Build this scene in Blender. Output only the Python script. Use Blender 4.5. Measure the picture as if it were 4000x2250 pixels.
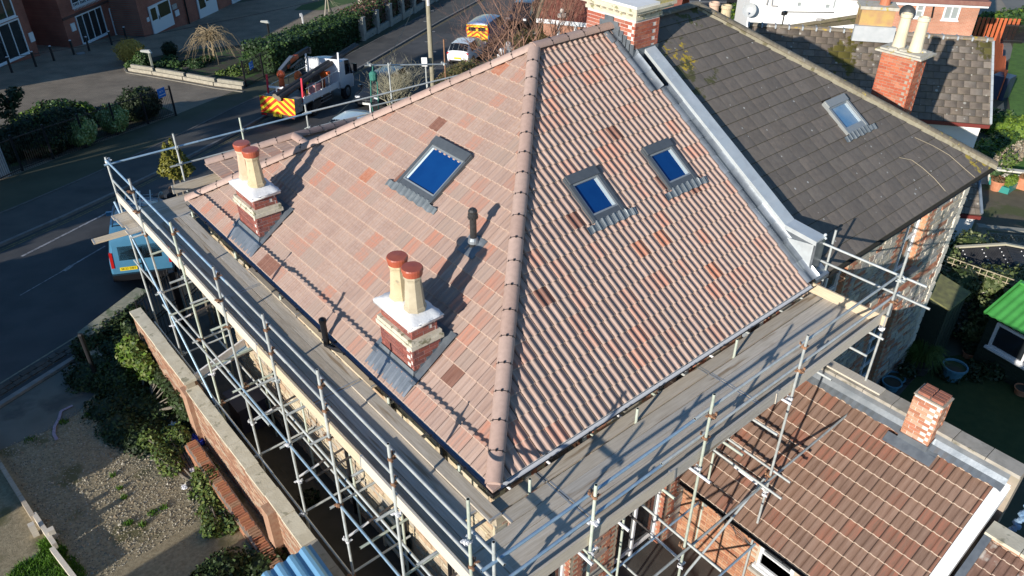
import bpy, bmesh, math, random
import numpy as np
from mathutils import Vector, Matrix

random.seed(7)
RNG = np.random.default_rng(7)
scene = bpy.context.scene
for o in list(bpy.data.objects):
    bpy.data.objects.remove(o)
COL = scene.collection
V = Vector

# ------------------------------------------------------------------ camera, sky, sun, exposure
CAM = V((-4.83689, -6.08585, 8.71655))
RIGHT = V((0.763562, -0.645729, 0.002568))
UP = V((0.361348, 0.430576, 0.827062))
FWD = V((0.535164, 0.630585, -0.562104))
FPX = 3061.77
cd = bpy.data.cameras.new('camera')
cd.sensor_width = 36.0
cd.lens = FPX / 4000 * 36.0
cd.clip_start = 0.1
cd.clip_end = 3000
camo = bpy.data.objects.new('camera', cd)
COL.objects.link(camo)
camo.matrix_world = Matrix(((RIGHT.x, UP.x, -FWD.x, CAM.x), (RIGHT.y, UP.y, -FWD.y, CAM.y),
                            (RIGHT.z, UP.z, -FWD.z, CAM.z), (0, 0, 0, 1)))
scene.camera = camo

SUN_EL = math.radians(18)
SUN_DIR = V((0.91865, 0.24615, -0.30902))          # the way the light travels
world = bpy.data.worlds.new('World')
scene.world = world
world.use_nodes = True
wn = world.node_tree
wn.nodes.clear()
w_out = wn.nodes.new('ShaderNodeOutputWorld')
w_bg = wn.nodes.new('ShaderNodeBackground')
w_sky = wn.nodes.new('ShaderNodeTexSky')
w_sky.sky_type = 'NISHITA'
w_sky.sun_disc = False
w_sky.sun_elevation = SUN_EL
w_sky.sun_rotation = math.radians(255)
w_sky.air_density = 1.0
w_sky.dust_density = 0.2
w_sky.ozone_density = 2.5
w_bg.inputs['Strength'].default_value = 0.10
w_hs = wn.nodes.new('ShaderNodeHueSaturation')
w_hs.inputs['Saturation'].default_value = 1.2
wn.links.new(w_sky.outputs[0], w_hs.inputs['Color'])
wn.links.new(w_hs.outputs[0], w_bg.inputs[0])
wn.links.new(w_bg.outputs[0], w_out.inputs[0])

sl = bpy.data.lights.new('sun', 'SUN')
sl.energy = 4.6
sl.angle = math.radians(0.5)
sl.color = (1.0, 0.925, 0.82)
so = bpy.data.objects.new('sun', sl)
COL.objects.link(so)
so.rotation_euler = SUN_DIR.to_track_quat('-Z', 'Y').to_euler()
so.location = (-60, -20, 40)

scene.view_settings.view_transform = 'Standard'
scene.view_settings.look = 'None'
scene.view_settings.exposure = 0.5
scene.view_settings.gamma = 1.0
scene.view_settings.use_curve_mapping = False
scene.cycles.max_bounces = 6
scene.cycles.diffuse_bounces = 3
scene.cycles.transparent_max_bounces = 6


# ------------------------------------------------------------------ ground height and helpers
def gz(x, y):
    """the ground falls gently away from the camera"""
    return -5.2 - 0.097 * min(x, 18.0) - 0.053 * y


def gp(x, y, off=0.0):
    return V((x, y, gz(x, y) + off))


GN1 = V((0.097, 0.053, 1.0))
GN2 = V((0.0, 0.053, 1.0))


def pray(px, py):
    return RIGHT * ((px - 2000) / FPX) - UP * ((py - 1125) / FPX) + FWD


def at(px, py, off=0.0):
    """the point of the ground seen at a pixel of the photograph"""
    d = pray(px, py)
    t = (-5.2 + off - GN1.dot(CAM)) / GN1.dot(d)
    p = CAM + d * t
    if p.x > 18:
        t = (-5.2 - 0.097 * 18 + off - GN2.dot(CAM)) / GN2.dot(d)
        p = CAM + d * t
    return p


def onplane(px, py, axis, val):
    d = pray(px, py)
    t = (val - CAM[axis]) / d[axis]
    return CAM + d * t


WM = {}


def thing(name, label, cat, loc=(0, 0, 0), rot=None, group=None):
    o = bpy.data.objects.new(name, None)
    o.empty_display_size = 0.2
    COL.objects.link(o)
    m = Matrix.Translation(V(loc))
    if rot is not None:
        m = m @ (rot.to_4x4() if isinstance(rot, Matrix) else Matrix.Rotation(rot, 4, 'Z'))
    o.matrix_world = m
    WM[o.name] = m
    o['label'] = label
    o['category'] = cat
    if group:
        o['group'] = group
    return o


def tag(o, label, cat, group=None, kind=None):
    if label: o['label'] = label
    if cat: o['category'] = cat
    if group: o['group'] = group
    if kind: o['kind'] = kind
    return o


class MB:
    """collects faces with material slots"""
    def __init__(s):
        s.v = []; s.f = []; s.m = []

    def add(s, vs, fs, mi=0):
        b = len(s.v)
        s.v.extend([tuple(p) for p in vs])
        for f in fs:
            s.f.append(tuple(b + i for i in f))
            s.m.append(mi)

    def quad(s, a, b, c, d, mi=0):
        s.add([a, b, c, d], [(0, 1, 2, 3)], mi)

    def poly(s, pts, mi=0):
        s.add(pts, [tuple(range(len(pts)))], mi)

    def box(s, c, size, rot=None, mi=0):
        hx, hy, hz = size[0] / 2, size[1] / 2, size[2] / 2
        vs = [V((x, y, z)) for x in (-hx, hx) for y in (-hy, hy) for z in (-hz, hz)]
        if rot is not None:
            vs = [rot @ p for p in vs]
        c = V(c)
        s.add([c + p for p in vs], [(0, 1, 3, 2), (4, 6, 7, 5), (0, 4, 5, 1), (2, 3, 7, 6), (0, 2, 6, 4), (1, 5, 7, 3)], mi)

    def bx(s, x0, x1, y0, y1, z0, z1, mi=0):
        s.box(((x0 + x1) / 2, (y0 + y1) / 2, (z0 + z1) / 2), (abs(x1 - x0), abs(y1 - y0), abs(z1 - z0)), None, mi)

    def bar(s, p0, p1, w, h, mi=0, up=V((0, 0, 1))):
        """rectangular bar from p0 to p1"""
        p0, p1 = V(p0), V(p1)
        d = (p1 - p0); L = d.length; d = d / L
        side = d.cross(up)
        if side.length < 1e-4: side = d.cross(V((1, 0, 0)))
        side.normalize(); u = side.cross(d)
        r = Matrix((d, side, u)).transposed()
        s.box((p0 + p1) / 2, (L, w, h), r, mi)

    def tube(s, p0, p1, r0, r1=None, n=8, mi=0, cap=True, mcap=None):
        p0, p1 = V(p0), V(p1)
        if r1 is None: r1 = r0
        d = (p1 - p0)
        if d.length < 1e-6: return
        d.normalize()
        a = d.cross(V((0, 0, 1)))
        if a.length < 1e-3: a = d.cross(V((1, 0, 0)))
        a.normalize(); b = d.cross(a)
        vs = []
        for p, r in ((p0, r0), (p1, r1)):
            for i in range(n):
                t = 2 * math.pi * i / n
                vs.append(p + (a * math.cos(t) + b * math.sin(t)) * r)
        fs = [(i, (i + 1) % n, n + (i + 1) % n, n + i) for i in range(n)]
        s.add(vs, fs, mi)
        if cap:
            s.add(vs[:n], [tuple(reversed(range(n)))], mi if mcap is None else mcap)
            s.add(vs[n:], [tuple(range(n))], mi if mcap is None else mcap)

    def path(s, pts, r, n=6, mi=0):
        for i in range(len(pts) - 1):
            ra = r[i] if isinstance(r, (list, tuple)) else r
            rb = r[i + 1] if isinstance(r, (list, tuple)) else r
            s.tube(pts[i], pts[i + 1], ra, rb, n, mi, cap=(i == 0 or i == len(pts) - 2))

    def lathe(s, c, prof, n=12, mi=0, capt=True, capb=True):
        """prof: (radius, z) from bottom to top"""
        c = V(c); b = len(s.v)
        vs = []
        for r, z in prof:
            for i in range(n):
                t = 2 * math.pi * (i + .5) / n
                vs.append(c + V((r * math.cos(t), r * math.sin(t), z)))
        fs = []
        for k in range(len(prof) - 1):
            for i in range(n):
                fs.append((k * n + i, k * n + (i + 1) % n, (k + 1) * n + (i + 1) % n, (k + 1) * n + i))
        if capb: fs.append(tuple(reversed(range(n))))
        if capt: fs.append(tuple(range((len(prof) - 1) * n, len(prof) * n)))
        s.add(vs, fs, mi)

    def prism(s, pts, vec, mi=0):
        """closed polygon pts pushed along vec"""
        n = len(pts); vec = V(vec)
        vs = [V(p) for p in pts] + [V(p) + vec for p in pts]
        fs = [tuple(reversed(range(n))), tuple(range(n, 2 * n))]
        fs += [(i, (i + 1) % n, n + (i + 1) % n, n + i) for i in range(n)]
        s.add(vs, fs, mi)

    def ball(s, c, r, n=8, k=5, mi=0, sc=(1, 1, 1)):
        prof = [(r * math.sin(math.pi * i / k) * 1.0, -r * math.cos(math.pi * i / k)) for i in range(k + 1)]
        c = V(c); vs = []; fs = []
        for rr, z in prof:
            for i in range(n):
                t = 2 * math.pi * i / n
                vs.append(c + V((rr * math.cos(t) * sc[0], rr * math.sin(t) * sc[1], z * sc[2])))
        for q in range(k):
            for i in range(n):
                fs.append((q * n + i, q * n + (i + 1) % n, (q + 1) * n + (i + 1) % n, (q + 1) * n + i))
        s.add(vs, fs, mi)

    def mesh(s, name, mats, smooth=False, fix=True, inv=None):
        me = bpy.data.meshes.new(name)
        vs = s.v if inv is None else [tuple(inv @ V(p)) for p in s.v]
        me.from_pydata(vs, [], s.f)
        for m in mats: me.materials.append(m)
        me.polygons.foreach_set('material_index', s.m)
        if smooth:
            me.polygons.foreach_set('use_smooth', [True] * len(s.f))
        if fix:
            bm = bmesh.new(); bm.from_mesh(me)
            bmesh.ops.recalc_face_normals(bm, faces=bm.faces)
            bm.to_mesh(me); bm.free()
        me.update()
        return me

    def obj(s, name, mats, parent=None, smooth=False, fix=True, local=False):
        """link as one object; points are in the world unless local"""
        if not isinstance(mats, (list, tuple)): mats = [mats]
        inv = None
        if parent is not None and not local:
            inv = WM[parent.name].inverted()
        me = s.mesh(name, mats, smooth, fix, inv)
        o = bpy.data.objects.new(name, me)
        COL.objects.link(o)
        if parent is not None:
            o.parent = parent
            WM[o.name] = WM[parent.name]
        else:
            WM[o.name] = Matrix.Identity(4)
        return o


def put(name, me, parent, mw):
    """one more object showing mesh me, at world matrix mw"""
    o = bpy.data.objects.new(name, me)
    COL.objects.link(o)
    if parent is not None:
        o.parent = parent
        o.matrix_basis = WM[parent.name].inverted() @ mw
    else:
        o.matrix_basis = mw
    WM[o.name] = mw
    return o


def frame(o, x, y, z):
    return Matrix(((x.x, y.x, z.x, o.x), (x.y, y.y, z.y, o.y), (x.z, y.z, z.z, o.z), (0, 0, 0, 1)))


def struct(o, kind='structure'):
    o['kind'] = kind
    return o


# ------------------------------------------------------------------ materials
MATS = {}


def mat(name, c1, c2=None, scale=6.0, rough=0.8, bump=0.0, bscale=40.0, metal=0.0, rnd=0.0, c3=None, s3=1.5, t3=0.55,
        detail=4.0, stretch=None, spec=0.5, coat=0.0, emit=None):
    if name in MATS: return MATS[name]
    m = bpy.data.materials.new(name)
    m.use_nodes = True
    nt = m.node_tree; N = nt.nodes; L = nt.links
    bs = N['Principled BSDF']
    bs.inputs['Roughness'].default_value = rough
    bs.inputs['Metallic'].default_value = metal
    bs.inputs['Specular IOR Level'].default_value = spec
    if coat: bs.inputs['Coat Weight'].default_value = coat
    col = None
    tc = N.new('ShaderNodeTexCoord')
    vec = tc.outputs['Object']
    if stretch:
        mp = N.new('ShaderNodeMapping'); mp.inputs['Scale'].default_value = stretch
        L.new(vec, mp.inputs[0]); vec = mp.outputs[0]
    oi = N.new('ShaderNodeObjectInfo')
    add = N.new('ShaderNodeVectorMath'); add.operation = 'ADD'
    sc = N.new('ShaderNodeVectorMath'); sc.operation = 'SCALE'; sc.inputs['Scale'].default_value = 37.0
    comb = N.new('ShaderNodeCombineXYZ')
    for i in range(3): L.new(oi.outputs['Random'], comb.inputs[i])
    L.new(comb.outputs[0], sc.inputs[0]); L.new(vec, add.inputs[0]); L.new(sc.outputs[0], add.inputs[1])
    vec = add.outputs[0]
    def noise(s, d=detail):
        n = N.new('ShaderNodeTexNoise'); n.inputs['Scale'].default_value = s; n.inputs['Detail'].default_value = d
        L.new(vec, n.inputs['Vector']); return n.outputs['Fac']
    def mixc(fac, a, b):
        x = N.new('ShaderNodeMix'); x.data_type = 'RGBA'
        L.new(fac, x.inputs[0])
        if isinstance(a, tuple): x.inputs[6].default_value = a
        else: L.new(a, x.inputs[6])
        x.inputs[7].default_value = b
        return x.outputs[2]
    c1 = tuple(c1) + (1.0,)
    if c2 is not None:
        r = N.new('ShaderNodeValToRGB'); r.color_ramp.elements[0].position = .35; r.color_ramp.elements[1].position = .65
        L.new(noise(scale), r.inputs[0])
        col = mixc(r.outputs[0], c1, tuple(c2) + (1.0,))
    if c3 is not None:
        r = N.new('ShaderNodeValToRGB'); r.color_ramp.elements[0].position = t3; r.color_ramp.elements[1].position = t3 + .08
        L.new(noise(s3, 6), r.inputs[0])
        col = mixc(r.outputs[0], col if col is not None else c1, tuple(c3) + (1.0,))
    if rnd:
        h = N.new('ShaderNodeHueSaturation')
        mr = N.new('ShaderNodeMapRange'); mr.inputs[3].default_value = 1 - rnd; mr.inputs[4].default_value = 1 + rnd
        L.new(oi.outputs['Random'], mr.inputs[0]); L.new(mr.outputs[0], h.inputs['Value'])
        if col is None: h.inputs['Color'].default_value = c1
        else: L.new(col, h.inputs['Color'])
        col = h.outputs[0]
    if col is None: bs.inputs['Base Color'].default_value = c1
    else: L.new(col, bs.inputs['Base Color'])
    if bump:
        b = N.new('ShaderNodeBump'); b.inputs['Strength'].default_value = bump; b.inputs['Distance'].default_value = .01
        L.new(noise(bscale, 5), b.inputs['Height']); L.new(b.outputs[0], bs.inputs['Normal'])
    if emit:
        bs.inputs['Emission Color'].default_value = tuple(emit[0]) + (1,); bs.inputs['Emission Strength'].default_value = emit[1]
    MATS[name] = m
    return m


def brickmat(name, udir, c1, c2, mortar, bw=.225, bh=.075, ms=.01):
    """brick courses for far walls; udir is the wall's direction"""
    if name in MATS: return MATS[name]
    m = bpy.data.materials.new(name); m.use_nodes = True
    N = m.node_tree.nodes; L = m.node_tree.links
    bs = N['Principled BSDF']; bs.inputs['Roughness'].default_value = .85
    tc = N.new('ShaderNodeTexCoord'); dt = N.new('ShaderNodeVectorMath'); dt.operation = 'DOT_PRODUCT'
    dt.inputs[1].default_value = tuple(udir)
    sx = N.new('ShaderNodeSeparateXYZ'); cb = N.new('ShaderNodeCombineXYZ')
    L.new(tc.outputs['Object'], dt.inputs[0]); L.new(tc.outputs['Object'], sx.inputs[0])
    L.new(dt.outputs['Value'], cb.inputs[0]); L.new(sx.outputs[2], cb.inputs[1])
    bt = N.new('ShaderNodeTexBrick')
    bt.inputs['Scale'].default_value = 1.0
    bt.inputs['Brick Width'].default_value = bw; bt.inputs['Row Height'].default_value = bh
    bt.inputs['Mortar Size'].default_value = ms; bt.inputs['Mortar Smooth'].default_value = .2
    bt.inputs['Color1'].default_value = tuple(c1) + (1,); bt.inputs['Color2'].default_value = tuple(c2) + (1,)
    bt.inputs['Mortar'].default_value = tuple(mortar) + (1,)
    L.new(cb.outputs[0], bt.inputs['Vector'])
    n = N.new('ShaderNodeTexNoise'); n.inputs['Scale'].default_value = .8; n.inputs['Detail'].default_value = 5
    L.new(tc.outputs['Object'], n.inputs['Vector'])
    hs = N.new('ShaderNodeHueSaturation'); mr = N.new('ShaderNodeMapRange')
    mr.inputs[1].default_value = .3; mr.inputs[2].default_value = .7; mr.inputs[3].default_value = .75; mr.inputs[4].default_value = 1.2
    L.new(n.outputs['Fac'], mr.inputs[0]); L.new(mr.outputs[0], hs.inputs['Value']); L.new(bt.outputs['Color'], hs.inputs['Color'])
    L.new(hs.outputs[0], bs.inputs['Base Color'])
    bp = N.new('ShaderNodeBump'); bp.inputs['Strength'].default_value = .6; bp.inputs['Distance'].default_value = .01
    bp.invert = True
    L.new(bt.outputs['Fac'], bp.inputs['Height']); L.new(bp.outputs[0], bs.inputs['Normal'])
    MATS[name] = m
    return m


def glassmat(name, tint, rough=.03, spec=.8):
    """dark glazing that mirrors the sky"""
    return mat(name, tint, rough=rough, spec=spec)


def leafset(name, cols, rough=.55):
    return [mat('%s_%d' % (name, i), c, rough=rough, rnd=0, spec=.3) for i, c in enumerate(cols)]


galv = mat('galvanised_tube', (.46, .49, .48), (.58, .61, .60), 9, .45, .15, 60, .25, rnd=.15)
galv_b = mat('blue_grey_tube', (.24, .38, .54), (.36, .50, .62), 7, .4, .1, 60, .25, rnd=.1)
tube_green = mat('weathered_green_tube', (.44, .50, .42), (.58, .62, .53), 8, .5, .15, 60, .15, rnd=.14)
tube_white = mat('white_painted_tube', (.80, .80, .82), (.68, .68, .70), 14, .5)
tube_black = mat('tarred_tube', (.03, .03, .035), (.10, .08, .07), 18, .6)
rust = mat('rusty_steel', (.20, .10, .055), (.34, .19, .11), 25, .8, .3, 60, rnd=.2)
redpaint = mat('red_painted_steel', (.42, .07, .05), (.26, .10, .07), 25, .6)
dark = mat('dark_hollow', (.01, .01, .012), rough=.9)
lead = mat('lead_sheet', (.13, .15, .175), (.19, .215, .24), 5, .42, .25, 14, .35)
lead_new = mat('bright_lead', (.22, .25, .28), (.30, .33, .36), 4, .34, .2, 10, .5)
steel = mat('galvanised_coping', (.50, .54, .56), (.66, .70, .71), 2.2, .42, .05, 30, .35, c3=(.58, .63, .65), s3=6, t3=.5)
white_p = mat('white_plastic', (.80, .81, .82), rough=.35)
black_p = mat('black_plastic', (.012, .012, .014), rough=.3)
grey_p = mat('grey_window_cladding', (.10, .115, .13), (.12, .135, .15), 8, .4, metal=.3)
iron = mat('black_iron', (.014, .014, .016), rough=.5)
concrete = mat('concrete', (.30, .28, .24), (.40, .37, .32), 5, .9, .4, 40, c3=(.18, .17, .13), s3=3, t3=.58)
stone_cream = mat('cream_stone', (.52, .47, .36), (.62, .57, .45), 4, .85, .5, 25, c3=(.30, .28, .2), s3=5, t3=.6)
mortar_w = mat('pale_mortar', (.60, .56, .52), (.68, .64, .60), 12, .9, .3, 50)
mortar_d = mat('old_mortar', (.30, .26, .21), (.38, .33, .27), 10, .9, .4, 40)
glass_blue = glassmat('dark_glazing', (.012, .016, .03))

# ------------------------------------------------------------------ pieces: tiles, bricks, stones
def clip_poly_inside(poly, p):
    """inside a counter-clockwise convex polygon"""
    n = len(poly)
    for i in range(n):
        ax, ay = poly[i]; bx, by = poly[(i + 1) % n]
        if (bx - ax) * (p[1] - ay) - (by - ay) * (p[0] - ax) < -1e-6: return False
    return True


def roll_profile(w, roll=.032, n_roll=2):
    pts = []
    per = w / n_roll
    for k in range(n_roll):
        for f, h in ((0, .20), (.05, .66), (.13, .95), (.22, 1.0), (.31, .95), (.40, .66), (.46, .20), (.52, 0), (.94, 0)):
            pts.append((k * per + f * per, h * roll))
    pts[-1] = (w - .016, 0)
    pts += [(w - .014, -.014), (w - .001, -.014)]
    return pts


def flat_profile(w):
    return [(0, .003), (.02, .005), (w / 2 - .02, .004), (w / 2, .003), (w / 2 + .02, .004), (w - .02, .005), (w - .002, .002)]


def tile_mesh(name, prof, length, tail, mats, joint=False):
    """local x across, y up the slope, z out of the roof; the tail is at y=0"""
    mb = MB(); n = len(prof)
    top = [V((x, .013, h + tail)) for x, h in prof] + [V((x, length, h + .004)) for x, h in prof]
    tops = [i for i in range(n - 1) if not (joint and i >= n - 3)]
    mb.add(top, [(i, i + 1, n + i + 1, n + i) for i in tops], 0)
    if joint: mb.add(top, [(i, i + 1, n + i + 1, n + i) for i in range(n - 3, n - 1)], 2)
    mb.add([V((x, .0, h + tail - .006)) for x, h in prof] + [V((x, .013, h + tail)) for x, h in prof], [(i, i + 1, n + i + 1, n + i) for i in range(n - 1)], 1)
    fr = [V((x, 0, h + tail - .006)) for x, h in prof] + [V((x, .004, h + tail - .022)) for x, h in prof]
    mb.add(fr, [(n + i, n + i + 1, i + 1, i) for i in range(n - 1)], 1)
    # the side lap edge
    mb.quad((prof[0][0], 0, prof[0][1] + tail), (prof[0][0], length, prof[0][1] + .004), (prof[0][0], length, -.006), (prof[0][0], 0, tail - .02), 1)
    me = mb.mesh(name, mats, fix=False)
    me.polygons.foreach_set('use_smooth', [p.material_index == 0 for p in me.polygons])
    return me


def tiled(parent, O, u, w, poly, tw, gauge, variants, weights, cap, name='roof_tile', holes=(), start=0.0, seed=1, jitter=.003, stagger=False, row0=0, cutlast=True):
    """lay tiles on the plane O + a*u + b*w inside polygon poly of (a,b); the nearest `cap` are parts, the rest one part"""
    rnd = random.Random(seed)
    n = u.cross(w).normalized()
    amin = min(p[0] for p in poly); amax = max(p[0] for p in poly); bmax = max(p[1] for p in poly)
    out = []
    rows = int(math.ceil(bmax / gauge))
    for j in range(row0, rows):
        b0 = j * gauge - .03
        off = (tw / 2 if (stagger and j % 2) else 0) + start
        i0 = int(math.floor((amin - off) / tw)); i1 = int(math.ceil((amax - off) / tw))
        for i in range(i0, i1):
            a0 = off + i * tw
            corners = [(a0 + .004, j * gauge + .004), (a0 + tw - .004, j * gauge + .004), (a0 + tw - .004, (j + 1) * gauge - .004), (a0 + .004, (j + 1) * gauge - .004)]
            ins = [clip_poly_inside(poly, c) for c in corners]
            if not any(ins):
                continue
            if any(h[0] - .02 <= a0 and a0 + tw <= h[1] + .02 and h[2] - .02 <= j * gauge and (j + 1) * gauge <= h[3] + .12 for h in holes): continue
            vi = rnd.choices(range(len(variants)), weights)[0]
            x = (u + w * rnd.uniform(-jitter, jitter) + n * rnd.uniform(-jitter, jitter)).normalized()
            y = (n.cross(x)).normalized()
            m = frame(O + u * a0 + w * b0 + n * rnd.uniform(0, .004), x, y, x.cross(y))
            out.append((m, vi, all(ins), a0, j))
    c = lambda t: (t[0].translation - CAM).length
    out.sort(key=c)
    stuff = MB(); mats = []; midx = {}
    for k, (m, vi, whole, a0, j) in enumerate(out):
        me = variants[vi]
        if not whole:
            me = me.copy(); bm = bmesh.new(); bm.from_mesh(me)
            inv = m.inverted()
            for q in range(len(poly)):
                A = poly[q]; B = poly[(q + 1) % len(poly)]
                if abs(A[1]) < 1e-6 and abs(B[1]) < 1e-6: continue
                pa = O + u * A[0] + w * A[1]; pb = O + u * B[0] + w * B[1]
                nn = (pb - pa).cross(n).normalized()
                co = inv @ pa; no = inv.to_3x3() @ nn
                geom = bm.verts[:] + bm.edges[:] + bm.faces[:]
                bmesh.ops.bisect_plane(bm, geom=geom, plane_co=co, plane_no=no, clear_outer=True)
            if not bm.faces:
                bm.free(); continue
            bm.to_mesh(me); bm.free()
        if k < cap:
            put(name, me, parent, m)
        else:
            base = len(stuff.v)
            stuff.v.extend([tuple(m @ p.co) for p in me.vertices])
            for p in me.polygons:
                stuff.f.append(tuple(base + i for i in p.vertices))
                mm = me.materials[p.material_index]
                if mm.name not in midx: midx[mm.name] = len(mats); mats.append(mm)
                stuff.m.append(midx[mm.name])
    if stuff.f:
        o = stuff.obj(name + 's_far', mats, parent, fix=False)
        o.name = name + '_field'
        WM[o.name] = WM[parent.name]
        o['kind'] = 'stuff'
    return n


BRICKM = {}


def brick_meshes(key, cols, l=.215, h=.065, d=.03, rough=.85):
    if key in BRICKM: return BRICKM[key]
    res = []
    for i, c in enumerate(cols):
        m = mat('%s_%d' % (key, i), c, tuple(x * .8 for x in c), 18, rough, .3, 60, rnd=.10)
        full = MB(); full.box((0, 0, 0), (l, d, h)); half = MB(); half.box((0, 0, 0), (l / 2 - .005, d, h))
        me = []
        for mb, nm in ((full, 'brick'), (half, 'half_brick')):
            k = mb.mesh(nm, [m]); me.append(k)
        res.append(me)
    BRICKM[key] = res
    return res


def bricks(parent, O, u, n, length, z0, z1, key, cols, cap=300, skip=None, name='brick', seed=3, visible=True, proud=.006, out=None):
    """stretcher bond on a wall face starting at O (at z0), running along u, facing n"""
    rnd = random.Random(seed)
    sets = brick_meshes(key, cols)
    lst = []
    row = 0; z = z0
    while z + .065 <= z1 + .005:
        x = 0.0; first = True
        while x < length - .05:
            half = (row % 2 == 1 and first)
            L = .1025 if half else .215
            if x + L > length + .005:
                if length - x >= .09: half = True; L = .1025
                else: break
                x = length - L
            c = x + L / 2
            if not (skip and skip(c, z + .033, L)):
                s = sets[rnd.randrange(len(sets))][1 if half else 0]
                p = O + u * c + V((0, 0, z - z0 + .0375)) + n * (proud - .015 + rnd.uniform(0, .004))
                r = u + V((0, 0, rnd.uniform(-.008, .008))); r.normalize()
                lst.append((frame(p, r, -n, V((0, 0, 1))), s))
            x += L + .0105; first = False
        z += .075; row += 1
    if out is not None:
        out.extend(lst); return
    lay(parent, lst, cap if visible else 0, name)


def lay(parent, lst, cap, name):
    lst.sort(key=lambda t: (t[0].translation - CAM).length)
    for m, s in lst[:cap]:
        put(name, s, parent, m)
    rest = lst[cap:]
    if rest:
        mb = MB(); mats = []; mi = {}
        for m, s in rest:
            base = len(mb.v)
            mb.v.extend([tuple(m @ p.co) for p in s.vertices])
            mm = s.materials[0]
            if mm.name not in mi: mi[mm.name] = len(mats); mats.append(mm)
            for p in s.polygons:
                mb.f.append(tuple(base + i for i in p.vertices)); mb.m.append(mi[mm.name])
        o = mb.obj(name + '_field', mats, parent, fix=False)
        o['kind'] = 'stuff'


def stones(parent, O, u, n, length, z0, z1, mats, cap=300, skip=None, name='wall_stone', seed=5, hmin=.08, hmax=.17, lmin=.16, lmax=.46):
    """coursed rubble: every stone its own block, uneven and a little proud"""
    rnd = random.Random(seed)
    lst = []
    z = z0
    while z < z1 - .03:
        h = min(rnd.uniform(hmin, hmax), z1 - z)
        x = rnd.uniform(-.2, 0)
        while x < length:
            L = rnd.uniform(lmin, lmax) * (.8 + h * 2)
            xa, xb = max(x, 0), min(x + L, length)
            if xb - xa > .05 and not (skip and skip((xa + xb) / 2, z + h / 2, xb - xa)):
                j = lambda a: a + rnd.uniform(-.018, .018)
                g = .008
                pr = rnd.uniform(.004, .035)
                base = [(j(xa + g), j(z + g)), (j(xb - g), j(z + g)), (j(xb - g), j(z + h - g)), (j(xa + g), j(z + h - g))]
                cx = sum(p[0] for p in base) / 4; cz = sum(p[1] for p in base) / 4
                fr = [(cx + (p[0] - cx) * .9, cz + (p[1] - cz) * .86) for p in base]
                q = lambda p, d: O + u * p[0] + V((0, 0, p[1] - z0)) + n * d
                vs = [q(p, -.02) for p in base] + [q(p, pr * rnd.uniform(.7, 1.2)) for p in fr]
                lst.append((vs, rnd.randrange(len(mats))))
            x += L
        z += h
    F = [(4, 5, 6, 7), (0, 1, 5, 4), (1, 2, 6, 5), (2, 3, 7, 6), (3, 0, 4, 7)]
    lst.sort(key=lambda t: (t[0][0] - CAM).length)
    flip = u.cross(V((0, 0, 1))).dot(n) < 0
    FF = [tuple(reversed(f)) for f in F] if flip else F
    for vs, mi in lst[:cap]:
        mb = MB(); mb.add(vs, FF, 0); mb.obj(name, mats[mi], parent, fix=False)
    mb = MB()
    for vs, mi in lst[cap:]: mb.add(vs, FF, mi)
    if mb.f:
        o = mb.obj(name + '_field', mats, parent, fix=False); o['kind'] = 'stuff'


def cap_line(parent, p0, p1, r, seg, mats, name='ridge_tile', clip=True, skip_first=0, flatten=.8):
    """half-round ridge tiles laid from p0 (low) to p1 (high), with a dark union and clip at each joint"""
    p0, p1 = V(p0), V(p1)
    L = (p1 - p0).length; d = (p1 - p0) / L
    side = d.cross(V((0, 0, 1))).normalized(); up = side.cross(d).normalized()
    k = max(1, round(L / seg)); s = L / k
    def half(l, ra, rb):
        mb = MB(); N = 10; vs = []
        for yy, rr in ((0, ra), (l, rb)):
            for i in range(N + 1):
                t = math.pi * i / N
                vs.append(V((math.cos(t) * rr, yy, math.sin(t) * rr * flatten)))
        for yy, rr in ((0, ra - .018), (l, rb - .018)):
            for i in range(N + 1):
                t = math.pi * i / N
                vs.append(V((math.cos(t) * rr, yy, math.sin(t) * rr * flatten)))
        M = N + 1
        fs = [(i, i + 1, M + i + 1, M + i) for i in range(N)] + [(2 * M + i + 1, 2 * M + i, 3 * M + i, 3 * M + i + 1) for i in range(N)]
        mb.add(vs, fs, 0)
        fs = [(i + 1, i, 2 * M + i, 2 * M + i + 1) for i in range(N)] + [(M + i, M + i + 1, 3 * M + i + 1, 3 * M + i) for i in range(N)]
        fs += [(0, M, 3 * M, 2 * M), (M + N, N, 2 * M + N, 3 * M + N)]
        mb.add(vs, fs, 0)
        return mb
    var = []
    for m in mats:
        me = half(s - .003, r, r).mesh('ridge_tile', [m], smooth=False, fix=False)
        me.polygons.foreach_set('use_smooth', [p.index < 20 for p in me.polygons])
        var.append(me)
    cm = half(.008, r + .003, r + .003)
    cm.box((0, .0, r * flatten + .008), (.024, .036, .024)); cm.box((-r * .72, 0, r * flatten * .66 + .006), (.012, .036, .016)); cm.box((r * .72, 0, r * flatten * .66 + .006), (.012, .036, .016))
    cme = cm.mesh('ridge_clip', [black_p])
    for i in range(k):
        j = random.uniform(-.004, .004)
        m = frame(p0 + d * (s * i) + side * j, side, d, up)
        put(name, random.choice(var), parent, m)
        if clip and i > 0:
            put('ridge_clip', cme, parent, m)


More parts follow.
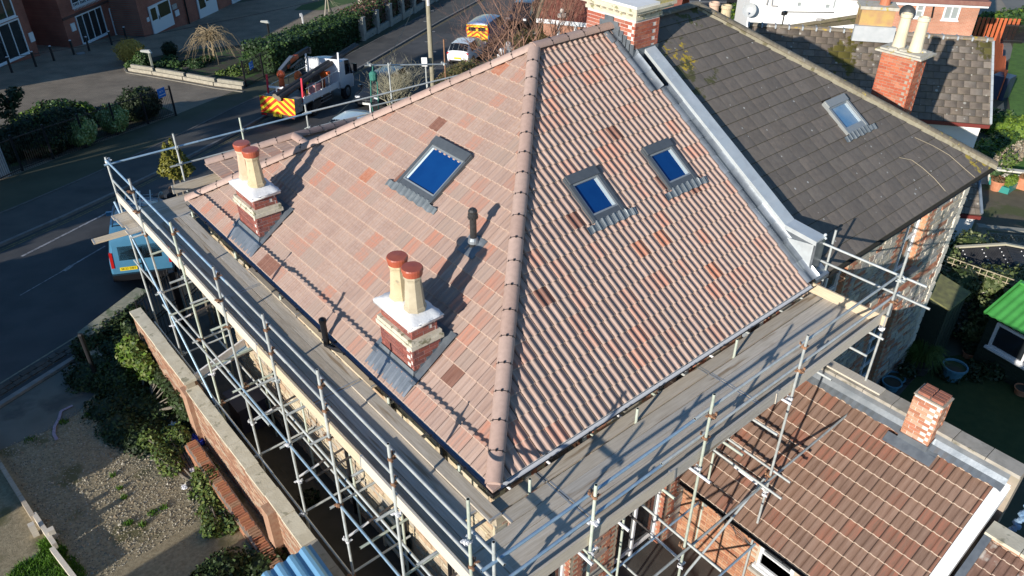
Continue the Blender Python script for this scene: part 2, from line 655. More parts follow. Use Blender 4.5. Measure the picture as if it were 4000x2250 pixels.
# ------------------------------------------------------------------ the hipped house being re-roofed
TILE_C = [((.350, .240, .195), (.405, .290, .240)), ((.370, .255, .205), (.415, .305, .255)), ((.335, .230, .188), (.390, .280, .235)),
          ((.360, .245, .200), (.430, .235, .175)), ((.375, .235, .185), (.455, .215, .150)), ((.40, .165, .10), (.44, .22, .15)),
          ((.19, .09, .065), (.25, .125, .09)), ((.370, .275, .230), (.350, .255, .210))]
TILE_W = [5, 5, 5, 3, 1.6, .35, .35, 3]
tile_edge = mat('tile_edge', (.40, .295, .235), (.45, .34, .275), 20, .9)
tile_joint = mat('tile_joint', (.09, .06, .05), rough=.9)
prof = roll_profile(.30)
tile_var = []
for i, (a, b) in enumerate(TILE_C):
    m = mat('rolled_tile_%d' % i, a, b, 2.4, .62, .12, 70, rnd=.05, stretch=(9, 1.0, 9))
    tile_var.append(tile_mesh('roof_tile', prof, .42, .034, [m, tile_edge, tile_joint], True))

HB, HA, HZ = 11.36, 5.70, 3.80       # eave length on the left, apex
HL = 8.10                            # rear eave length to the party wall
AP = V((5.72, 5.68, HZ))
house = thing('house', 'tall stone house with a newly tiled pink and terracotta hipped roof wrapped in scaffolding', 'house', (4.1, 5.68, gz(4, 5.6)))

def pierced(mb, x0, x1, y0, y1, z0, z1, opens, mi=0):
    """a wall slab along x with openings (a, b, z0, z1) left out"""
    xs = sorted({x0, x1} | {a for o in opens for a in o[:2]})
    for a, b in zip(xs[:-1], xs[1:]):
        zs = [z0]
        for o in sorted(opens, key=lambda o: o[2]):
            if o[0] <= a + 1e-6 and b <= o[1] + 1e-6: zs += [o[2], o[3]]
        zs.append(z1)
        for k in range(0, len(zs), 2):
            if zs[k + 1] - zs[k] > 1e-4: mb.bx(a, b, y0, y1, zs[k], zs[k + 1], mi)
def reveals(parent, opens, y0, y1, key, cols, name='reveal_brick'):
    lst = []
    for a, b, z0, z1 in opens:
        bricks(parent, V((b - .004, y1, z0)), V((0, -1, 0)), V((-1, 0, 0)), y1 - y0, z0, z1, key, cols, out=lst, seed=5)
        bricks(parent, V((a + .004, y0, z0)), V((0, 1, 0)), V((1, 0, 0)), y1 - y0, z0, z1, key, cols, out=lst, seed=6)
    lay(parent, lst, 140, name)
# walls: mortar core with built stones in front
wall_core = mat('rubble_mortar', (.34, .28, .20), (.44, .37, .27), 7, .95, .4, 30)
mb = MB()
Z0 = -7.6
mb.bx(.22, 8.3, .55, 11.1, Z0, -.06)
rear_open = [(1.05, 2.05, -6.9, -3.6), (3.35, 4.85, -7.2, -3.55), (1.3, 2.4, -2.3, -.35), (4.0, 5.1, -2.3, -.35), (6.5, 7.5, -2.3, -.35)]
pierced(mb, .22, 8.3, .30, .55, Z0, -.06, rear_open)
mb.obj('wall', wall_core, house)
mb = MB()      # soffit boards and rafter line under the tiles
mb.bx(.0, 8.28, .0, .30, -.13, -.07); mb.bx(.0, .22, .30, 11.36, -.13, -.07); mb.bx(.22, 8.28, 11.1, 11.36, -.13, -.07)
mb.obj('soffit', mat('grey_soffit', (.12, .12, .12), rough=.6), house)

stone_mats = [mat('cream_rubble_%d' % i, c, tuple(x * .78 for x in c), 9, .95, .5, 45, rnd=0) for i, c in enumerate(
    [(.52, .43, .29), (.58, .49, .34), (.47, .40, .30), (.60, .53, .40), (.44, .35, .25), (.50, .36, .24), (.40, .36, .30)])]
grey_mats = [mat('grey_rubble_%d' % i, c, tuple(x * .75 for x in c), 9, .95, .5, 45, rnd=0) for i, c in enumerate(
    [(.34, .32, .28), (.28, .27, .26), (.40, .38, .33), (.31, .26, .23), (.44, .42, .37), (.36, .22, .17), (.25, .25, .25)])]

# hip-side windows (y0,y1,z0,z1): tall sash seen below the deck
hip_open = [(3.05, 4.0, -6.2, -4.2), (3.15, 4.05, -3.0, -1.2)]
def skip_hip(c, z, L):
    y = 11.1 - c
    return any(a - .12 < y + L / 2 and y - L / 2 < b + .12 and z0 - .1 < z < z1 + .12 for a, b, z0, z1 in hip_open)
stones(house, V((.22, 11.1, Z0)), V((0, -1, 0)), V((-1, 0, 0)), 10.78, Z0, -.14, stone_mats, 150, skip_hip, seed=11)
rear_open = [(1.05, 2.05, -6.9, -3.6), (3.35, 4.85, -7.2, -3.55), (1.3, 2.4, -2.3, -.35), (4.0, 5.1, -2.3, -.35), (6.5, 7.5, -2.3, -.35)]
def in_quoin(x, z):
    for a, b, z0, z1 in rear_open:
        if z0 - .25 < z < z1 + .25 and (a - .35 < x < b + .35): return True
    return False
stones(house, V((.22, .30, Z0)), V((1, 0, 0)), V((0, -1, 0)), 8.08, Z0, -.14, grey_mats, 149, lambda c, z, L: in_quoin(c + .22, z), seed=12)
RED = [(.40, .15, .09), (.46, .18, .10), (.35, .13, .085), (.43, .20, .13)]
lst = []
bricks(house, V((.22, .30, -7.2)), V((1, 0, 0)), V((0, -1, 0)), 8.0, -7.2, -.2, 'rear_brick', RED,
       skip=lambda c, z, L: (not in_quoin(c + .22, z)) or any(a - .0 < c + .22 + L / 2 and c + .22 - L / 2 < b and z0 < z < z1 for a, b, z0, z1 in rear_open), out=lst)
lay(house, lst, 120, 'quoin_brick')
stones(house, V((.21, .29, Z0)), V((1, 0, 0)), V((0, -1, 0)), .4, Z0, -.14, stone_mats[:4], 60, name='corner_stone', hmin=.2, hmax=.3, lmin=.35, lmax=.5, seed=8)

frame_w = mat('white_window_frame', (.78, .79, .80), (.72, .73, .74), 12, .4)
pane_dark = glassmat('dark_pane', (.02, .025, .03), .05)
def window(parent, O, u, n, w, h, bars=1, mullions=0, name='window', fr=.06, fm=None, pm=None, sill=True):
    """a framed sash: frame, glass and bars, standing slightly proud of the face at O (lower left)"""
    mb = MB(); z = V((0, 0, 1))
    def slab(a0, a1, b0, b1, d0, d1):
        c = O + u * ((a0 + a1) / 2) + z * ((b0 + b1) / 2) + n * ((d0 + d1) / 2)
        mb.box(c, (a1 - a0, abs(d1 - d0), b1 - b0), Matrix((u, n, z)).transposed())
    slab(0, fr, 0, h, -.05, .03); slab(w - fr, w, 0, h, -.05, .03); slab(fr, w - fr, 0, fr, -.05, .03); slab(fr, w - fr, h - fr, h, -.05, .03)
    for k in range(bars):
        b = h * (k + 1) / (bars + 1); slab(fr, w - fr, b - .03, b + .03, -.045, .025)
    for k in range(mullions):
        a = w * (k + 1) / (mullions + 1); slab(a - .03, a + .03, fr, h - fr, -.044, .024)
    if sill: slab(-.06, w + .06, -.07, -.002, -.02, .09)
    f = mb.obj(name, fm or frame_w, parent)
    g = MB(); a, b = fr * .6, fr * .6
    c = O + n * -.02
    g.quad(c + u * a + z * b, c + u * (w - a) + z * b, c + u * (w - a) + z * (h - b), c + u * a + z * (h - b))
    g.obj('pane', pm or pane_dark, f)
    return f
reveals(house, rear_open, .30, .55, 'rear_brick', RED)
for a, b, z0, z1 in rear_open:
    window(house, V((a, .47, z0)), V((1, 0, 0)), V((0, -1, 0)), b - a, z1 - z0, 1, 1 if b - a > 1.2 else 0, sill=False)
for a, b, z0, z1 in hip_open:
    window(house, V((.14, b, z0)), V((0, -1, 0)), V((-1, 0, 0)), b - a, z1 - z0, 1, 0, fm=mat('cream_frame', (.62, .58, .46), rough=.5), pm=glassmat('green_pane', (.10, .14, .11), .08))

# roof planes
felt = mat('dark_underlay', (.05, .04, .035), rough=.9)
kx = HZ / AP.x; ky = HZ / AP.y
mb = MB()
mb.poly([(.05, .05, -.0), (HL + .2, .05, 0), (HL + .2, AP.y, HZ - .03), (AP.x, AP.y, HZ - .03)])
mb.poly([(.05, HB - .05, 0), (.05, .05, 0), (AP.x, AP.y, HZ - .03)])
mb.poly([(HL + .2, HB - .05, 0), (.05, HB - .05, 0), (AP.x, AP.y, HZ - .03), (HL + .2, AP.y, HZ - .03)])
roof = mb.obj('roof', felt, house)
wh = (V((AP.x, 0, HZ))).normalized(); LH = math.hypot(AP.x, HZ)
wr = (V((0, AP.y, HZ))).normalized(); LR = math.hypot(AP.y, HZ)
GA = LR / 20.0
# roof windows: centre of the opening (a along eave from the left-hand corner seen facing the roof, b up the slope)
def to_hip(px, py):
    n = V((-kx, 0, 1)); d = pray(px, py); t = -n.dot(CAM) / n.dot(d); p = CAM + d * t
    return HB - p.y, p.x / wh.x
def to_rear(px, py):
    n = V((0, -ky, 1)); d = pray(px, py); t = -n.dot(CAM) / n.dot(d); p = CAM + d * t
    return p.x, p.y / wr.y
def span(f, pts):
    q = [f(*p) for p in pts]
    return (min(a for a, b in q), max(a for a, b in q), min(b for a, b in q), max(b for a, b in q)), q
GA = .335
W1 = (5.30, 6.47, 3.02, 4.22); W2 = (4.33, 5.13, 2.96, 3.97); W3 = (6.43, 7.23, 2.94, 3.94)
u_hip, u_rear = V((0, -1, 0)), V((1, 0, 0))
O_hip, O_rear = V((0, HB, 0)), V((0, 0, 0))
n_hip = u_hip.cross(wh); n_rear = u_rear.cross(wr)
a_ap = HB - AP.y
CH_A = [(HB - 3.46, HB - 2.48, .38, 1.06), (HB - 9.13, HB - 8.16, .36, 1.03)]
tiled(roof, O_hip, u_hip, wh, [(0, 0), (HB, 0), (a_ap, LH)], .30, GA, tile_var, TILE_W, 150, holes=[W1, (CH_A[0][0], CH_A[0][1], CH_A[0][2], CH_A[0][3]), CH_A[1]], start=.06, seed=3)
tiled(roof, O_rear, u_rear, wr, [(0, 0), (HL, 0), (HL, LR), (AP.x, LR)], .30, GA, tile_var, TILE_W, 149, holes=[W2, W3], start=0.0, seed=4)
roof_tiles_front = mat('rolled_tile_far', (.37, .26, .21), (.40, .25, .19), 6, .7)
# front slope: hidden from the photograph, one simple sheet of rolled tiles
uf = V((-1, 0, 0)); Of = V((HL, HB, 0)); wf = V((0, -(HB - AP.y), HZ)).normalized()
tiled(roof, Of, uf, wf, [(0, 0), (HL, 0), (HL - AP.x, LR), (0, LR)], .30, GA, tile_var, TILE_W, 0, seed=6)

ridge_m = [mat('ridge_%d' % i, c, tuple(x * .88 for x in c), 14, .65, .15, 80, rnd=.07) for i, c in enumerate([(.43, .30, .25), (.40, .28, .235), (.45, .325, .275)])]
E0 = V((-.03, -.03, .055))
cap_line(house, E0, AP + V((0, 0, .05)), .13, .47, ridge_m)
cap_line(house, V((-.03, HB + .03, .055)), AP + V((0, 0, .05)), .13, .47, ridge_m)
cap_line(house, AP + V((-.05, 0, .055)), V((7.92, AP.y, HZ + .06)), .13, .45, ridge_m)
mb = MB(); mb.prism([E0 + V((-.10, .05, -.02)), E0 + V((-.10, -.10, -.03)), E0 + V((.05, -.10, -.02)), E0 + V((.06, .06, .10))], (0, 0, .05))
mb.obj('hip_end', ridge_m[0], house)

# gutters: half-round troughs, black outside, with their own inner colour
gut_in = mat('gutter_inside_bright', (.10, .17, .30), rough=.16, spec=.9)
def gutter(parent, p0, p1, r, mo, mi, name='gutter', brackets=.9):
    p0, p1 = V(p0), V(p1); d = (p1 - p0).normalized(); s = d.cross(V((0, 0, 1))).normalized()
    mb = MB(); N = 8; L = (p1 - p0).length
    for rr, m in ((r, 0), (r - .006, 1)):
        vs = []
        for q in (p0, p1):
            for i in range(N + 1):
                t = math.pi * (1 + i / N); vs.append(q + s * math.cos(t) * rr + V((0, 0, math.sin(t) * rr)))
        mb.add(vs, [(i, i + 1, N + 2 + i, N + 1 + i) for i in range(N)], m)
    for sg in (-1, 1):
        mb.bar(p0 + s * sg * r, p1 + s * sg * r, .012, .012, 0)
    o = mb.obj(name, [mo, mi], parent, fix=False)
    k = int(L / brackets)
    for i in range(k + 1):
        bm_ = MB()
        c = p0 + d * (L * (i + .3) / (k + 1)); vs = []
        for e in (-.02, .02):
            for j in range(7):
                t = math.pi * (1 + j / 6); vs.append(c + d * e + s * math.cos(t) * (r + .006) + V((0, 0, math.sin(t) * (r + .006))))
        bm_.add(vs, [(j, j + 1, 8 + j, 7 + j) for j in range(6)], 0)
        bm_.box(c + s * (r + .002), (.04, .03, .03), None); bm_.box(c - s * (r + .002), (.04, .03, .03), None)
        bm_.obj('gutter_bracket', mo, o, fix=False)
    return o
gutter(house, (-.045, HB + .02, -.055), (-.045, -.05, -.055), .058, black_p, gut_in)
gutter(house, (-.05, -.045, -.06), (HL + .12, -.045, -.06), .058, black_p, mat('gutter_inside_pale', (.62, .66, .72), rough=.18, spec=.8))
mb = MB(); mb.box((-.05, -.05, -.085), (.13, .13, .06)); mb.obj('gutter_corner', black_p, house)
mb = MB()
for y in (8.6, 5.2, 3.0, 1.5): mb.tube((.14, y, -.2), (.14, y, -7), .05, n=8)
mb.tube((.0, 4.55, -.12), (-.10, 4.55, -.2), .05); mb.tube((-.0, 4.55, -.1), (.14, 4.2, -.35), .045)
mb.obj('downpipe', black_p, house)

# the ventilated black pipe leaning at the eaves
def eave_pipe():
    mb = MB()
    mb.tube((.12, 4.18, -.28), (-.14, 4.62, -.17), .052, n=12)
    mb.ball((-.15, 4.64, -.15), .062)
    mb.tube((-.15, 4.64, -.15), (-.15, 4.66, .36), .056, .056, n=14)
    mb.lathe((-.15, 4.66, .36), [(.062, -.05), (.064, .0), (.06, .04), (.035, .07), (.005, .08)], 14)
    for i in range(14):
        t = 2 * math.pi * i / 14
        mb.box((-.15 + .061 * math.cos(t), 4.66 + .061 * math.sin(t), .37), (.012, .012, .07), Matrix.Rotation(t, 3, 'Z'))
    return mb.obj('vent_pipe', black_p, house, smooth=False)
eave_pipe()

# soil vent through the hip face
def roof_pt(O, u, w, n, a, b, h=0): return O + u * a + w * b + n * h
def soil_vent():
    c = roof_pt(O_hip, u_hip, wh, n_hip, 7.97, 2.78)
    mb = MB()
    mb.lathe(c, [(.085, -.1), (.085, .10), (.075, .16), (.06, .17), (.06, .58), (.078, .585), (.078, .605), (.088, .61), (.088, .66), (.078, .67), (.082, .72), (.06, .755), (.03, .76), (.03, .775)], 16, 0)
    for i in range(10):
        t = 2 * math.pi * i / 10; mb.box(c + V((.083 * math.cos(t), .083 * math.sin(t), .597)), (.02, .02, .035), Matrix.Rotation(t, 3, 'Z'), 0)
    p = mb.obj('soil_vent', mat('charcoal_plastic', (.025, .025, .027), (.04, .04, .04), 20, .4), house)
    s = MB(); s.lathe(c + V((0, 0, .1)), [(.105, 0), (.095, .05), (.075, .10)], 16); s.obj('lead_collar', lead_new, p)
    f = MB()
    K = 6
    for i in range(K):
        for j in range(K):
            q = lambda i, j: roof_pt(O_hip, u_hip, wh, n_hip, 7.76 + .44 * i / K, 2.56 + .42 * j / K, .062 + .012 * math.sin(i * 2.1) + .004 * math.sin(j * 3))
            f.quad(q(i, j), q(i + 1, j), q(i + 1, j + 1), q(i, j + 1))
    f.obj('flashing', lead, p, fix=False)
soil_vent()

# roof windows
def roof_window(parent, O, u, w, n, box, blind=True, tall=.095, old=False):
    a0, a1, b0, b1 = box
    P = lambda a, b, h: O + u * a + w * b + n * h
    R = Matrix((u, w, n)).transposed()
    def slab(mb, aa, ab, ba, bb, h0, h1, mi=0): mb.box(P((aa + ab) / 2, (ba + bb) / 2, (h0 + h1) / 2), (ab - aa, bb - ba, h1 - h0), R, mi)
    mb = MB(); e = .085
    slab(mb, a0, a0 + e * .8, b0, b1, -.02, tall); slab(mb, a1 - e * .8, a1, b0, b1, -.02, tall)
    slab(mb, a0 + .02, a1 - .02, b1 - .17, b1 + .02, -.02, tall + .035); slab(mb, a0 + .01, a1 - .01, b0, b0 + .13, -.02, tall - .01)
    f = mb.obj('roof_window', grey_p if not old else mat('pale_alloy_frame', (.34, .36, .36), rough=.45, metal=.4), parent)
    mb = MB()      # inner sash, pale lining that catches the light
    s = .035
    slab(mb, a0 + e * .8, a0 + e * .8 + s, b0 + .13, b1 - .17, .0, tall - .012); slab(mb, a1 - e * .8 - s, a1 - e * .8, b0 + .13, b1 - .17, .0, tall - .012)
    slab(mb, a0 + e * .8 + s, a1 - e * .8 - s, b1 - .17 - s, b1 - .17, .0, tall - .014); slab(mb, a0 + e * .8 + s, a1 - e * .8 - s, b0 + .13, b0 + .13 + s, .0, tall - .014)
    mb.obj('sash', mat('sash_edge', (.30, .33, .35), rough=.35, metal=.3), f)
    mb = MB(); slab(mb, a0 + e * .8 + s, a1 - e * .8 - s, b0 + .13 + s, b1 - .17 - s, .035, .045)
    mb.obj('pane', mat('blue_blind_glass', (.004, .040, .165), (.005, .048, .185), 3, .10, spec=.3) if not old else mat('hazy_glass', (.10, .22, .38), (.30, .38, .45), 1.6, .08, spec=.7), f)  # deep blue of the reflected sky is put into the pane colour
    mb = MB(); slab(mb, a0 + e * .8 + s, a0 + e * .8 + s + .05, b0 + .17, b1 - .21, .046, .05) if u.y < -.5 else slab(mb, a1 - e * .8 - s - .06, a1 - e * .8 - s, b0 + .17, b1 - .21, .046, .05)
    mb.obj('blind_rail', mat('pale_reveal', (.56, .66, .70), rough=.4), f)
    # pleated apron flashing
    mb = MB(); ax0, ax1 = a0 - .24, a1 + .24; m = int((ax1 - ax0) / .0125); pts = []
    for i in range(m + 1):
        a = ax0 + (ax1 - ax0) * i / m
        ph = ((a / .15) % 1.0); h = .024 * max(0, math.cos((ph - .25) * math.pi / .5)) if ph < .5 else 0
        h = h * .9 + .062 + (.004 if i % 2 else 0)
        pts.append((a, h))
    L0 = b0 - .17
    vs = [P(a, L0 + (.0 if a0 - .1 < a < a1 + .1 else .0) + .012 * math.sin(a * 21), h + (-.0)) for a, h in pts] + [P(a, b0 + (.02 if a0 < a < a1 else -.03), h + .02) for a, h in pts]
    k = len(pts)
    mb.add(vs, [(i, i + 1, k + i + 1, k + i) for i in range(k - 1)])
    mb.obj('flashing', mat('pleated_lead', (.15, .175, .19), (.21, .235, .25), 8, .45, .2, 30, .35), f, fix=False)
    return f
roof_window(house, O_hip, u_hip, wh, n_hip, W1)
roof_window(house, O_rear, u_rear, wr, n_rear, W2)
roof_window(house, O_rear, u_rear, wr, n_rear, W3)

# chimneys on the hip face
CHB = [(.25, .075, .06), (.30, .09, .065), (.33, .11, .085), (.27, .10, .08), (.22, .08, .07)]
def pot(parent, c, h, m, rim=True, capm=None, taper=.012, r=.165):
    mb = MB()
    mb.lathe(c, [(r + .022, 0), (r + .022, .05), (r + .002, .075), (r - .022 - taper, h - .16), (r - .015 - taper, h - .13), (r + .0 - taper, h - .10), (r + .0 - taper, h - .05), (r - .02 - taper, h)], 8)
    p = mb.obj('chimney_pot', m, parent)
    if capm:
        k = MB(); z = V(c) + V((0, 0, h - .055))
        k.lathe(z, [(r + .015 - .02, 0), (r + .022 - .02, .07), (r + .03 - .02, .075), (r + .03 - .02, .11), (r + .018 - .02, .13), (.0, .137)], 24)
        k.obj('pot_cap', capm, p, smooth=False)
    return p
cap_red = mat('red_glazed_clay', (.36, .085, .05), (.42, .11, .06), 6, .25)
def stack(x0, x1, y0, y1, ztop, pots, label_parent):
    xb = 0
    z_lo = -.05
    mb = MB(); mb.bx(x0 + .012, x1 - .012, y0 + .012, y1 - .012, .05, .94)
    mb.bx(x0 + .04, x1 - .035, y0 + .04, y1 - .04, .9, 1.28)
    ch = mb.obj('chimney', mortar_w, label_parent)
    lst = []
    def face(O, u, n, L, za, zb, inset, sd):
        kx_ = lambda p: p.x * (HZ / AP.x)
        def sk(c, z, l):
            p = O + u * c
            return z < min(kx_(p - u * (l / 2)), kx_(p + u * (l / 2))) - .02
        bricks(ch, O, u, n, L, za, zb, 'stack_brick', CHB, skip=sk, seed=sd, out=lst)
    for (a0, a1, b0, b1, za, zb) in ((x0, x1, y0, y1, .14, .80), (x0 + .03, x1 - .025, y0 + .03, y1 - .03, .955, 1.20)):
        face(V((a0 + .012, b1, za)), V((0, -1, 0)), V((-1, 0, 0)), b1 - b0, za, zb, 0, 21)
        face(V((a0, b0 + .012, za)), V((1, 0, 0)), V((0, -1, 0)), a1 - a0, za, zb, 0, 22)
        face(V((a1 - .012, b0, za)), V((0, 1, 0)), V((1, 0, 0)), b1 - b0, za, zb, 0, 23)
        face(V((a1, b1 - .012, za)), V((-1, 0, 0)), V((0, 1, 0)), a1 - a0, za, zb, 0, 24)
    lay(ch, lst, 300, 'brick')
    st = MB()      # string course
    g = .045
    for (z0_, z1_, e) in ((.80, .88, g), (.88, .955, g * .55)):
        st.bx(x0 - e, x1 + e, y0 - e, y1 + e, z0_, z1_)
    st.obj('stone_band', mat('lichened_stone', (.50, .46, .36), (.60, .56, .46), 8, .9, .6, 30, c3=(.20, .19, .12), s3=7, t3=.55), ch)
    fl = MB()      # render flaunching: uneven white slab with soft edges
    nx, ny = 10, 14; e = .065
    def hz(i, j):
        a = min(i, nx - i) / (nx / 2); b = min(j, ny - j) / (ny / 2)
        return 1.265 + .13 * min(1, min(a, b) * 1.6) ** .7 + .004 * math.sin(i * 1.7 + j * 2.3)
    gx = lambda i, j: x0 - e + (x1 - x0 + 2 * e) * i / nx + .012 * math.sin(j * 1.9 + i)
    gy = lambda i, j: y0 - e + (y1 - y0 + 2 * e) * j / ny + .012 * math.sin(i * 2.3 - j)
    vs = [(gx(i, j), gy(i, j), hz(i, j)) for i in range(nx + 1) for j in range(ny + 1)]
    fl.add(vs, [(i * (ny + 1) + j, (i + 1) * (ny + 1) + j, (i + 1) * (ny + 1) + j + 1, i * (ny + 1) + j + 1) for i in range(nx) for j in range(ny)])
    fl.bx(x0 - e + .015, x1 + e - .015, y0 - e + .015, y1 + e - .015, 1.20, 1.275)
    fl.obj('cap', mat('white_render_cap', (.74, .74, .75), (.80, .80, .80), 5, .9, .4, 30, c3=(.50, .48, .42), s3=9, t3=.70), ch, smooth=True)
    for (px_, py_, h, pm) in pots:
        pot(ch, (px_, py_, 1.38), h, pm, capm=cap_red)
    # lead work: apron below, stepped flashing on the cheek
    def rp(x, y, h): return V((x, y, x * kx)) + n_hip * h
    ap = MB(); K = 28
    ya, yb = y0 - .13, y1 + .10
    vs = []
    for t, bb in enumerate((x0 - .30, x0 - .02)):
        for i in range(K + 1):
            y = ya + (yb - ya) * i / K
            hh = .05 + (.012 * math.cos((y / .15) * 2 * math.pi) if t == 0 else .018)
            vs.append(rp(bb, y, hh))
    for i in range(K + 1):
        y = ya + (yb - ya) * i / K; vs.append(V((x0 - .016, y, (x0) * kx + .14)) if y0 - .02 <= y <= y1 + .02 else rp(x0 - .02, y, .07))
    ap.add(vs, [(r * (K + 1) + i, r * (K + 1) + i + 1, (r + 1) * (K + 1) + i + 1, (r + 1) * (K + 1) + i) for r in range(2) for i in range(K)])
    ap.obj('apron_flashing', lead_new, ch, fix=False)
    sk = MB()
    for yy, s in ((y0, -1), (y1, 1)):
        for k in range(5):
            xa = x0 - .02 + (x1 - x0 + .1) * k / 5; xe = x0 - .02 + (x1 - x0 + .1) * (k + 1) / 5
            zt = (xa + .05) * kx + .12
            sk.prism([(xa, yy + s * .012, xa * kx - .05), (xe + .02, yy + s * .012, xe * kx - .05), (xe + .02, yy + s * .012, zt), (xa, yy + s * .012, zt)], (0, s * .006, 0))
        a, b = rp(x0 - .1, yy, .065), rp(x1 + .2, yy, .065)
        a2, b2 = rp(x0 - .1, yy + s * .16, .072), rp(x1 + .2, yy + s * .16, .072)
        sk.quad(a, b, b2, a2)
    a, b, c_, d_ = rp(x1, y0 - .16, .08), rp(x1, y1 + .16, .08), rp(x1 + .26, y1 + .16, .07), rp(x1 + .26, y0 - .16, .07)
    sk.quad(a, b, c_, d_)
    sk.prism([(x1, y0, x1 * kx - .1), (x1, y1, x1 * kx - .1), (x1, y1, x1 * kx + .25), (x1, y0, x1 * kx + .25)], (.012, 0, 0))
    sk.obj('stepped_flashing', lead, ch)
    return ch
pot_buff = mat('buff_pot', (.52, .42, .26), (.60, .50, .33), 4, .85, .3, 30, c3=(.34, .29, .2), s3=6, t3=.6)
pot_pink = mat('pink_buff_pot', (.55, .37, .25), (.62, .45, .33), 4, .85, .3, 30)
pot_grey = mat('sooty_buff_pot', (.40, .34, .24), (.50, .44, .32), 4, .85, .3, 30)
stack(.33, .88, 2.47, 3.45, 1.3, [(.60, 2.72, .70, pot_grey), (.60, 3.14, .70, pot_buff)], house)
stack(.31, .86, 8.15, 9.12, 1.3, [(.58, 8.44, .70, pot_buff), (.58, 8.86, .70, pot_pink)], house)

# the bay roof showing over the far hip
bay = MB()
PK = onplane(1150, 540, 1, 12.35)
bz = PK.z
bay_e = [V((PK.x - 2.2, HB + .0, .0)), V((PK.x - 2.2, 13.0, 0)), V((PK.x + 2.2, 13.0, 0)), V((PK.x + 2.2, HB, 0))]
back = V((PK.x, AP.y + (HZ - bz) / (HZ / (HB - AP.y)), bz))
bay.poly([bay_e[0], bay_e[1], PK, back - V((0, .9, 0))]); bay.poly([bay_e[1], bay_e[2], PK]); bay.poly([bay_e[2], bay_e[3], back - V((0, .9, 0)), PK])
br = bay.obj('bay_roof', roof_tiles_front, house, fix=True)
w1 = (PK - V((bay_e[0].x, PK.y, 0))).normalized()
tiled(br, V((bay_e[0].x, 13.0, 0)), V((0, -1, 0)), w1, [(0, 0), (13 - back.y, 0), (13 - back.y, (PK - V((bay_e[0].x, PK.y, 0))).length), (13 - PK.y, (PK - V((bay_e[0].x, PK.y, 0))).length)], .30, GA, tile_var, TILE_W, 40, seed=9)
cap_line(house, bay_e[1] + V((0, 0, .06)), PK + V((0, 0, .06)), .13, .47, ridge_m)
cap_line(house, bay_e[2] + V((0, 0, .06)), PK + V((0, 0, .06)), .13, .47, ridge_m)
cap_line(house, PK + V((0, 0, .06)), back + V((0, 0, .06)), .13, .45, ridge_m)
mb = MB(); mb.bx(PK.x - 2, PK.x + 2, 11.0, 12.8, -8.5, -.02); mb.obj('bay_wall', wall_core, house)

# ------------------------------------------------------------------ the party wall and the big shared chimney
pw = thing('party_wall', 'stone party wall between the two roofs under a sloping bright metal coping', 'parapet wall', (8.45, 3, 0))
prof_y = [(5.15, 3.56), (.86, .86), (.18, .79)]
mb = MB()
mb.prism([(8.32, 5.2, 2.9), (8.32, 5.15, 3.5), (8.32, .86, .80), (8.32, .2, .73), (8.32, .2, -.1)], (.25, 0, 0))
mb.obj('wall', lead, pw)
mb = MB()
for k in range(9):
    t0, t1 = k / 9, (k + 1) / 9
    a = V((0, 5.15 + (.86 - 5.15) * t0, 3.56 + (.86 - 3.56) * t0)); b = V((0, 5.15 + (.86 - 5.15) * t1, 3.56 + (.86 - 3.56) * t1))
    c = MB(); h = .035 + .002 * (k % 2)
    c.prism([a + V((8.285, 0, -.05)), a + V((8.285, 0, h)), a + V((8.61, 0, h + .012)), a + V((8.61, 0, -.05))], (b - a))
    c.obj('coping_sheet', steel, pw)
c = MB(); a = V((0, .86, .86)); b = V((0, .14, .79))
c.prism([a + V((8.28, 0, -.05)), a + V((8.28, 0, .045)), a + V((8.615, 0, .055)), a + V((8.615, 0, -.05))], b - a)
c.obj('coping_sheet', steel, pw)
c = MB(); c.bx(8.285, 8.61, .125, .165, .05, .80); c.obj('end_sheet', mat('dull_lead_end', (.13, .15, .17), (.2, .22, .24), 4, .3, metal=.4), pw)
c = MB(); c.prism([(8.285, .95, .62), (8.285, .18, .74), (8.285, .17, .16)], (.02, 0, 0)); c.obj('side_sheet', steel, pw)
for z in (.78, .70): pass
c = MB(); c.ball((8.62, .16, .86), .035); c.ball((8.60, .13, .80), .03); c.obj('sheet_fold', steel, pw)
# lead rolls lapping the tiles beside the wall: pieces 0.45 m long
rm = []
for k, mm in enumerate((lead, lead_new)):
    mb = MB(); N = 8
    sect = [(-.16, .035), (-.13, .06), (-.10, .085), (-.06, .09), (-.03, .07), (0, .045), (.05, .045), (.10, .05), (.16, .16)]
    vs = [V((x, y, z + (.014 if y == 0 else 0))) for y in (0, .49) for x, z in sect]; n_ = len(sect)
    mb.add(vs, [(i, i + 1, n_ + i + 1, n_ + i) for i in range(n_ - 1)])
    vs = [V((x, 0, z + .014)) for x, z in sect] + [V((x, 0, z - .02)) for x, z in sect]
    mb.add(vs, [(n_ + i, n_ + i + 1, i + 1, i) for i in range(n_ - 1)])
    me = mb.mesh('lead_roll', [mm], fix=False); me.polygons.foreach_set('use_smooth', [True] * len(me.polygons)); rm.append(me)
k = 0; b = .02
while b < LR - .8:
    x = 8.16 if b < 4.9 else 7.86
    put('lead_roll', rm[0 if k % 3 else 1], pw, frame(V((x, b * wr.y, b * wr.z)), u_rear, wr, n_rear)); b += .46; k += 1
while b < LR - .1:
    put('lead_roll', rm[0], pw, frame(V((7.80, b * wr.y, b * wr.z)), u_rear, wr, n_rear)); b += .46
c = MB(); c.quad((8.28, -.06, .02), (8.75, -.06, .02), (8.75, .17, .16), (8.28, .17, .16)); c.quad((8.28, -.06, .015), (8.75, -.06, .015), (8.75, -.06, -.06), (8.28, -.06, -.06))
c.obj('lead_apron', lead_new, pw, fix=False)

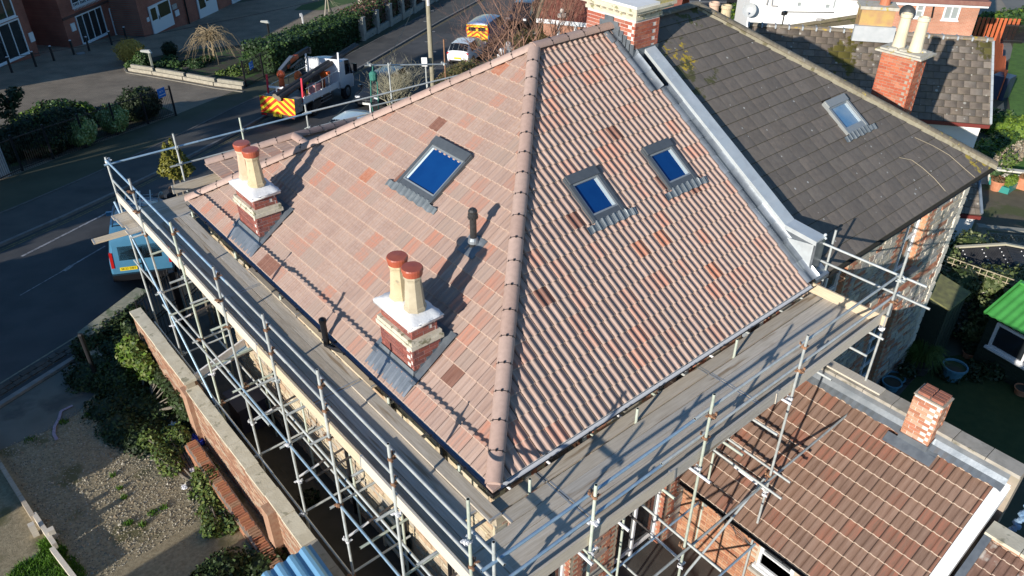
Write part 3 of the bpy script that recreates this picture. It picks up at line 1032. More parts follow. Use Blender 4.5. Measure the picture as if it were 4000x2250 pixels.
big = thing('chimney', 'big shared brick chimney on the ridge with a cream stone cornice and white top', 'chimney', (8.3, 5.7, 3.2))
bx0, bx1, by0, by1 = 7.93, 8.70, 4.98, 6.42
mb = MB(); mb.bx(bx0 + .01, bx1 - .01, by0 + .01, by1 - .01, 2.9, 4.13)
mb.obj('stack', mortar_w, big)
lst = []
sky_b = lambda O, u: (lambda c, z, l: z < (O + u * c).y * ky + .06 if (O + u * c).y < AP.y else z < (2 * AP.y - (O + u * c).y) * ky + .06)
for O, u, n, L, sd in ((V((bx0 + .01, by1, 2.95)), V((0, -1, 0)), V((-1, 0, 0)), by1 - by0, 31), (V((bx0, by0 + .01, 2.95)), V((1, 0, 0)), V((0, -1, 0)), bx1 - bx0, 32),
                       (V((bx1 - .01, by0, 2.95)), V((0, 1, 0)), V((1, 0, 0)), by1 - by0, 33), (V((bx1, by1 - .01, 2.95)), V((-1, 0, 0)), V((0, 1, 0)), bx1 - bx0, 34)):
    bricks(big, O, u, n, L, 2.95, 4.13, 'big_brick', [(.40, .12, .075), (.45, .15, .09), (.36, .105, .075), (.42, .16, .11), (.38, .10, .06)], skip=sky_b(O, u), seed=sd, out=lst)
lay(big, lst, 290, 'brick')
cs = mat('cornice_stone', (.50, .46, .36), (.60, .56, .45), 5, .9, .5, 30, c3=(.24, .24, .12), s3=6, t3=.58)
mb = MB()
mb.bx(bx0 - .03, bx1 + .03, by0 - .03, by1 + .03, 4.13, 4.20)
mb.bx(bx0 - .01, bx1 + .01, by0 - .01, by1 + .01, 4.20, 4.30)
mb.bx(bx0 - .18, bx1 + .22, by0 - .16, by1 + .18, 4.30, 4.36); mb.bx(bx0 - .23, bx1 + .27, by0 - .20, by1 + .22, 4.36, 4.42)
mb.obj('cornice', cs, big)
br_me = MB(); br_me.prism([(0, -.04, -.10), (0, -.04, 0), (0, .12, 0), (0, .12, -.03), (0, .06, -.06), (0, .02, -.10)], (.09, 0, 0)); brm = br_me.mesh('bracket', [cs])
for i in range(7): put('bracket', brm, big, frame(V((bx0, by1 - .12 - i * .19, 4.30)), V((0, -1, 0)), V((-1, 0, 0)), V((0, 0, 1))))
for i in range(4): put('bracket', brm, big, frame(V((bx0 + .08 + i * .19, by0, 4.30)), V((1, 0, 0)), V((0, -1, 0)), V((0, 0, 1))))
mb = MB(); mb.prism([(bx0 - .2, by0 - .17, 4.42), (bx1 - .25, by0 - .17, 4.42), (bx1 - .25, by1 + .2, 4.42), (bx0 - .2, by1 + .2, 4.42)], (0, 0, .05))
mb.obj('render_top', mat('white_render_top', (.80, .80, .80), (.74, .73, .70), 4, .9), big)
mb = MB(); mb.prism([(bx1 - .25, by0 - .17, 4.42), (bx1 + .25, by0 - .17, 4.42), (bx1 + .25, by1 + .2, 4.42), (bx1 - .25, by1 + .2, 4.42)], (0, 0, .046))
mb.obj('mossy_top', mat('lichen_slab', (.42, .38, .22), (.52, .42, .12), 7, .95, .6, 30, c3=(.20, .19, .10), s3=5), big)
sk = MB()
for k in range(7):
    ya = by0 - .02 + k * .11; zt = (ya + .10) * ky + .24
    sk.prism([(bx0 - .012, ya, ya * ky - .05), (bx0 - .012, ya + .13, (ya + .13) * ky - .05), (bx0 - .012, ya + .13, zt), (bx0 - .012, ya, zt)], (-.006, 0, 0))
sk.prism([(bx0 - .01, by0 - .012, 3.2), (bx1 + .02, by0 - .012, 3.2), (bx1 + .02, by0 - .012, 3.52), (bx0 - .01, by0 - .012, 3.52)], (0, -.006, 0))
for k, (ya, yb, zt) in enumerate(((5.45, 5.6, 4.0), (5.6, 5.86, 4.09), (5.86, 6.0, 3.98))):
    sk.prism([(bx0 - .014, ya, 3.7), (bx0 - .014, yb, 3.7), (bx0 - .014, yb, zt), (bx0 - .014, ya, zt)], (-.006 - .001 * k, 0, 0))
sk.obj('stepped_flashing', lead, big)

# ------------------------------------------------------------------ the other half of the pair, with old dark tiles
NX = 16.6
nbh = thing('house', 'neighbouring half of the pair under an old dark brown tiled hip roof spotted with lichen', 'house', (12.5, 5.68, gz(12.5, 5.6)))
OLD = [((.135, .115, .100), (.160, .138, .118)), ((.125, .108, .096), (.150, .130, .113)), ((.142, .122, .105), (.165, .140, .120)), ((.13, .112, .098), (.17, .142, .120))]
old_edge = mat('old_tile_edge', (.045, .040, .028), (.07, .06, .035), 20, .95)
old_var = []
fprof = flat_profile(.42)
def lichen(m, amount, s=22, col=(.42, .42, .40)):
    """pale round spots, an irregular scatter of lichen on the tile"""
    nt = m.node_tree; N = nt.nodes; L = nt.links; bs = N['Principled BSDF']
    src = bs.inputs['Base Color'].links[0].from_socket
    geo = N.new('ShaderNodeNewGeometry'); vo = N.new('ShaderNodeTexVoronoi'); vo.inputs['Scale'].default_value = s * .28; vo.inputs['Randomness'].default_value = 1
    L.new(geo.outputs['Position'], vo.inputs['Vector'])
    no = N.new('ShaderNodeTexNoise'); no.inputs['Scale'].default_value = .9; no.inputs['Detail'].default_value = 4; L.new(geo.outputs['Position'], no.inputs['Vector'])
    cr = N.new('ShaderNodeSeparateColor'); L.new(vo.outputs['Color'], cr.inputs[0])
    rad = N.new('ShaderNodeMath'); rad.operation = 'MULTIPLY'; rad.inputs[1].default_value = amount
    pw_ = N.new('ShaderNodeMath'); pw_.operation = 'POWER'; pw_.inputs[1].default_value = 3; L.new(cr.outputs[0], pw_.inputs[0]); L.new(pw_.outputs[0], rad.inputs[0])
    r2 = N.new('ShaderNodeMath'); r2.operation = 'MULTIPLY'; L.new(rad.outputs[0], r2.inputs[0]); L.new(no.outputs['Fac'], r2.inputs[1])
    lt = N.new('ShaderNodeMath'); lt.operation = 'LESS_THAN'; L.new(vo.outputs['Distance'], lt.inputs[0]); L.new(r2.outputs[0], lt.inputs[1])
    mx = N.new('ShaderNodeMix'); mx.data_type = 'RGBA'; L.new(lt.outputs[0], mx.inputs[0]); L.new(src, mx.inputs[6]); mx.inputs[7].default_value = tuple(col) + (1,)
    L.new(mx.outputs[2], bs.inputs['Base Color'])
def moss(m, scale, thr, col, gate=None):
    """moss and yellow lichen growing in patches"""
    nt = m.node_tree; N = nt.nodes; L = nt.links; bs = N['Principled BSDF']
    src = bs.inputs['Base Color'].links[0].from_socket
    geo = N.new('ShaderNodeNewGeometry'); no = N.new('ShaderNodeTexNoise'); no.inputs['Scale'].default_value = scale; no.inputs['Detail'].default_value = 8; no.inputs['Roughness'].default_value = .65
    L.new(geo.outputs['Position'], no.inputs['Vector']); fac = no.outputs['Fac']
    if gate:
        c, rad = gate
        d = N.new('ShaderNodeVectorMath'); d.operation = 'DISTANCE'; d.inputs[1].default_value = c; L.new(geo.outputs['Position'], d.inputs[0])
        mr = N.new('ShaderNodeMapRange'); mr.inputs[1].default_value = 0; mr.inputs[2].default_value = rad; mr.inputs[3].default_value = .3; mr.inputs[4].default_value = -.1; L.new(d.outputs['Value'], mr.inputs[0])
        ad = N.new('ShaderNodeMath'); ad.operation = 'ADD'; L.new(fac, ad.inputs[0]); L.new(mr.outputs[0], ad.inputs[1]); fac = ad.outputs[0]
    r = N.new('ShaderNodeValToRGB'); r.color_ramp.elements[0].position = thr; r.color_ramp.elements[1].position = thr + .04; L.new(fac, r.inputs[0])
    mx = N.new('ShaderNodeMix'); mx.data_type = 'RGBA'; L.new(r.outputs[0], mx.inputs[0]); L.new(src, mx.inputs[6]); mx.inputs[7].default_value = tuple(col) + (1,)
    L.new(mx.outputs[2], bs.inputs['Base Color'])
for i, (a, b) in enumerate(OLD):
    m = mat('old_tile_%d' % i, a, b, 7, .85, .35, 60, rnd=.10)
    lichen(m, .30); moss(m, 2.6, .72, (.42, .30, .03), ((9.25, 4.6, 3.1), 1.3)); moss(m, 1.8, .72, (.07, .07, .025), ((9.0, 4.4, 2.9), 2.0)); moss(m, 2.6, .70, (.07, .075, .02), ((10.2, 5.5, 3.7), 1.2))
    moss(m, 3.0, .62, (.40, .30, .05), ((16.4, .35, .2), 1.0))
    old_var.append(tile_mesh('roof_tile', fprof, .46, .020, [m, old_edge]))
NAP = V((NX - 5.72, 5.68, HZ))
mb = MB()
mb.poly([(8.55, .05, 0), (NX - .05, .05, 0), (NAP.x, NAP.y, HZ - .03), (8.55, AP.y, HZ - .03)])
mb.poly([(NX - .05, .05, 0), (NX - .05, HB - .05, 0), (NAP.x, NAP.y, HZ - .03)])
mb.poly([(NX - .05, HB - .05, 0), (8.55, HB - .05, 0), (8.55, AP.y, HZ - .03), (NAP.x, NAP.y, HZ - .03)])
nroof = mb.obj('roof', felt, nbh)
NW = (12.30, 13.18, 2.40, 3.34)
tiled(nroof, V((8.6, 0, 0)), u_rear, wr, [(0, 0), (NX - 8.6, 0), (NAP.x - 8.6, LR), (0, LR)], .42, .345, old_var, [4, 4, 3, 3], 300, holes=[(NW[0] - 8.6, NW[1] - 8.6, NW[2], NW[3])], seed=14, jitter=.005)
uh2 = V((0, 1, 0)); wh2 = V((-5.72, 0, HZ)).normalized()
tiled(nroof, V((NX, 0, 0)), uh2, wh2, [(0, 0), (HB, 0), (AP.y, LH)], .42, .345, old_var, [4, 4, 3, 3], 0, seed=15)
tiled(nroof, V((NX, HB, 0)), V((-1, 0, 0)), V((0, -(HB - AP.y), HZ)).normalized(), [(0, 0), (NX - 8.6, 0), (NX - 8.6, LR), (NX - NAP.x, LR)], .42, .345, old_var, [4, 4, 3, 3], 0, seed=16)
old_ridge = [mat('old_ridge_%d' % i, c, tuple(x * .7 for x in c), 12, .95, .5, 40, c3=k, s3=7, t3=.60) for i, (c, k) in enumerate([((.22, .19, .14), (.34, .33, .29)), ((.19, .165, .125), (.40, .31, .08)), ((.24, .21, .16), (.33, .32, .28))])]
NE = V((NX + .02, -.02, .04))
cap_line(nbh, NE, NAP + V((0, 0, .04)), .13, .45, old_ridge, clip=False, flatten=.62)
cap_line(nbh, V((8.72, AP.y, HZ + .04)), NAP + V((0, 0, .045)), .13, .45, old_ridge, clip=False, flatten=.62)
cap_line(nbh, V((NX + .02, HB + .02, .04)), NAP + V((0, 0, .04)), .13, .45, old_ridge, clip=False, flatten=.62)
mb = MB()     # bedding mortar along the hip
d = (NAP - NE)
for s in (-1, 1):
    nn = d.cross(V((0, 0, 1))).normalized() * s
    for k in range(30):
        a = NE + d * (k / 30); b = NE + d * ((k + 1) / 30)
        w_ = .15 + .02 * random.random()
        mb.prism([a + nn * .05 + V((0, 0, -.06)), a + nn * w_ + V((0, 0, -.10 + (.0 if s > 0 else .0))), a + nn * .11 + V((0, 0, .02))], b - a)
mb.obj('bedding_mortar', mat('old_bedding', (.27, .24, .17), (.33, .30, .22), 9, .95, .5, 40, c3=(.16, .14, .08), s3=5), nbh)
gutter(nbh, (8.75, -.045, -.06), (NX + .05, -.045, -.06), .056, black_p, mat('gutter_inside_mossy', (.03, .03, .025), rough=.8))
gutter(nbh, (NX + .045, -.05, -.06), (NX + .045, HB, -.06), .056, black_p, mat('gutter_inside_mossy', (.03, .03, .025)))
roof_window(nbh, O_rear, u_rear, wr, n_rear, NW, old=True)
mb = MB()     # a loose cable over the tiles
pts = [(13.4, 1.35), (13.75, 1.15), (13.9, .85), (14.0, .5), (14.02, .1)]
mb.path([V((x, b * wr.y, b * wr.z)) + n_rear * .04 for x, b in pts], .008, 5)
pts = [(14.5, 1.6), (14.9, 1.2), (15.2, .8), (15.35, .3), (15.45, .0)]
mb.path([V((x, b * wr.y, b * wr.z)) + n_rear * .04 for x, b in pts], .008, 5)
mb.obj('cable', mat('buff_cable', (.35, .30, .22), rough=.7), nbh)

NZ0 = -8.4
nopen = [(9.35, 10.45, -2.25, -.35), (13.05, 14.2, -2.25, -.35), (13.0, 14.2, -6.4, -3.5), (9.5, 10.6, -6.4, -3.6)]
mb = MB(); mb.bx(8.6, NX - .25, .55, 11.1, NZ0, -.06); pierced(mb, 8.35, NX - .25, .30, .55, NZ0, -.06, nopen)
mb.obj('wall', wall_core, nbh)
nb_st = [mat('mixed_rubble_%d' % i, c, tuple(x * .75 for x in c), 9, .95, .5, 45) for i, c in enumerate(
    [(.42, .40, .35), (.36, .35, .32), (.50, .46, .38), (.30, .29, .28), (.40, .30, .24), (.47, .44, .40), (.40, .19, .12), (.54, .49, .40)])]
def nq(x, z):
    for a, b, z0, z1 in nopen:
        if z0 - .06 < z < z1 + .2 and a - .32 < x < b + .32: return True
    return x > NX - .52 or -2.95 < z < -2.78
stones(nbh, V((8.6, .30, NZ0)), V((1, 0, 0)), V((0, -1, 0)), NX - .25 - 8.6, NZ0, -.14, nb_st, 295, lambda c, z, L: nq(c + 8.6, z), seed=22)
lst = []
def nbsk(c, z, L):
    x = c + 8.6
    if not nq(x, z) or x > NX - .5: return True
    return any(a < x + L / 2 and x - L / 2 < b and z0 < z < z1 for a, b, z0, z1 in nopen)
bricks(nbh, V((8.6, .30, -6.5)), V((1, 0, 0)), V((0, -1, 0)), 7.6, -6.5, -.2, 'nb_brick', [(.42, .17, .10), (.50, .22, .13), (.38, .14, .09), (.46, .25, .17)], skip=nbsk, out=lst)
lay(nbh, lst, 200, 'quoin_brick')
reveals(nbh, nopen, .30, .55, 'orange_brick', [(.56, .26, .14), (.60, .30, .17), (.50, .22, .12)])
stones(nbh, V((NX - .56, .285, NZ0)), V((1, 0, 0)), V((0, -1, 0)), .33, NZ0, -.14, [mat('pale_quoin', (.58, .54, .46), (.66, .62, .54), 8, .9, .3, 40)], 60, name='quoin_stone', hmin=.26, hmax=.34, lmin=.5, lmax=.6)
for i, (a, b, z0, z1) in enumerate(nopen):
    window(nbh, V((a, .47, z0)), V((1, 0, 0)), V((0, -1, 0)), b - a, z1 - z0, 1 if i < 2 else 5, 1, sill=False, fr=.07, pm=glassmat('sash_glass', (.06, .08, .07), .05))
    mb = MB(); mb.bx(a - .12, b + .12, .12, .5, z0 - .10, z0 - .005); mb.obj('window_sill', concrete, nbh)
# mirrored chimneys of that house
def plain_stack(parent, x0, x1, y0, y1, zb, zt, key, cols, pots, slabm, cap_n=150, e=.14):
    mb = MB(); mb.bx(x0 + .012, x1 - .012, y0 + .012, y1 - .012, zb, zt); ch = mb.obj('chimney', mortar_d, parent)
    lst = []
    bricks(ch, V((x0 + .012, y1, zb)), V((0, -1, 0)), V((-1, 0, 0)), y1 - y0, zb, zt, key, cols, out=lst, seed=41)
    bricks(ch, V((x0, y0 + .012, zb)), V((1, 0, 0)), V((0, -1, 0)), x1 - x0, zb, zt, key, cols, out=lst, seed=42)
    lay(ch, lst, cap_n, 'brick')
    lst = []
    bricks(ch, V((x1 - .012, y0, zb)), V((0, 1, 0)), V((1, 0, 0)), y1 - y0, zb, zt, key, cols, out=lst, seed=43)
    bricks(ch, V((x1, y1 - .012, zb)), V((-1, 0, 0)), V((0, 1, 0)), x1 - x0, zb, zt, key, cols, out=lst, seed=44)
    lay(ch, lst, 0, 'brick')
    s = MB(); s.bx(x0 - e, x1 + e, y0 - e, y1 + e, zt, zt + .05); s.bx(x0 - e * .4, x1 + e * .4, y0 - e * .4, y1 + e * .4, zt + .05, zt + .09)
    for k in range(9):
        s.ball((random.uniform(x0, x1), random.uniform(y0, y1), zt + .07), random.uniform(.08, .16), 7, 4, 0, (1, 1, .5))
    s.obj('cap_slab', slabm, ch)
    for (a, b, h, m, r) in pots:
        k = MB(); k.lathe((a, b, zt + .1), [(r * 1.12, 0), (r * 1.0, .25 * h), (r * .86, .88 * h), (r * 1.0, .9 * h), (r * 1.0, .97 * h), (r * .9, h), (r * .72, h), (r * .7, h - .2)], 18, capt=True)
        p = k.obj('chimney_pot', m, ch, smooth=False)
    return ch
slab_l = mat('lichen_cap', (.42, .40, .34), (.52, .49, .42), 8, .95, .7, 25, c3=(.46, .36, .06), s3=6, t3=.58)
cream_pot = mat('cream_pot', (.66, .56, .40), (.72, .64, .48), 3, .8, .2, 30)
plain_stack(nbh, 15.78, 16.32, 2.30, 3.26, .1, 2.36, 'orange_stack', [(.48, .13, .065), (.52, .16, .08), (.44, .115, .06), (.50, .19, .11)], [(16.05, 2.55, .85, cream_pot, .15), (16.05, 3.0, .85, cream_pot, .15)], slab_l, 170)
plain_stack(nbh, 15.75, 16.3, 8.15, 9.15, .1, 1.45, 'dark_stack', [(.20, .06, .04), (.24, .075, .05)], [(16.02, 8.42, .9, pot_buff, .17), (16.02, 8.88, .9, mat('pink_pot', (.56, .40, .30), (.62, .46, .34), 3, .8), .17)], mat('mossy_cap', (.12, .12, .07), (.34, .32, .24), 6, .95, .7, 20), 100)

# ------------------------------------------------------------------ the scaffold round two sides of the house
sc = thing('scaffold', 'tube and board scaffold with guard rails wrapped round the newly tiled house', 'scaffold', (-1, 4, gz(-1, 4)))
TR = .0242
TUBES = [galv, galv, tube_green, galv, tube_green]
def tube(name, p0, p1, m=None, mats=None, r=TR, ends=None):
    p0, p1 = V(p0), V(p1)
    mb = MB(); n = 10
    mb.tube(p0, p1, r, r, n, 0, cap=False)
    d = (p1 - p0).normalized()
    for p, s in ((p0, -1), (p1, 1)):       # open tube ends: a rim and a dark bore
        mb.tube(p - d * s * .06, p + d * s * .0, r * .80, r * .80, n, 1, cap=False)
        a = d.orthogonal().normalized(); b = d.cross(a)
        vs = []
        for rr in (r, r * .8):
            for i in range(n):
                t = 2 * math.pi * i / n; vs.append(p + (a * math.cos(t) + b * math.sin(t)) * rr)
        mb.add(vs, [(i, (i + 1) % n, n + (i + 1) % n, n + i) for i in range(n)], 0)
        mb.add([p - d * s * .06 + (a * math.cos(2 * math.pi * i / n) + b * math.sin(2 * math.pi * i / n)) * r * .8 for i in range(n)], [tuple(range(n))], 1)
    o = mb.obj(name, [m or random.choice(TUBES), dark], sc, fix=False)
    o.data.polygons.foreach_set('use_smooth', [len(p.vertices) == 4 for p in o.data.polygons])
    return o
def coupler_mesh(m):
    mb = MB()
    mb.tube((0, 0, -.028), (0, 0, .028), .036, .036, 10, cap=False); mb.tube((-.028, .06, 0), (.028, .06, 0), .036, .036, 10, cap=False)
    mb.box((0, .03, 0), (.05, .04, .05)); mb.box((.05, -.005, 0), (.05, .022, .03)); mb.box((-.045, .065, .04), (.03, .03, .05)); mb.tube((.045, -.02, 0), (.085, -.02, 0), .012, .012, 6)
    mb.box((.03, .09, .025), (.03, .05, .02)); mb.tube((-.02, .09, .03), (-.02, .09, .075), .009, .009, 6)
    return mb.mesh('coupler', [m], fix=True)
coup = [coupler_mesh(rust), coupler_mesh(galv), coupler_mesh(rust), coupler_mesh(tube_white), coupler_mesh(redpaint)]
def coupler(p, along, k=None):
    """clamp at p; along: direction of the rail"""
    x = V(along).normalized(); z = V((0, 0, 1)); y = z.cross(x).normalized()
    me = coup[k if k is not None else random.choices(range(4), [5, 3, 4, 1])[0]]
    if random.random() < .5: x, y = -x, -y
    put('coupler', me, sc, frame(V(p), x, y, z))

wood_cols = [((.40, .35, .28), (.50, .45, .38)), ((.44, .39, .32), (.54, .49, .42)), ((.34, .29, .225), (.44, .385, .31)), ((.46, .40, .32), (.54, .48, .395)), ((.42, .385, .335), (.52, .485, .43))]
wood = []
for i, (a, b) in enumerate(wood_cols):
    m = mat('deck_board_wood_%d' % i, a, b, 5, .85, .25, 40, rnd=.10, stretch=(.6, 9, 9), c3=(.27, .205, .14), s3=1.1, t3=.60); wood.append(m)
wood_new = mat('fresh_board_wood', (.50, .40, .28), (.58, .48, .34), 5, .8, .2, 40, rnd=.08, stretch=(.6, 10, 10))
wood_pale = mat('pale_board_wood', (.56, .50, .42), (.62, .57, .48), 5, .8, .2, 40, rnd=.06, stretch=(.6, 10, 10))
band = mat('board_end_band', (.42, .43, .43), rough=.5, metal=.4)
BM = {}
def board_mesh(L, m, w=.222, h=.038):
    k = (round(L, 2), m.name, w)
    if k in BM: return BM[k]
    mb = MB(); mb.box((L / 2, 0, 0), (L, w, h), None, 0)
    for x in (.022, L - .022): mb.box((x, 0, 0), (.03, w + .003, h + .003), None, 1)
    BM[k] = mb.mesh('deck_board', [m, band]); return BM[k]
def board(name, p0, p1, m=None, w=.222, side=None, wob=.004):
    """a board from p0 to p1 lying flat, or on edge when side is given"""
    p0, p1 = V(p0), V(p1); L = (p1 - p0).length
    x = (p1 - p0) / L
    z = V((0, 0, 1)) if side is None else V(side)
    y = z.cross(x).normalized(); z = x.cross(y)
    if side is None:
        y = (y + z * random.uniform(-.012, .012)).normalized(); z = x.cross(y)
    put(name, board_mesh(L, m or random.choice(wood), w), sc, frame(p0 + z * random.uniform(-wob, wob) * .5, x, y, z))
DZ = -.32
# left deck: boards along y
for c in range(4):
    x = -.22 - c * .228
    y = 11.5
    for y0, y1 in ((7.48, 11.38), (3.56, 7.46), (-.02 if c < 2 else -1.42, 3.54)):
        e = random.uniform(-.03, .03)
        board('deck_board', (x + random.uniform(-.005, .005), y0 + e * 0 + .005, DZ + random.uniform(-.004, .004)), (x + random.uniform(-.005, .005), y1 + e * .3, DZ + random.uniform(-.004, .004)))
board('deck_board', (-.22, -.31, DZ + .04), (-.22, 3.50, DZ + .038), wood[0])
# right deck: boards along x with a gap next to the inner board
ys = [-.115, -.385, -.613, -.841, -1.069, -1.297]
for c, y in enumerate(ys):
    cuts = [-.95 if c > 1 else -.10, .82, 4.70, 8.40]
    for a, b in zip(cuts[:-1], cuts[1:]):
        board('deck_board', (a + .006, y + random.uniform(-.006, .006), DZ + random.uniform(-.006, .006) - (.0 if c else .03)), (b - .006, y + random.uniform(-.006, .006), DZ + random.uniform(-.006, .006) - (.0 if c else .03)))
board('deck_board', (-1.05, -1.45, DZ - .25), (-2.1, -1.0, DZ - .3), wood_new)
board('deck_board', (-2.2, -1.42, DZ - .28), (-.9, -1.62, DZ - .27), wood[3]); board('deck_board', (-2.2, -1.66, DZ - .29), (-.9, -1.86, DZ - .28), wood[1])
# front deck along x beyond the far corner
for c in range(5):
    y = 12.42 - c * .228
    board('deck_board', (-1.5 + random.uniform(-.06, .06), y, DZ - .05), (1.9, y - .02, DZ - .05), wood[c % 5]); board('deck_board', (1.9, y - .02, DZ - .05), (5.7, y - .06, DZ - .05))
board('deck_board', (-2.22, 11.64, DZ - .08), (-.2, 11.50, DZ - .07), wood_new, .23)
# narrow pieces bridging by the wall
board('deck_board', (-.03, 3.2, DZ + .06), (-.03, 5.9, DZ + .06), wood_new, .15); board('deck_board', (-.03, 5.95, DZ + .05), (-.03, 8.1, DZ + .05), wood[2], .15)
# toe boards on edge
for y0, y1, m in ((9.1, 13.1, wood_pale), (5.35, 9.15, wood_pale), (1.75, 5.4, wood_new), (-2.1, 1.8, wood_pale)):
    board('toe_board', (-1.15 + random.uniform(-.012, .012), y0, -.185 + random.uniform(-.015, .015)), (-1.15 + random.uniform(-.012, .012), y1, -.185 + random.uniform(-.02, .02)), m, side=(-1, 0, .06))
for x0, x1, m in ((-1.0, 2.32, wood[3]), (2.2, 5.0, wood[4]), (4.9, 8.75, wood_pale)):
    board('toe_board', (x0, -1.44 + random.uniform(-.012, .012), -.185 + random.uniform(-.012, .012)), (x1, -1.44 + random.uniform(-.012, .012), -.185 + random.uniform(-.012, .012)), m, side=(0, -1, .06))
board('toe_board', (8.32, .10, -.19), (8.38, -1.55, -.20), wood_new, side=(-1, 0, 0))
board('toe_board', (.0, 12.62, -.2), (3.9, 12.55, -.2), wood[0], side=(0, -1, .05)); board('toe_board', (3.9, 12.56, -.2), (7.8, 12.5, -.2), wood[1], side=(0, -1, .05))

# standards
def gfoot(x, y): return gz(x, y)
XL = -1.19
left_y = [11.21, 8.81, 6.69, 4.63, 2.76, .80]
for y in left_y:
    top = random.uniform(.94, 1.04)
    tube('standard', (XL, y, gfoot(XL, y)), (XL, y, top))
    coupler((XL, y, .70), (0, 1, 0), 0); coupler((XL, y, .20), (0, 1, 0), 2); coupler((XL, y, -.42), (1, 0, 0)); coupler((XL, y, -2.0), (0, 1, 0))
    tube('standard', (-.08, y - .06, gfoot(0, y)), (-.08, y - .06, -.12), tube_green)
    # transoms under the deck and lower down
    tube('transom', (XL - .32, y + .05, -.40), (.18, y + .05, -.39)); tube('transom', (XL - random.uniform(.15, .4), y + .10, -2.07), (.12, y + .1, -2.06))
    tube('transom', (XL - random.uniform(.1, .35), y + .06, -3.98), (.12, y + .06, -3.97)); 
    ym = y - .95
    tube('transom', (XL - random.uniform(.10, .3), ym, -.405), (.12, ym, -.40)); tube('transom', (XL - .2, ym, -2.07), (.05, ym, -2.065), tube_black if random.random() < .4 else None)
    # braced white ended putlogs
    tube('transom', (XL, y + .08, -3.0), (XL + .5, y + .1, -2.96), tube_white); tube('transom', (XL + .5, y + .1, -2.955), (.1, y + .12, -2.9), tube_black)
    coupler((XL, y, -3.0), (1, 0, 0), 3); coupler((XL, y, -3.95), (0, 1, 0))
tube('standard', (XL, -1.0, gfoot(XL, -1)), (XL, -1.0, 1.47), tube_green); coupler((XL, -1.0, .72), (0, 1, 0), 3); coupler((XL, -1, .22), (0, 1, 0), 2)
tube('standard', (XL + .05, -1.41, gfoot(XL, -1.4)), (XL + .05, -1.41, 1.05)); coupler((XL + .05, -1.41, .22), (1, 0, 0), 2); coupler((XL + .05, -1.41, -.42), (1, 0, 0), 4)
tube('standard', (-1.12, 13.28, gfoot(-1.1, 13.3)), (-1.12, 13.28, .78), rust if False else galv); coupler((-1.12, 13.28, .66), (0, 1, 0), 3)
YR = -1.50
for x, top in ((.49, .93), (2.89, 1.10), (5.36, .95), (8.46, 1.31)):
    tube('standard', (x, YR, gfoot(x, YR) if x < 8 else -1.75), (x, YR, top), tube_green if x < 3 else galv)
    coupler((x, YR, .70), (1, 0, 0)); coupler((x, YR, .22), (1, 0, 0)); coupler((x, YR, -.42), (0, 1, 0), 3); coupler((x, YR, -2.35), (1, 0, 0))
for x in (.48, 2.8, 5.42):
    tube('standard', (x, -.24, gfoot(x, 0)), (x, -.24, -.02 + (.1 if x > 5 else 0)), tube_green)
tube('standard', (8.72, .02, -2), (8.72, .02, 1.0), galv)
for x, z in ((.50, .98), (2.22, .95), (4.08, .85)):
    tube('standard', (x, 13.2, gz(x, 13.2)), (x, 13.15, z)); coupler((x, 13.2, .58), (1, 0, 0), 1); coupler((x, 13.2, .15), (1, 0, 0), 1)
# guard rails
def rail(p0, p1, cut=(), m=None, jog=.05):
    p0, p1 = V(p0), V(p1)
    ts = [0] + list(cut) + [1]
    for a, b in zip(ts[:-1], ts[1:]):
        tube('guard_rail', p0 + (p1 - p0) * a, p0 + (p1 - p0) * b, m)
rail((-1.12, 13.34, .69), (-1.10, 6.3, .70), (), galv_b); rail((-1.11, 6.42, .74), (-1.09, -1.55, .72), (.52,), galv)
rail((-1.13, 13.2, .21), (-1.12, 10.1, .21), (), galv); rail((-1.11, 11.4, .22), (-1.11, 4.2, .20), (), galv); rail((-1.12, 4.6, .24), (-1.11, -1.6, .22), (), galv)
rail((-1.35, -1.43, .70), (3.05, -1.42, .70), (), galv_b); rail((2.6, -1.44, .75), (8.75, -1.42, .70), (.55,), galv)
rail((-1.4, -1.44, .21), (2.1, -1.43, .22), (), galv_b); rail((1.95, -1.44, .26), (8.85, -1.44, .22), (.6,), galv)
rail((8.56, .22, .70), (8.62, -1.95, .70), (), galv); rail((8.66, .30, .25), (8.70, -2.1, .25), (), galv)
coupler((8.62, -1.45, .70), (0, 1, 0), 1)
rail((-1.2, 13.25, .60), (4.2, 13.1, .60), (.42,), galv_b); rail((4.0, 13.12, .62), (9.6, 12.95, .58), (), galv)
rail((.25, 13.22, .12), (4.3, 13.12, .12), (), galv); rail((4.2, 13.14, .14), (8.6, 13.0, .10), (), galv)
# ledgers along the side passage and diagonal braces
tube('ledger', (-1.21, 7.4, -2.0), (-1.21, -1.8, -2.02), galv_b); tube('ledger', (-1.21, 13.2, -2.05), (-1.21, 7.3, -1.98), galv)
tube('ledger', (-.12, 12, -4.2), (-.12, 5.2, -4.2), galv); tube('ledger', (-.12, 5.3, -4.22), (-.12, .2, -4.22), galv_b)
tube('ledger', (-1.23, 13, -3.9), (-1.23, 6, -3.92), galv); tube('ledger', (-1.23, 6.1, -3.94), (-1.23, -1.5, -3.95), rust if False else galv)
tube('ledger', (-1.0, 6.2, -1.56), (-1.0, -.4, -1.56), galv)
tube('brace', (-1.25, 11.3, -2.4), (-1.25, 5.4, -2.05), galv); tube('brace', (-1.26, 13.1, -.3), (-1.26, 8.3, -4.6), galv_b)
tube('ledger', (-1.0, YR - .05, -2.35), (8.6, YR - .05, -2.35), galv); tube('ledger', (-.5, YR - .05, -4.3), (5.4, YR - .05, -4.3), galv_b)
tube('ledger', (.2, -.20, -4.2), (5.3, -.20, -4.2), galv_b)
tube('brace', (.6, YR + .05, -4.6), (5.3, YR + .05, -2.4), galv)
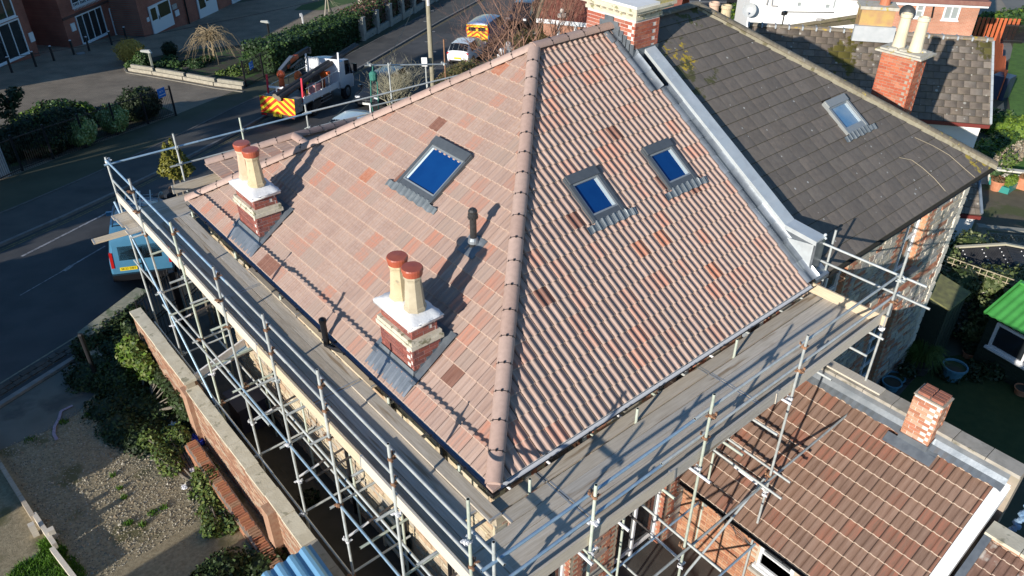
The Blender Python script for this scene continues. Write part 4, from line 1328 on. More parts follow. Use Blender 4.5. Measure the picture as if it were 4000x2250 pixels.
for x in (.35, 1.15, 2.1, 2.75, 3.6, 4.4, 5.2, 6.3, 7.4, 8.1):
    tube('transom', (x, YR - random.uniform(.1, .38), -.40), (x, .12, -.39), tube_white if random.random() < .3 else None)
for x in (.6, 1.5, 2.95, 5.0, 5.45):
    tube('transom', (x, YR - random.uniform(.35, .75), -2.29), (x + .03, -.1, -2.27))
for x in (.55, 2.85, 5.3):
    tube('transom', (x + .1, -.75, -2.75), (x + .1, YR, -2.8), tube_white); tube('transom', (x + .1, .1, -2.7), (x + .1, -.745, -2.75), tube_black); coupler((x, YR, -2.8), (0, 1, 0), 3)
    tube('transom', (x + .15, YR - .4, -4.24), (x + .15, -.05, -4.23))
# higher goalpost on the street side with a green rope
hp = [onplane(1425, 256, 1, 13.4), onplane(1745, 251, 1, 13.4)]
tube('ledger', hp[0], hp[1], galv)
tube('standard', onplane(1516, 245, 1, 13.4), onplane(1536, 430, 1, 13.4) - V((0, 0, 1.2)), galv)
tube('standard', onplane(1733, 153, 1, 13.45), onplane(1742, 335, 1, 13.45) - V((0, 0, 1.5)), rust)
coupler(onplane(1518, 252, 1, 13.38), (1, 0, 0), 1); coupler(onplane(1447, 254, 1, 13.38), (1, 0, 0), 1); coupler(onplane(1735, 251, 1, 13.38), (1, 0, 0), 1)
tube('ledger', onplane(1450, 415, 1, 13.2), onplane(1665, 365, 1, 13.2), galv)
tube('standard', onplane(1445, 405, 1, 13.25), onplane(1450, 470, 1, 13.25), tube_white); tube('standard', onplane(1668, 318, 1, 13.25), onplane(1672, 370, 1, 13.25), galv)
p = onplane(1455, 256, 1, 13.36)
rope = MB(); gw = mat('green_rope', (.02, .14, .11), (.05, .22, .17), 30, .8)
q = [onplane(a, b, 1, 13.36) for a, b in ((1456, 258), (1455, 285), (1448, 300), (1450, 400), (1460, 455), (1480, 440), (1473, 320), (1466, 295), (1458, 285))]
rope.path(q, .018, 5); rope.lathe(onplane(1458, 300, 1, 13.36) - V((0, 0, .12)), [(.05, 0), (.11, .05), (.12, .22), (.06, .28)], 10)
rope.path([onplane(a, b, 1, 13.37) for a, b in ((1447, 305), (1470, 312))], .05, 6)
rope.obj('hoist_rope', gw, sc)
# loose bits lying on the deck
mb = MB()
for i in range(90):
    c = V((random.uniform(-2.0, -1.25), random.uniform(-1.9, -1.2), DZ - .235)); s = random.uniform(.006, .022)
    mb.ball(c, s, 5, 3, 0, (1, random.uniform(.6, 1), .6))
o = mb.obj('rubble_bits', mat('mortar_bits', (.55, .50, .42), (.40, .36, .3), 30, .9), sc); o['kind'] = 'stuff'

# ------------------------------------------------------------------ ground, roads, pavements
def sheet(name, pts, m, off, sub=0):
    """a flat sheet on the ground; pts are pixels or (x, y) world points"""
    P = []
    for p in pts:
        if len(p) == 2: P.append(at(p[0], p[1], 0))
        else: P.append(V((p[0], p[1], 0)))
    # cut at x = 18 where the slope of the ground changes
    def cut(poly, keep_low):
        out = []
        for i in range(len(poly)):
            a, b = poly[i], poly[(i + 1) % len(poly)]
            ia = (a.x <= 18) == keep_low; ib = (b.x <= 18) == keep_low
            if ia: out.append(a)
            if ia != ib:
                t = (18 - a.x) / (b.x - a.x); out.append(a + (b - a) * t)
        return out
    mb = MB()
    for k in (True, False):
        q = cut(P, k)
        if len(q) >= 3: mb.poly([(p.x, p.y, gz(p.x, p.y) + off) for p in q])
    o = mb.obj(name, m)
    me = o.data
    for p in me.polygons:
        if p.normal.z < 0: p.flip()
    return struct(o)

def asphalt(name, c1, c2, patches=True):
    return mat(name, c1, c2, 1.1, .85, .5, 90, c3=tuple(x * .7 for x in c1), s3=.25, t3=.55)
soil = mat('dark_soil', (.045, .042, .030), (.075, .065, .045), 3, .95, .6, 30, c3=(.05, .075, .02), s3=.8, t3=.52)
mb = MB()
for x0, x1, y0, y1 in ((-150, 18, -60, 400), (18, 500, -60, 400)):
    mb.poly([(x0, y0, gz(x0, y0)), (x1, y0, gz(x1, y0)), (x1, y1, gz(x1, y1)), (x0, y1, gz(x0, y1))])
struct(mb.obj('ground', mat('rough_ground', (.06, .062, .035), (.085, .085, .05), .6, .95, .6, 12, c3=(.10, .09, .07), s3=.12)))

fk = [at(*p) for p in ((0, 967), (241, 861), (459, 759), (676, 653), (900, 536), (1100, 425), (1383, 283), (1721, 87), (1866, 8))]
fk = [fk[0] + (fk[0] - fk[2]) * 4] + fk + [fk[-1] + (fk[-1] - fk[-3]) * 3]
nk = [at(*p) for p in ((0, 1585), (330, 1370), (520, 1248))]
nk = [nk[0] + (nk[0] - nk[1]) * 8] + nk
# the near kerb runs on parallel to the far one
road_w = 7.4
for q in fk[5:]:
    i = fk.index(q); d = (fk[min(i + 1, len(fk) - 1)] - fk[i - 1]); d.z = 0; d.normalize()
    nk.append(q + V((d.y, -d.x, 0)) * road_w)
fkp = [(p.x, p.y, 0) for p in fk]; nkp = [(p.x, p.y, 0) for p in nk]
tar = asphalt('road_asphalt', (.058, .058, .060), (.078, .076, .077))
sheet('road', fkp + nkp[::-1], tar, .010)
def strip(name, line, d0, d1, m, off, n0=0.0, n1=1.0):
    """a band beside a polyline, d to its left"""
    L = [V((p[0], p[1], 0)) for p in line]
    def offs(d):
        out = []
        for i, p in enumerate(L):
            t = (L[min(i + 1, len(L) - 1)] - L[max(i - 1, 0)]).normalized(); out.append(p + V((-t.y, t.x, 0)) * d)
        return out
    a, b = offs(d0), offs(d1)
    mb = MB()
    for i in range(len(L) - 1):
        seg = 1 if 'kerb' not in name else 1
        q = [a[i], a[i + 1], b[i + 1], b[i]]
        if isinstance(off, tuple):
            lo, hi = off
            vs = [(p.x, p.y, gz(p.x, p.y) + lo) for p in q] + [(p.x, p.y, gz(p.x, p.y) + hi) for p in q]
            mb.add(vs, [(4, 5, 6, 7), (0, 1, 5, 4), (1, 2, 6, 5), (2, 3, 7, 6), (3, 0, 4, 7)])
        else:
            mb.poly([(p.x, p.y, gz(p.x, p.y) + off) for p in q])
    o = mb.obj(name, m)
    return struct(o)
def dens(line, step=1.0):
    out = []
    for a, b in zip(line[:-1], line[1:]):
        a, b = V(a), V(b); k = max(1, int((b - a).length / step))
        for i in range(k): out.append(tuple(a + (b - a) * (i / k)))
    out.append(tuple(line[-1])); return out
kerbm = mat('kerb_stone', (.15, .145, .14), (.22, .21, .20), 3, .9, .4, 30)
fkd, nkd = dens(fkp, 1.0), dens(nkp, 1.0)
strip('kerb', fkd, 0, .14, kerbm, (-.02, .12))
pave_tar = asphalt('pavement_asphalt', (.060, .058, .056), (.085, .08, .073))
strip('pavement', fkd, .14, 2.35, pave_tar, (-.02, .115))
strip('kerb', fkd, 2.35, 2.45, mat('edging_kerb', (.10, .095, .09), (.14, .13, .12), 4, .9), (-.02, .135))
yel = mat('worn_yellow_line', (.26, .20, .07), (.10, .085, .05), 7, .8)
strip('road_marking', fkd, -.22, -.16, yel, .016); strip('road_marking', fkd, -.36, -.30, yel, .016)
nl = [(p.x, p.y, 0) for p in (at(-300, 1680), at(0, 1503), at(310, 1312), at(500, 1196))]
pale_y = mat('pale_worn_line', (.30, .29, .20), (.17, .165, .13), 9, .8)
strip('road_marking', dens(nl), 0, .06, pale_y, .016); strip('road_marking', dens(nl), -.17, -.11, pale_y, .016)
white_l = mat('worn_white_line', (.42, .42, .43), (.16, .16, .17), 10, .8)
def mark(a, b, w=.10, m=white_l):
    p, q = at(*a), at(*b); d = (q - p); d.z = 0; d.normalize(); n = V((-d.y, d.x, 0)) * w / 2
    mb = MB(); mb.poly([(t.x, t.y, gz(t.x, t.y) + .017) for t in (p - n, q - n, q + n, p + n)]); struct(mb.obj('road_marking', m))
mark((85, 1003), (420, 832)); mark((250, 1060), (282, 1038), .16); mark((80, 1155), (245, 1060), .04); mark((282, 1038), (412, 962), .07)
mark((1900, 95), (1960, 60), .1)
# cobbled channel and the forecourt of the vacant lot on this side
strip('kerb', dens([(p.x, p.y, 0) for p in (at(-300, 1765), at(0, 1580), at(330, 1372), at(515, 1255))], .9), -.16, 0, mat('pale_kerb', (.20, .20, .19), (.27, .265, .25), 4, .9), (-.02, .09))
cob = mat('channel_setts', (.075, .062, .05), (.10, .085, .07), 8, .9, .5, 30, rnd=.2)
cm = MB(); cm.box((0, 0, 0), (.22, .17, .06)); cme = cm.mesh('sett', [cob])
chan = struct(MB().obj('gutter_channel', cob)) if False else None
mb = MB(); A = at(-60, 1590); B = at(325, 1352); d = (B - A); L = d.length; d.normalize(); nn = V((-d.y, d.x, 0)).normalized()
mb.poly([(p.x, p.y, gz(p.x, p.y) + .013) for p in (A, B, B + nn * .42, A + nn * .42)])
chan = struct(mb.obj('gutter_channel', mat('channel_joint', (.10, .095, .08), (.17, .16, .13), 14, .95)))
WM[chan.name] = Matrix.Identity(4)
k = 0; s = .12
while s < L:
    for r in range(2):
        p = A + d * s + nn * (.11 + r * .20); j = random.uniform(-.03, .03)
        x = (d + nn * random.uniform(-.06, .06)).normalized(); put('sett', cme, chan, frame(V((p.x, p.y, gz(p.x, p.y) + .02 + random.uniform(-.008, .008))) + d * (j + r * .11), x, V((0, 0, 1)).cross(x), V((0, 0, 1))))
    s += .245
fore = mat('forecourt_concrete', (.135, .135, .115), (.175, .172, .145), 1.2, .9, .5, 40, c3=(.09, .09, .08), s3=.7, t3=.55)
sheet('forecourt', [(-400, 1850), (0, 1600), (330, 1392), (395, 1510), (300, 1620), (170, 1690), (0, 1760), (-400, 2000)], fore, .012)
gravel = mat('lot_gravel', (.25, .205, .125), (.37, .31, .20), 14, .95, 1.0, 60, c3=(.14, .13, .06), s3=.9, t3=.56)
sheet('vacant_lot', [(-500, 2100), (0, 1745), (170, 1690), (300, 1620), (395, 1510), (500, 1240), (1000, 1870), (1350, 2350), (900, 2700), (-300, 2800)], gravel, .006)
sheet('side_passage', [(-1.5, 16.2, 0), (-1.5, -3, 0), (.4, -3, 0), (.4, 12, 0), (5, 12, 0), (5, 17, 0)], mat('passage_concrete', (.055, .052, .045), (.08, .075, .065), 2, .9, .4, 30), .008)
sheet('rear_yard', [(-1.5, -3, 0), (5.4, -6, 0), (5.4, .5, 0), (-1.5, .5, 0)], mat('yard_slabs', (.07, .065, .058), (.10, .095, .085), 2, .9, .4, 30), .006)
# brick-paved court of the flats across the road
paving = brickmat('block_paving', (1, 0, 0), (.25, .205, .15), (.30, .245, .18), (.15, .125, .095), .21, .105, .012)
nt = paving.node_tree
for n in nt.nodes:
    if n.type == 'COMBXYZ':
        sxyz = [k for k in nt.nodes if k.type == 'SEPXYZ'][0]
        nt.links.new(sxyz.outputs[1], n.inputs[1])
edge_line = [at(-250, 800), at(72, 679), at(338, 575), at(686, 449), at(961, 338), at(1160, 250), at(1425, 155), at(1700, 0)]
sheet('paved_court', [(-600, 950), (-100, 745), (338, 575), (686, 449), (961, 338), (1160, 250), (1425, 155), (1700, 0), (1500, -60), (1000, 0), (600, 60), (0, 180), (-700, 420)], paving, .008)
bed_soil = mat('bed_soil', (.045, .042, .028), (.07, .06, .04), 4, .95, .8, 25, c3=(.045, .085, .02), s3=1.2, t3=.50)
sheet('planting_bed', [(505, 280), (480, 262), (545, 236), (690, 205), (800, 190), (930, 178), (1060, 160), (1190, 125), (1160, 235), (1050, 300), (955, 342), (700, 306)], bed_soil, .03)
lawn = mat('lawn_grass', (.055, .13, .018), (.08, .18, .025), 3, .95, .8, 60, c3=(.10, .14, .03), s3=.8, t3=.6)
sheet('lawn', [(1000, 170), (1100, 135), (1160, 120), (1190, 160), (1100, 250), (960, 310), (930, 230)], lawn, .036)
tanpath = mat('tan_path', (.17, .15, .11), (.21, .185, .14), 2, .9, .4, 30)
sheet('path', [(900, 190), (1010, 150), (1150, 112), (1320, 62), (1440, 20), (1490, -10), (1560, -10), (1470, 40), (1260, 95), (1140, 130), (1000, 175), (935, 195)], tanpath, .012)
sheet('lawn', [(1120, 118), (1170, 102), (1200, 110), (1140, 138)], lawn, .02); sheet('lawn', [(1250, 70), (1290, 60), (1330, 78), (1270, 100)], lawn, .02)
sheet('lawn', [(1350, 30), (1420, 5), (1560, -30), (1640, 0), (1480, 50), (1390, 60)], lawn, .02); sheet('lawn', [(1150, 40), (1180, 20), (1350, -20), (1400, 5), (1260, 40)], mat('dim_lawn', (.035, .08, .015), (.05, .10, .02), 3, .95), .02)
sheet('planting_bed', [(-300, 800), (72, 660), (338, 560), (680, 440), (640, 420), (420, 440), (270, 455), (100, 500), (-300, 640)], bed_soil, .02)
# the gardens and street on the right-hand side
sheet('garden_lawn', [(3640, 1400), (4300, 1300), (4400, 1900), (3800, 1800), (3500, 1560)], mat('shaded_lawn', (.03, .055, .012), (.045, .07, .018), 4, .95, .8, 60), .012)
sheet('garden_path', [(3300, 1500), (3480, 1180), (3640, 1180), (3660, 1400), (3560, 1650), (3300, 1700)], mat('damp_paving', (.075, .07, .062), (.10, .095, .085), 2, .8, .4, 30), .010)  # dark grey-brown paving colour
sheet('patio', [(3700, 700), (4300, 600), (4500, 1000), (3600, 1010)], mat('mossy_patio', (.10, .085, .055), (.13, .11, .07), 2.5, .9, .5, 30, c3=(.08, .09, .03), s3=1.2, t3=.5), .010)
sheet('garden_lawn', [(3925, 320), (3960, 165), (4300, 200), (4500, 700), (3960, 690), (3935, 560), (3945, 420)], lawn, .02)
sheet('garden_path', [(3900, 150), (3940, 150), (3965, 215), (3900, 260)], mat('grey_path', (.17, .165, .15), (.21, .20, .18), 2, .9), .014)
sheet('garden_path', [(3895, 420), (3920, 400), (3935, 560), (3880, 590)], mat('orange_sand_path', (.46, .32, .18), (.50, .37, .22), 2, .9), .014)
sheet('road', [(2500, -60), (4400, -60), (4400, 260), (3780, 120), (3600, 60), (2900, 40), (2500, 120)], tar, .012)
sheet('pavement', [(2560, 2), (2905, 10), (2905, 16), (2560, 9)], mat('pale_pavement', (.20, .19, .175), (.24, .23, .21), 2, .9), .05)
sheet('forecourt', [(3780, 0), (4050, 0), (4200, 110), (3820, 70)], mat('tan_drive', (.24, .21, .165), (.29, .25, .2), 1, .9), .03)
sheet('forecourt', [(3910, 0), (4300, 0), (4300, 80), (3960, 75)], mat('grey_drive', (.15, .15, .14), (.18, .18, .165), 1, .9), .04)

# ------------------------------------------------------------------ single-storey extension with tiled lean-to roof
ext = thing('extension', 'brick lean-to extension with brown rolled tile roof, stone-capped parapet and white bargeboard', 'extension', (6.7, -2.2, gz(6.7, -2.2)))
S = .508; wl = V((1, 0, S)).normalized()
EX0, EZ0 = 5.18, -3.775
LX = (8.22 - EX0) / wl.x
EXC = [((.205, .120, .082), (.255, .160, .115)), ((.225, .135, .095), (.27, .175, .13)), ((.21, .122, .085), (.30, .13, .085)), ((.185, .112, .08), (.24, .155, .115)), ((.25, .12, .08), (.235, .145, .105))]
ext_edge = mat('ext_tile_edge', (.46, .36, .28), (.54, .44, .35), 20, .9)
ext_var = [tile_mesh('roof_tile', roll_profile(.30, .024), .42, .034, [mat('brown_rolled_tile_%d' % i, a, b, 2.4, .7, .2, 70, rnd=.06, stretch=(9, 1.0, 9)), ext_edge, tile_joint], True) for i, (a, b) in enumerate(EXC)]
mb = MB(); mb.bx(5.42, 8.25, -4.45, .28, -8, -3.70); mb.prism([(5.42, -4.45, -3.70), (8.25, -4.45, -3.70), (8.25, -4.45, -2.30)], (0, 4.7, 0))
mb.obj('wall', mat('ext_mortar', (.42, .36, .28), (.48, .42, .33), 8, .95), ext)
EBR = [(.44, .20, .11), (.50, .25, .14), (.38, .16, .09), (.52, .30, .18), (.42, .22, .13)]
wo = (-2.45, -1.70, -4.75, -4.02)
lst = []
bricks(ext, V((5.42, .28, -7.4)), V((0, -1, 0)), V((-1, 0, 0)), 4.73, -7.4, -3.75, 'ext_brick', EBR, skip=lambda c, z, l: wo[0] - .03 < .28 - c + l / 2 and .28 - c - l / 2 < wo[1] + .03 and wo[2] - .02 < z < wo[3] + .02, out=lst, seed=51)
lst2 = []
bricks(ext, V((5.42, -4.45, -7.0)), V((1, 0, 0)), V((0, -1, 0)), 3.1, -7.0, -2.4, 'ext_brick', EBR, skip=lambda c, z, l: z > -3.8 + (5.42 + c - l - EX0) * S - .1, out=lst2, seed=52)
lay(ext, lst, 220, 'brick'); lay(ext, lst2, 70, 'brick')
window(ext, V((5.40, wo[1], wo[2])), V((0, -1, 0)), V((-1, 0, 0)), wo[1] - wo[0], wo[3] - wo[2], 0, 0, fr=.05)
window(ext, V((5.395, wo[1] - .04, wo[2] + .40)), V((0, -1, 0)), V((-1, 0, 0)), wo[1] - wo[0] - .08, .30, 0, 0, fr=.035, sill=False)
mb = MB(); mb.bx(5.25, 5.42, wo[0] - .1, wo[1] + .1, wo[2] - .16, wo[2] - .075); mb.obj('window_sill', concrete, ext)
mb = MB(); mb.poly([(EX0 + .05, -4.3, EZ0 - .02), (8.25, -4.3, EZ0 + (8.25 - EX0) * S - .04), (8.25, .28, EZ0 + (8.25 - EX0) * S - .04), (EX0 + .05, .28, EZ0 - .02)]); er = mb.obj('roof', felt, ext)
tiled(er, V((EX0, .25, EZ0)), V((0, -1, 0)), wl, [(0, 0), (4.58, 0), (4.58, LX), (0, LX)], .30, .335, ext_var, [4, 4, 3, 3, 1], 300, seed=31)
gutter(ext, (EX0 - .04, .25, EZ0 - .05), (EX0 - .04, -4.4, EZ0 - .05), .055, black_p, mat('gutter_inside_dark', (.02, .02, .022), rough=.4))
mb = MB(); mb.prism([(EX0 - .05, -4.32, EZ0 + .01), (8.5, -4.32, EZ0 + (8.5 - EX0) * S + .03), (8.5, -4.32, EZ0 + (8.5 - EX0) * S + .085), (EX0 - .05, -4.32, EZ0 + .07)], (0, -.20, 0))
mb.prism([(EX0 - .05, -4.51, EZ0 - .22), (8.5, -4.51, EZ0 + (8.5 - EX0) * S - .20), (8.5, -4.51, EZ0 + (8.5 - EX0) * S + .028), (EX0 - .05, -4.51, EZ0 + .008)], (0, -.025, 0))
mb.obj('bargeboard', white_p, ext)
mb = MB(); mb.bx(8.27, 8.53, -4.6, .25, -6, -1.86); mb.obj('parapet', mat('ext_parapet', (.30, .26, .2), (.36, .3, .24), 6, .9), ext)
y = .2
while y > -4.6:
    l = min(.6, y + 4.68); mb = MB(); mb.box((8.385, y - l / 2, -1.815 + random.uniform(-.004, .004)), (.36, l - .012, .075)); mb.obj('coping_stone', concrete, ext); y -= l
mb = MB(); K = 60
sect = [(8.262, -1.86), (8.262, -2.02), (8.20, -2.12), (8.06, -2.20 + .03)]
for a in range(len(sect) - 1):
    for k in range(K):
        y0, y1 = .2 - 4.65 * k / K, .2 - 4.65 * (k + 1) / K
        def q(s, y):
            x, z = s
            w_ = .016 * math.cos(y / .15 * 2 * math.pi)
            return (x + (.02 * math.sin(y * 13) if s is sect[3] else 0), y, z + (w_ - .01 + .0 if s is sect[3] else 0))
        mb.quad(q(sect[a], y0), q(sect[a], y1), q(sect[a + 1], y1), q(sect[a + 1], y0))
mb.obj('flashing', lead_new, ext, fix=False, smooth=True)
mb = MB(); mb.box((5.33, -.32, -3.98), (.14, .18, .16)); mb.lathe((5.25, -.40, -4.1), [(.03, 0), (.05, .05), (.04, .1)], 8); mb.obj('wall_light', mat('dull_lamp', (.22, .24, .23), rough=.4), ext)
mb = MB()
for a in range(5):
    mb.path([V((5.38, -.5 - .05 * a, -4.15 - .03 * a)), V((5.37, -.8 - .05 * a, -4.28 + .02 * a)), V((5.37, -1.15, -4.22 - .06 * a)), V((5.38, -1.5, -4.4))], .006, 4)
mb.obj('loose_cables', black_p, ext)
def ext_chimney():
    x0, x1, y0, y1, zb, zt = 8.03, 8.42, -3.10, -2.56, -2.45, -1.12
    mb = MB(); mb.bx(x0 + .01, x1 - .01, y0 + .01, y1 - .01, zb, zt + .02); ch = mb.obj('chimney', mortar_w, ext)
    key, cols = 'ext_stack', [(.46, .22, .13), (.54, .30, .19), (.40, .17, .10), (.50, .20, .12), (.56, .36, .25)]
    lst = []
    bricks(ch, V((x0 + .01, y1, zb)), V((0, -1, 0)), V((-1, 0, 0)), y1 - y0, zb, zt, key, cols, out=lst, seed=61); bricks(ch, V((x0, y0 + .01, zb)), V((1, 0, 0)), V((0, -1, 0)), x1 - x0, zb, zt, key, cols, out=lst, seed=62)
    bricks(ch, V((x1 - .01, y0, zb)), V((0, 1, 0)), V((1, 0, 0)), y1 - y0, zb, zt, key, cols, out=lst, seed=63); bricks(ch, V((x1, y1 - .01, zb)), V((-1, 0, 0)), V((0, 1, 0)), x1 - x0, zb, zt, key, cols, out=lst, seed=64)
    lay(ch, lst, 300, 'brick')
    mb = MB()
    for i in range(4):
        for r in range(2): mb.box((x0 + .06 + .09 * i, y0 + .14 + r * .25, zt + .05), (.066, .22, .06), Matrix.Rotation(random.uniform(-.03, .03), 3, 'Z'))
    mb.obj('capping_bricks', mat('capping_brick', (.36, .14, .09), (.26, .11, .08), 14, .9), ch)
    mb = MB(); mb.bx(x0 - .01, x1 + .01, y0 - .01, y1 + .01, zt - .01, zt + .022); mb.obj('capping_mortar', mortar_d, ch)
    mb = MB(); zf = lambda x: EZ0 + (x - EX0) * S
    mb.quad((x0 - .2, y0 - .2, zf(x0 - .2) + .085), (x0 - .2, y1 + .2, zf(x0 - .2) + .085), (x0 - .01, y1 + .2, zf(x0) + .10), (x0 - .01, y0 - .2, zf(x0) + .10))
    mb.prism([(x0 - .012, y0 - .01, zf(x0)), (x0 - .012, y1 + .01, zf(x0)), (x0 - .012, y1 + .01, zf(x0) + .24), (x0 - .012, y0 - .01, zf(x0) + .24)], (-.008, 0, 0))
    mb.prism([(x0 - .012, y0 - .012, zf(x0)), (x1, y0 - .012, zf(x1)), (x1, y0 - .012, zf(x1) + .22), (x0 - .012, y0 - .012, zf(x0) + .24)], (0, -.008, 0))
    mb.quad((x0 - .2, y0 - .2, zf(x0 - .2) + .085), (x0 - .01, y0 - .01, zf(x0) + .10), (x1, y0 - .01, zf(x1) + .1), (x1, y0 - .2, zf(x1) + .085))
    mb.obj('flashing', lead, ch, fix=False)
ext_chimney()
# board lying on the coping under the last standard
mb = MB(); mb.box((8.40, -.95, -1.755), (.24, 1.9, .038)); tag(mb.obj('scaffold_board', wood_pale), 'single grey board lying on the parapet coping under a scaffold pole', 'board')

low = thing('outhouse', 'low outhouse with weathered rolled tiles and a stone coping at the bottom right corner', 'outhouse', (6.6, -6, gz(6.6, -6)))
mb = MB(); mb.bx(5.3, 7.40, -8, -4.62, -7.5, -3.9); mb.bx(7.44, 7.74, -8, -4.62, -7.5, -2.68); mb.obj('wall', brickmat('outhouse_brick', (1, 1, 0), (.36, .17, .10), (.42, .22, .13), (.4, .35, .28)), low)
y = -4.6
while y > -8:
    mb = MB(); mb.box((7.59, y - .3, -2.64), (.38, .588, .07)); mb.obj('coping_stone', stone_cream, low); y -= .6
low_var = [tile_mesh('roof_tile', roll_profile(.30, .035), .42, .034, [mat('outhouse_tile_%d' % i, a, b, 5, .8, .3, 50, rnd=.12, c3=c, s3=3, t3=.58), ext_edge]) for i, (a, b, c) in enumerate((((.16, .09, .065), (.22, .13, .10), (.42, .38, .34)), ((.20, .10, .07), (.15, .09, .07), (.10, .085, .07))))]
mb = MB(); mb.poly([(5.3, -8, -3.86), (7.44, -8, -2.8), (7.44, -4.75, -2.8), (5.3, -4.75, -3.86)]); lr = mb.obj('roof', felt, low)
tiled(lr, V((5.2, -4.72, -3.90)), V((0, -1, 0)), V((1, 0, .5)).normalized(), [(0, 0), (3.2, 0), (3.2, 2.5), (0, 2.5)], .30, .335, low_var, [2, 1], 100, seed=33)
mb = MB()
for k in range(12): mb.quad((7.0 + .03 * math.sin(k), -4.72 - 0 * k, -2.98 + 0), (7.0, -4.72, -2.98), (7.43, -4.72, -2.72), (7.43, -4.72, -2.72))
mb = MB(); mb.prism([(5.2, -4.74, -3.82), (7.44, -4.74, -2.70), (7.44, -4.74, -2.64), (5.2, -4.74, -3.76)], (0, .13, 0)); mb.obj('flashing', lead, low)
mb = MB()
for k in range(14):
    mb.ball((7.95 + .05 * k, -4.85 - .03 * (k % 3), -3.0 + .035 * k), .09, 6, 4, 0, (1, .7, .6))
tag(mb.obj('tarpaulin', mat('blue_tarpaulin', (.12, .22, .36), (.25, .36, .48), 6, .5)), 'crumpled blue tarpaulin behind the white bargeboard', 'tarpaulin')

# ------------------------------------------------------------------ vehicles
tyre_m = mat('tyre_rubber', (.015, .015, .016), rough=.8)
rim_m = mat('alloy_rim', (.34, .35, .36), rough=.3, metal=.7)
glass_c = glassmat('car_glass', (.008, .010, .013), .03)
red_l = mat('red_lamp', (.45, .015, .012), rough=.15, spec=.8)
clear_l = mat('clear_lamp', (.70, .74, .78), rough=.08, spec=.8)
plate_y = mat('yellow_plate', (.80, .62, .02), rough=.4)
plate_w = mat('white_plate', (.82, .82, .80), rough=.4)
ink = mat('black_ink', (.012, .012, .012), rough=.6)

def slope_rot(p, heading):
    n = (GN1 if p.x <= 18 else GN2).normalized()
    x = V((math.cos(heading), math.sin(heading), 0)); x = (x - n * x.dot(n)).normalized(); y = n.cross(x)
    return Matrix((x, y, n)).transposed()

def text(s, size, parent, m, M, name='lettering', ext=.002):
    cu = bpy.data.curves.new(name, 'FONT'); cu.body = s; cu.size = size; cu.extrude = ext; cu.align_x = 'CENTER'; cu.align_y = 'CENTER'
    cu.materials.append(m)
    tmp = bpy.data.objects.new(name, cu); COL.objects.link(tmp)
    me = bpy.data.meshes.new_from_object(tmp.evaluated_get(bpy.context.evaluated_depsgraph_get()))
    bpy.data.objects.remove(tmp); me.name = name
    if not me.materials: me.materials.append(m)
    o = bpy.data.objects.new(name, me); COL.objects.link(o)
    if parent is not None: o.parent = parent
    o.matrix_basis = M; WM[o.name] = (WM[parent.name] @ M) if parent is not None else M
    return o

def loft(st, glass_side=(), glass_top=(), wrap=(), name='body'):
    """st: (x, zlow, wlow, zbelt, wbelt, ztop_edge, wtop, ztop). returns body and glass builders"""
    body, gl = MB(), MB()
    prof = []
    for (x, zl, wl_, zb, wb, ze, wt, zt) in st:
        zm = zl + (zb - zl) * .45
        r = [(0, zl), (wl_ * .92, zl), (wl_, zl + .06), (wb * 1.0, zm), (wb, zb), (wt, ze), (wt * .6, zt - (zt - ze) * .25), (0, zt)]
        prof.append([V((x, y, z)) for y, z in r])
    K = len(prof[0])
    for i in range(len(prof) - 1):
        for k in range(K - 1):
            isg = (k == 4 and i in glass_side) or (k in (5, 6) and i in glass_top) or (k == 4 and i in wrap)
            a, b, c, d = prof[i][k], prof[i + 1][k], prof[i + 1][k + 1], prof[i][k + 1]
            for s in (1, -1):
                q = [V((p.x, p.y * s, p.z)) for p in (a, b, c, d)]
                if s < 0: q.reverse()
                if isg:
                    cen = sum(q, V()) / 4
                    body.add(q, [(0, 1, 2, 3)])
                    n = (q[1] - q[0]).cross(q[3] - q[0])
                    if n.length > 1e-9: n.normalize()
                    if n.dot(cen - V((cen.x, 0, .6))) < 0: n = -n
                    f = .93 if k == 4 else .97
                    gl.add([cen + (p - cen) * f + n * .008 for p in q], [(0, 1, 2, 3)])
                else:
                    body.add(q, [(0, 1, 2, 3)])
    for e in (0, -1):
        q = prof[e]
        pts = [V((p.x, p.y, p.z)) for p in q] + [V((p.x, -p.y, p.z)) for p in reversed(q[1:-1])]
        body.add(pts, [tuple(range(len(pts)))])
    return body, gl

def merge_smooth(o, ang=38):
    bm = bmesh.new(); bm.from_mesh(o.data); bmesh.ops.remove_doubles(bm, verts=bm.verts, dist=.0005); bmesh.ops.recalc_face_normals(bm, faces=bm.faces)
    for f in bm.faces: f.smooth = True
    for e in bm.edges:
        if len(e.link_faces) == 2 and e.calc_face_angle(0) > math.radians(ang): e.smooth = False
    bm.to_mesh(o.data); bm.free()

def wheel(parent, x, y, r, w=.2):
    mb = MB(); s = 1 if y > 0 else -1
    mb.tube((x, y - w / 2, r), (x, y + w / 2, r), r, r, 20)
    t = mb.obj('tyre', tyre_m, parent, local=True)
    mb = MB(); mb.tube((x, y + s * (w / 2 - .01), r), (x, y + s * (w / 2 + .012), r), r * .62, r * .58, 14)
    for i in range(5):
        a = 2 * math.pi * i / 5; mb.box((x + math.cos(a) * r * .3, y + s * (w / 2 + .015), r + math.sin(a) * r * .3), (r * .5, .02, .05), Matrix.Rotation(-a, 3, 'Y'))
    mb.obj('rim', rim_m, t, local=True)

def arch(mb, x, y, r):
    mb.tube((x, y - .02, r), (x, y + .02, r), r * 1.17, r * 1.17, 18)

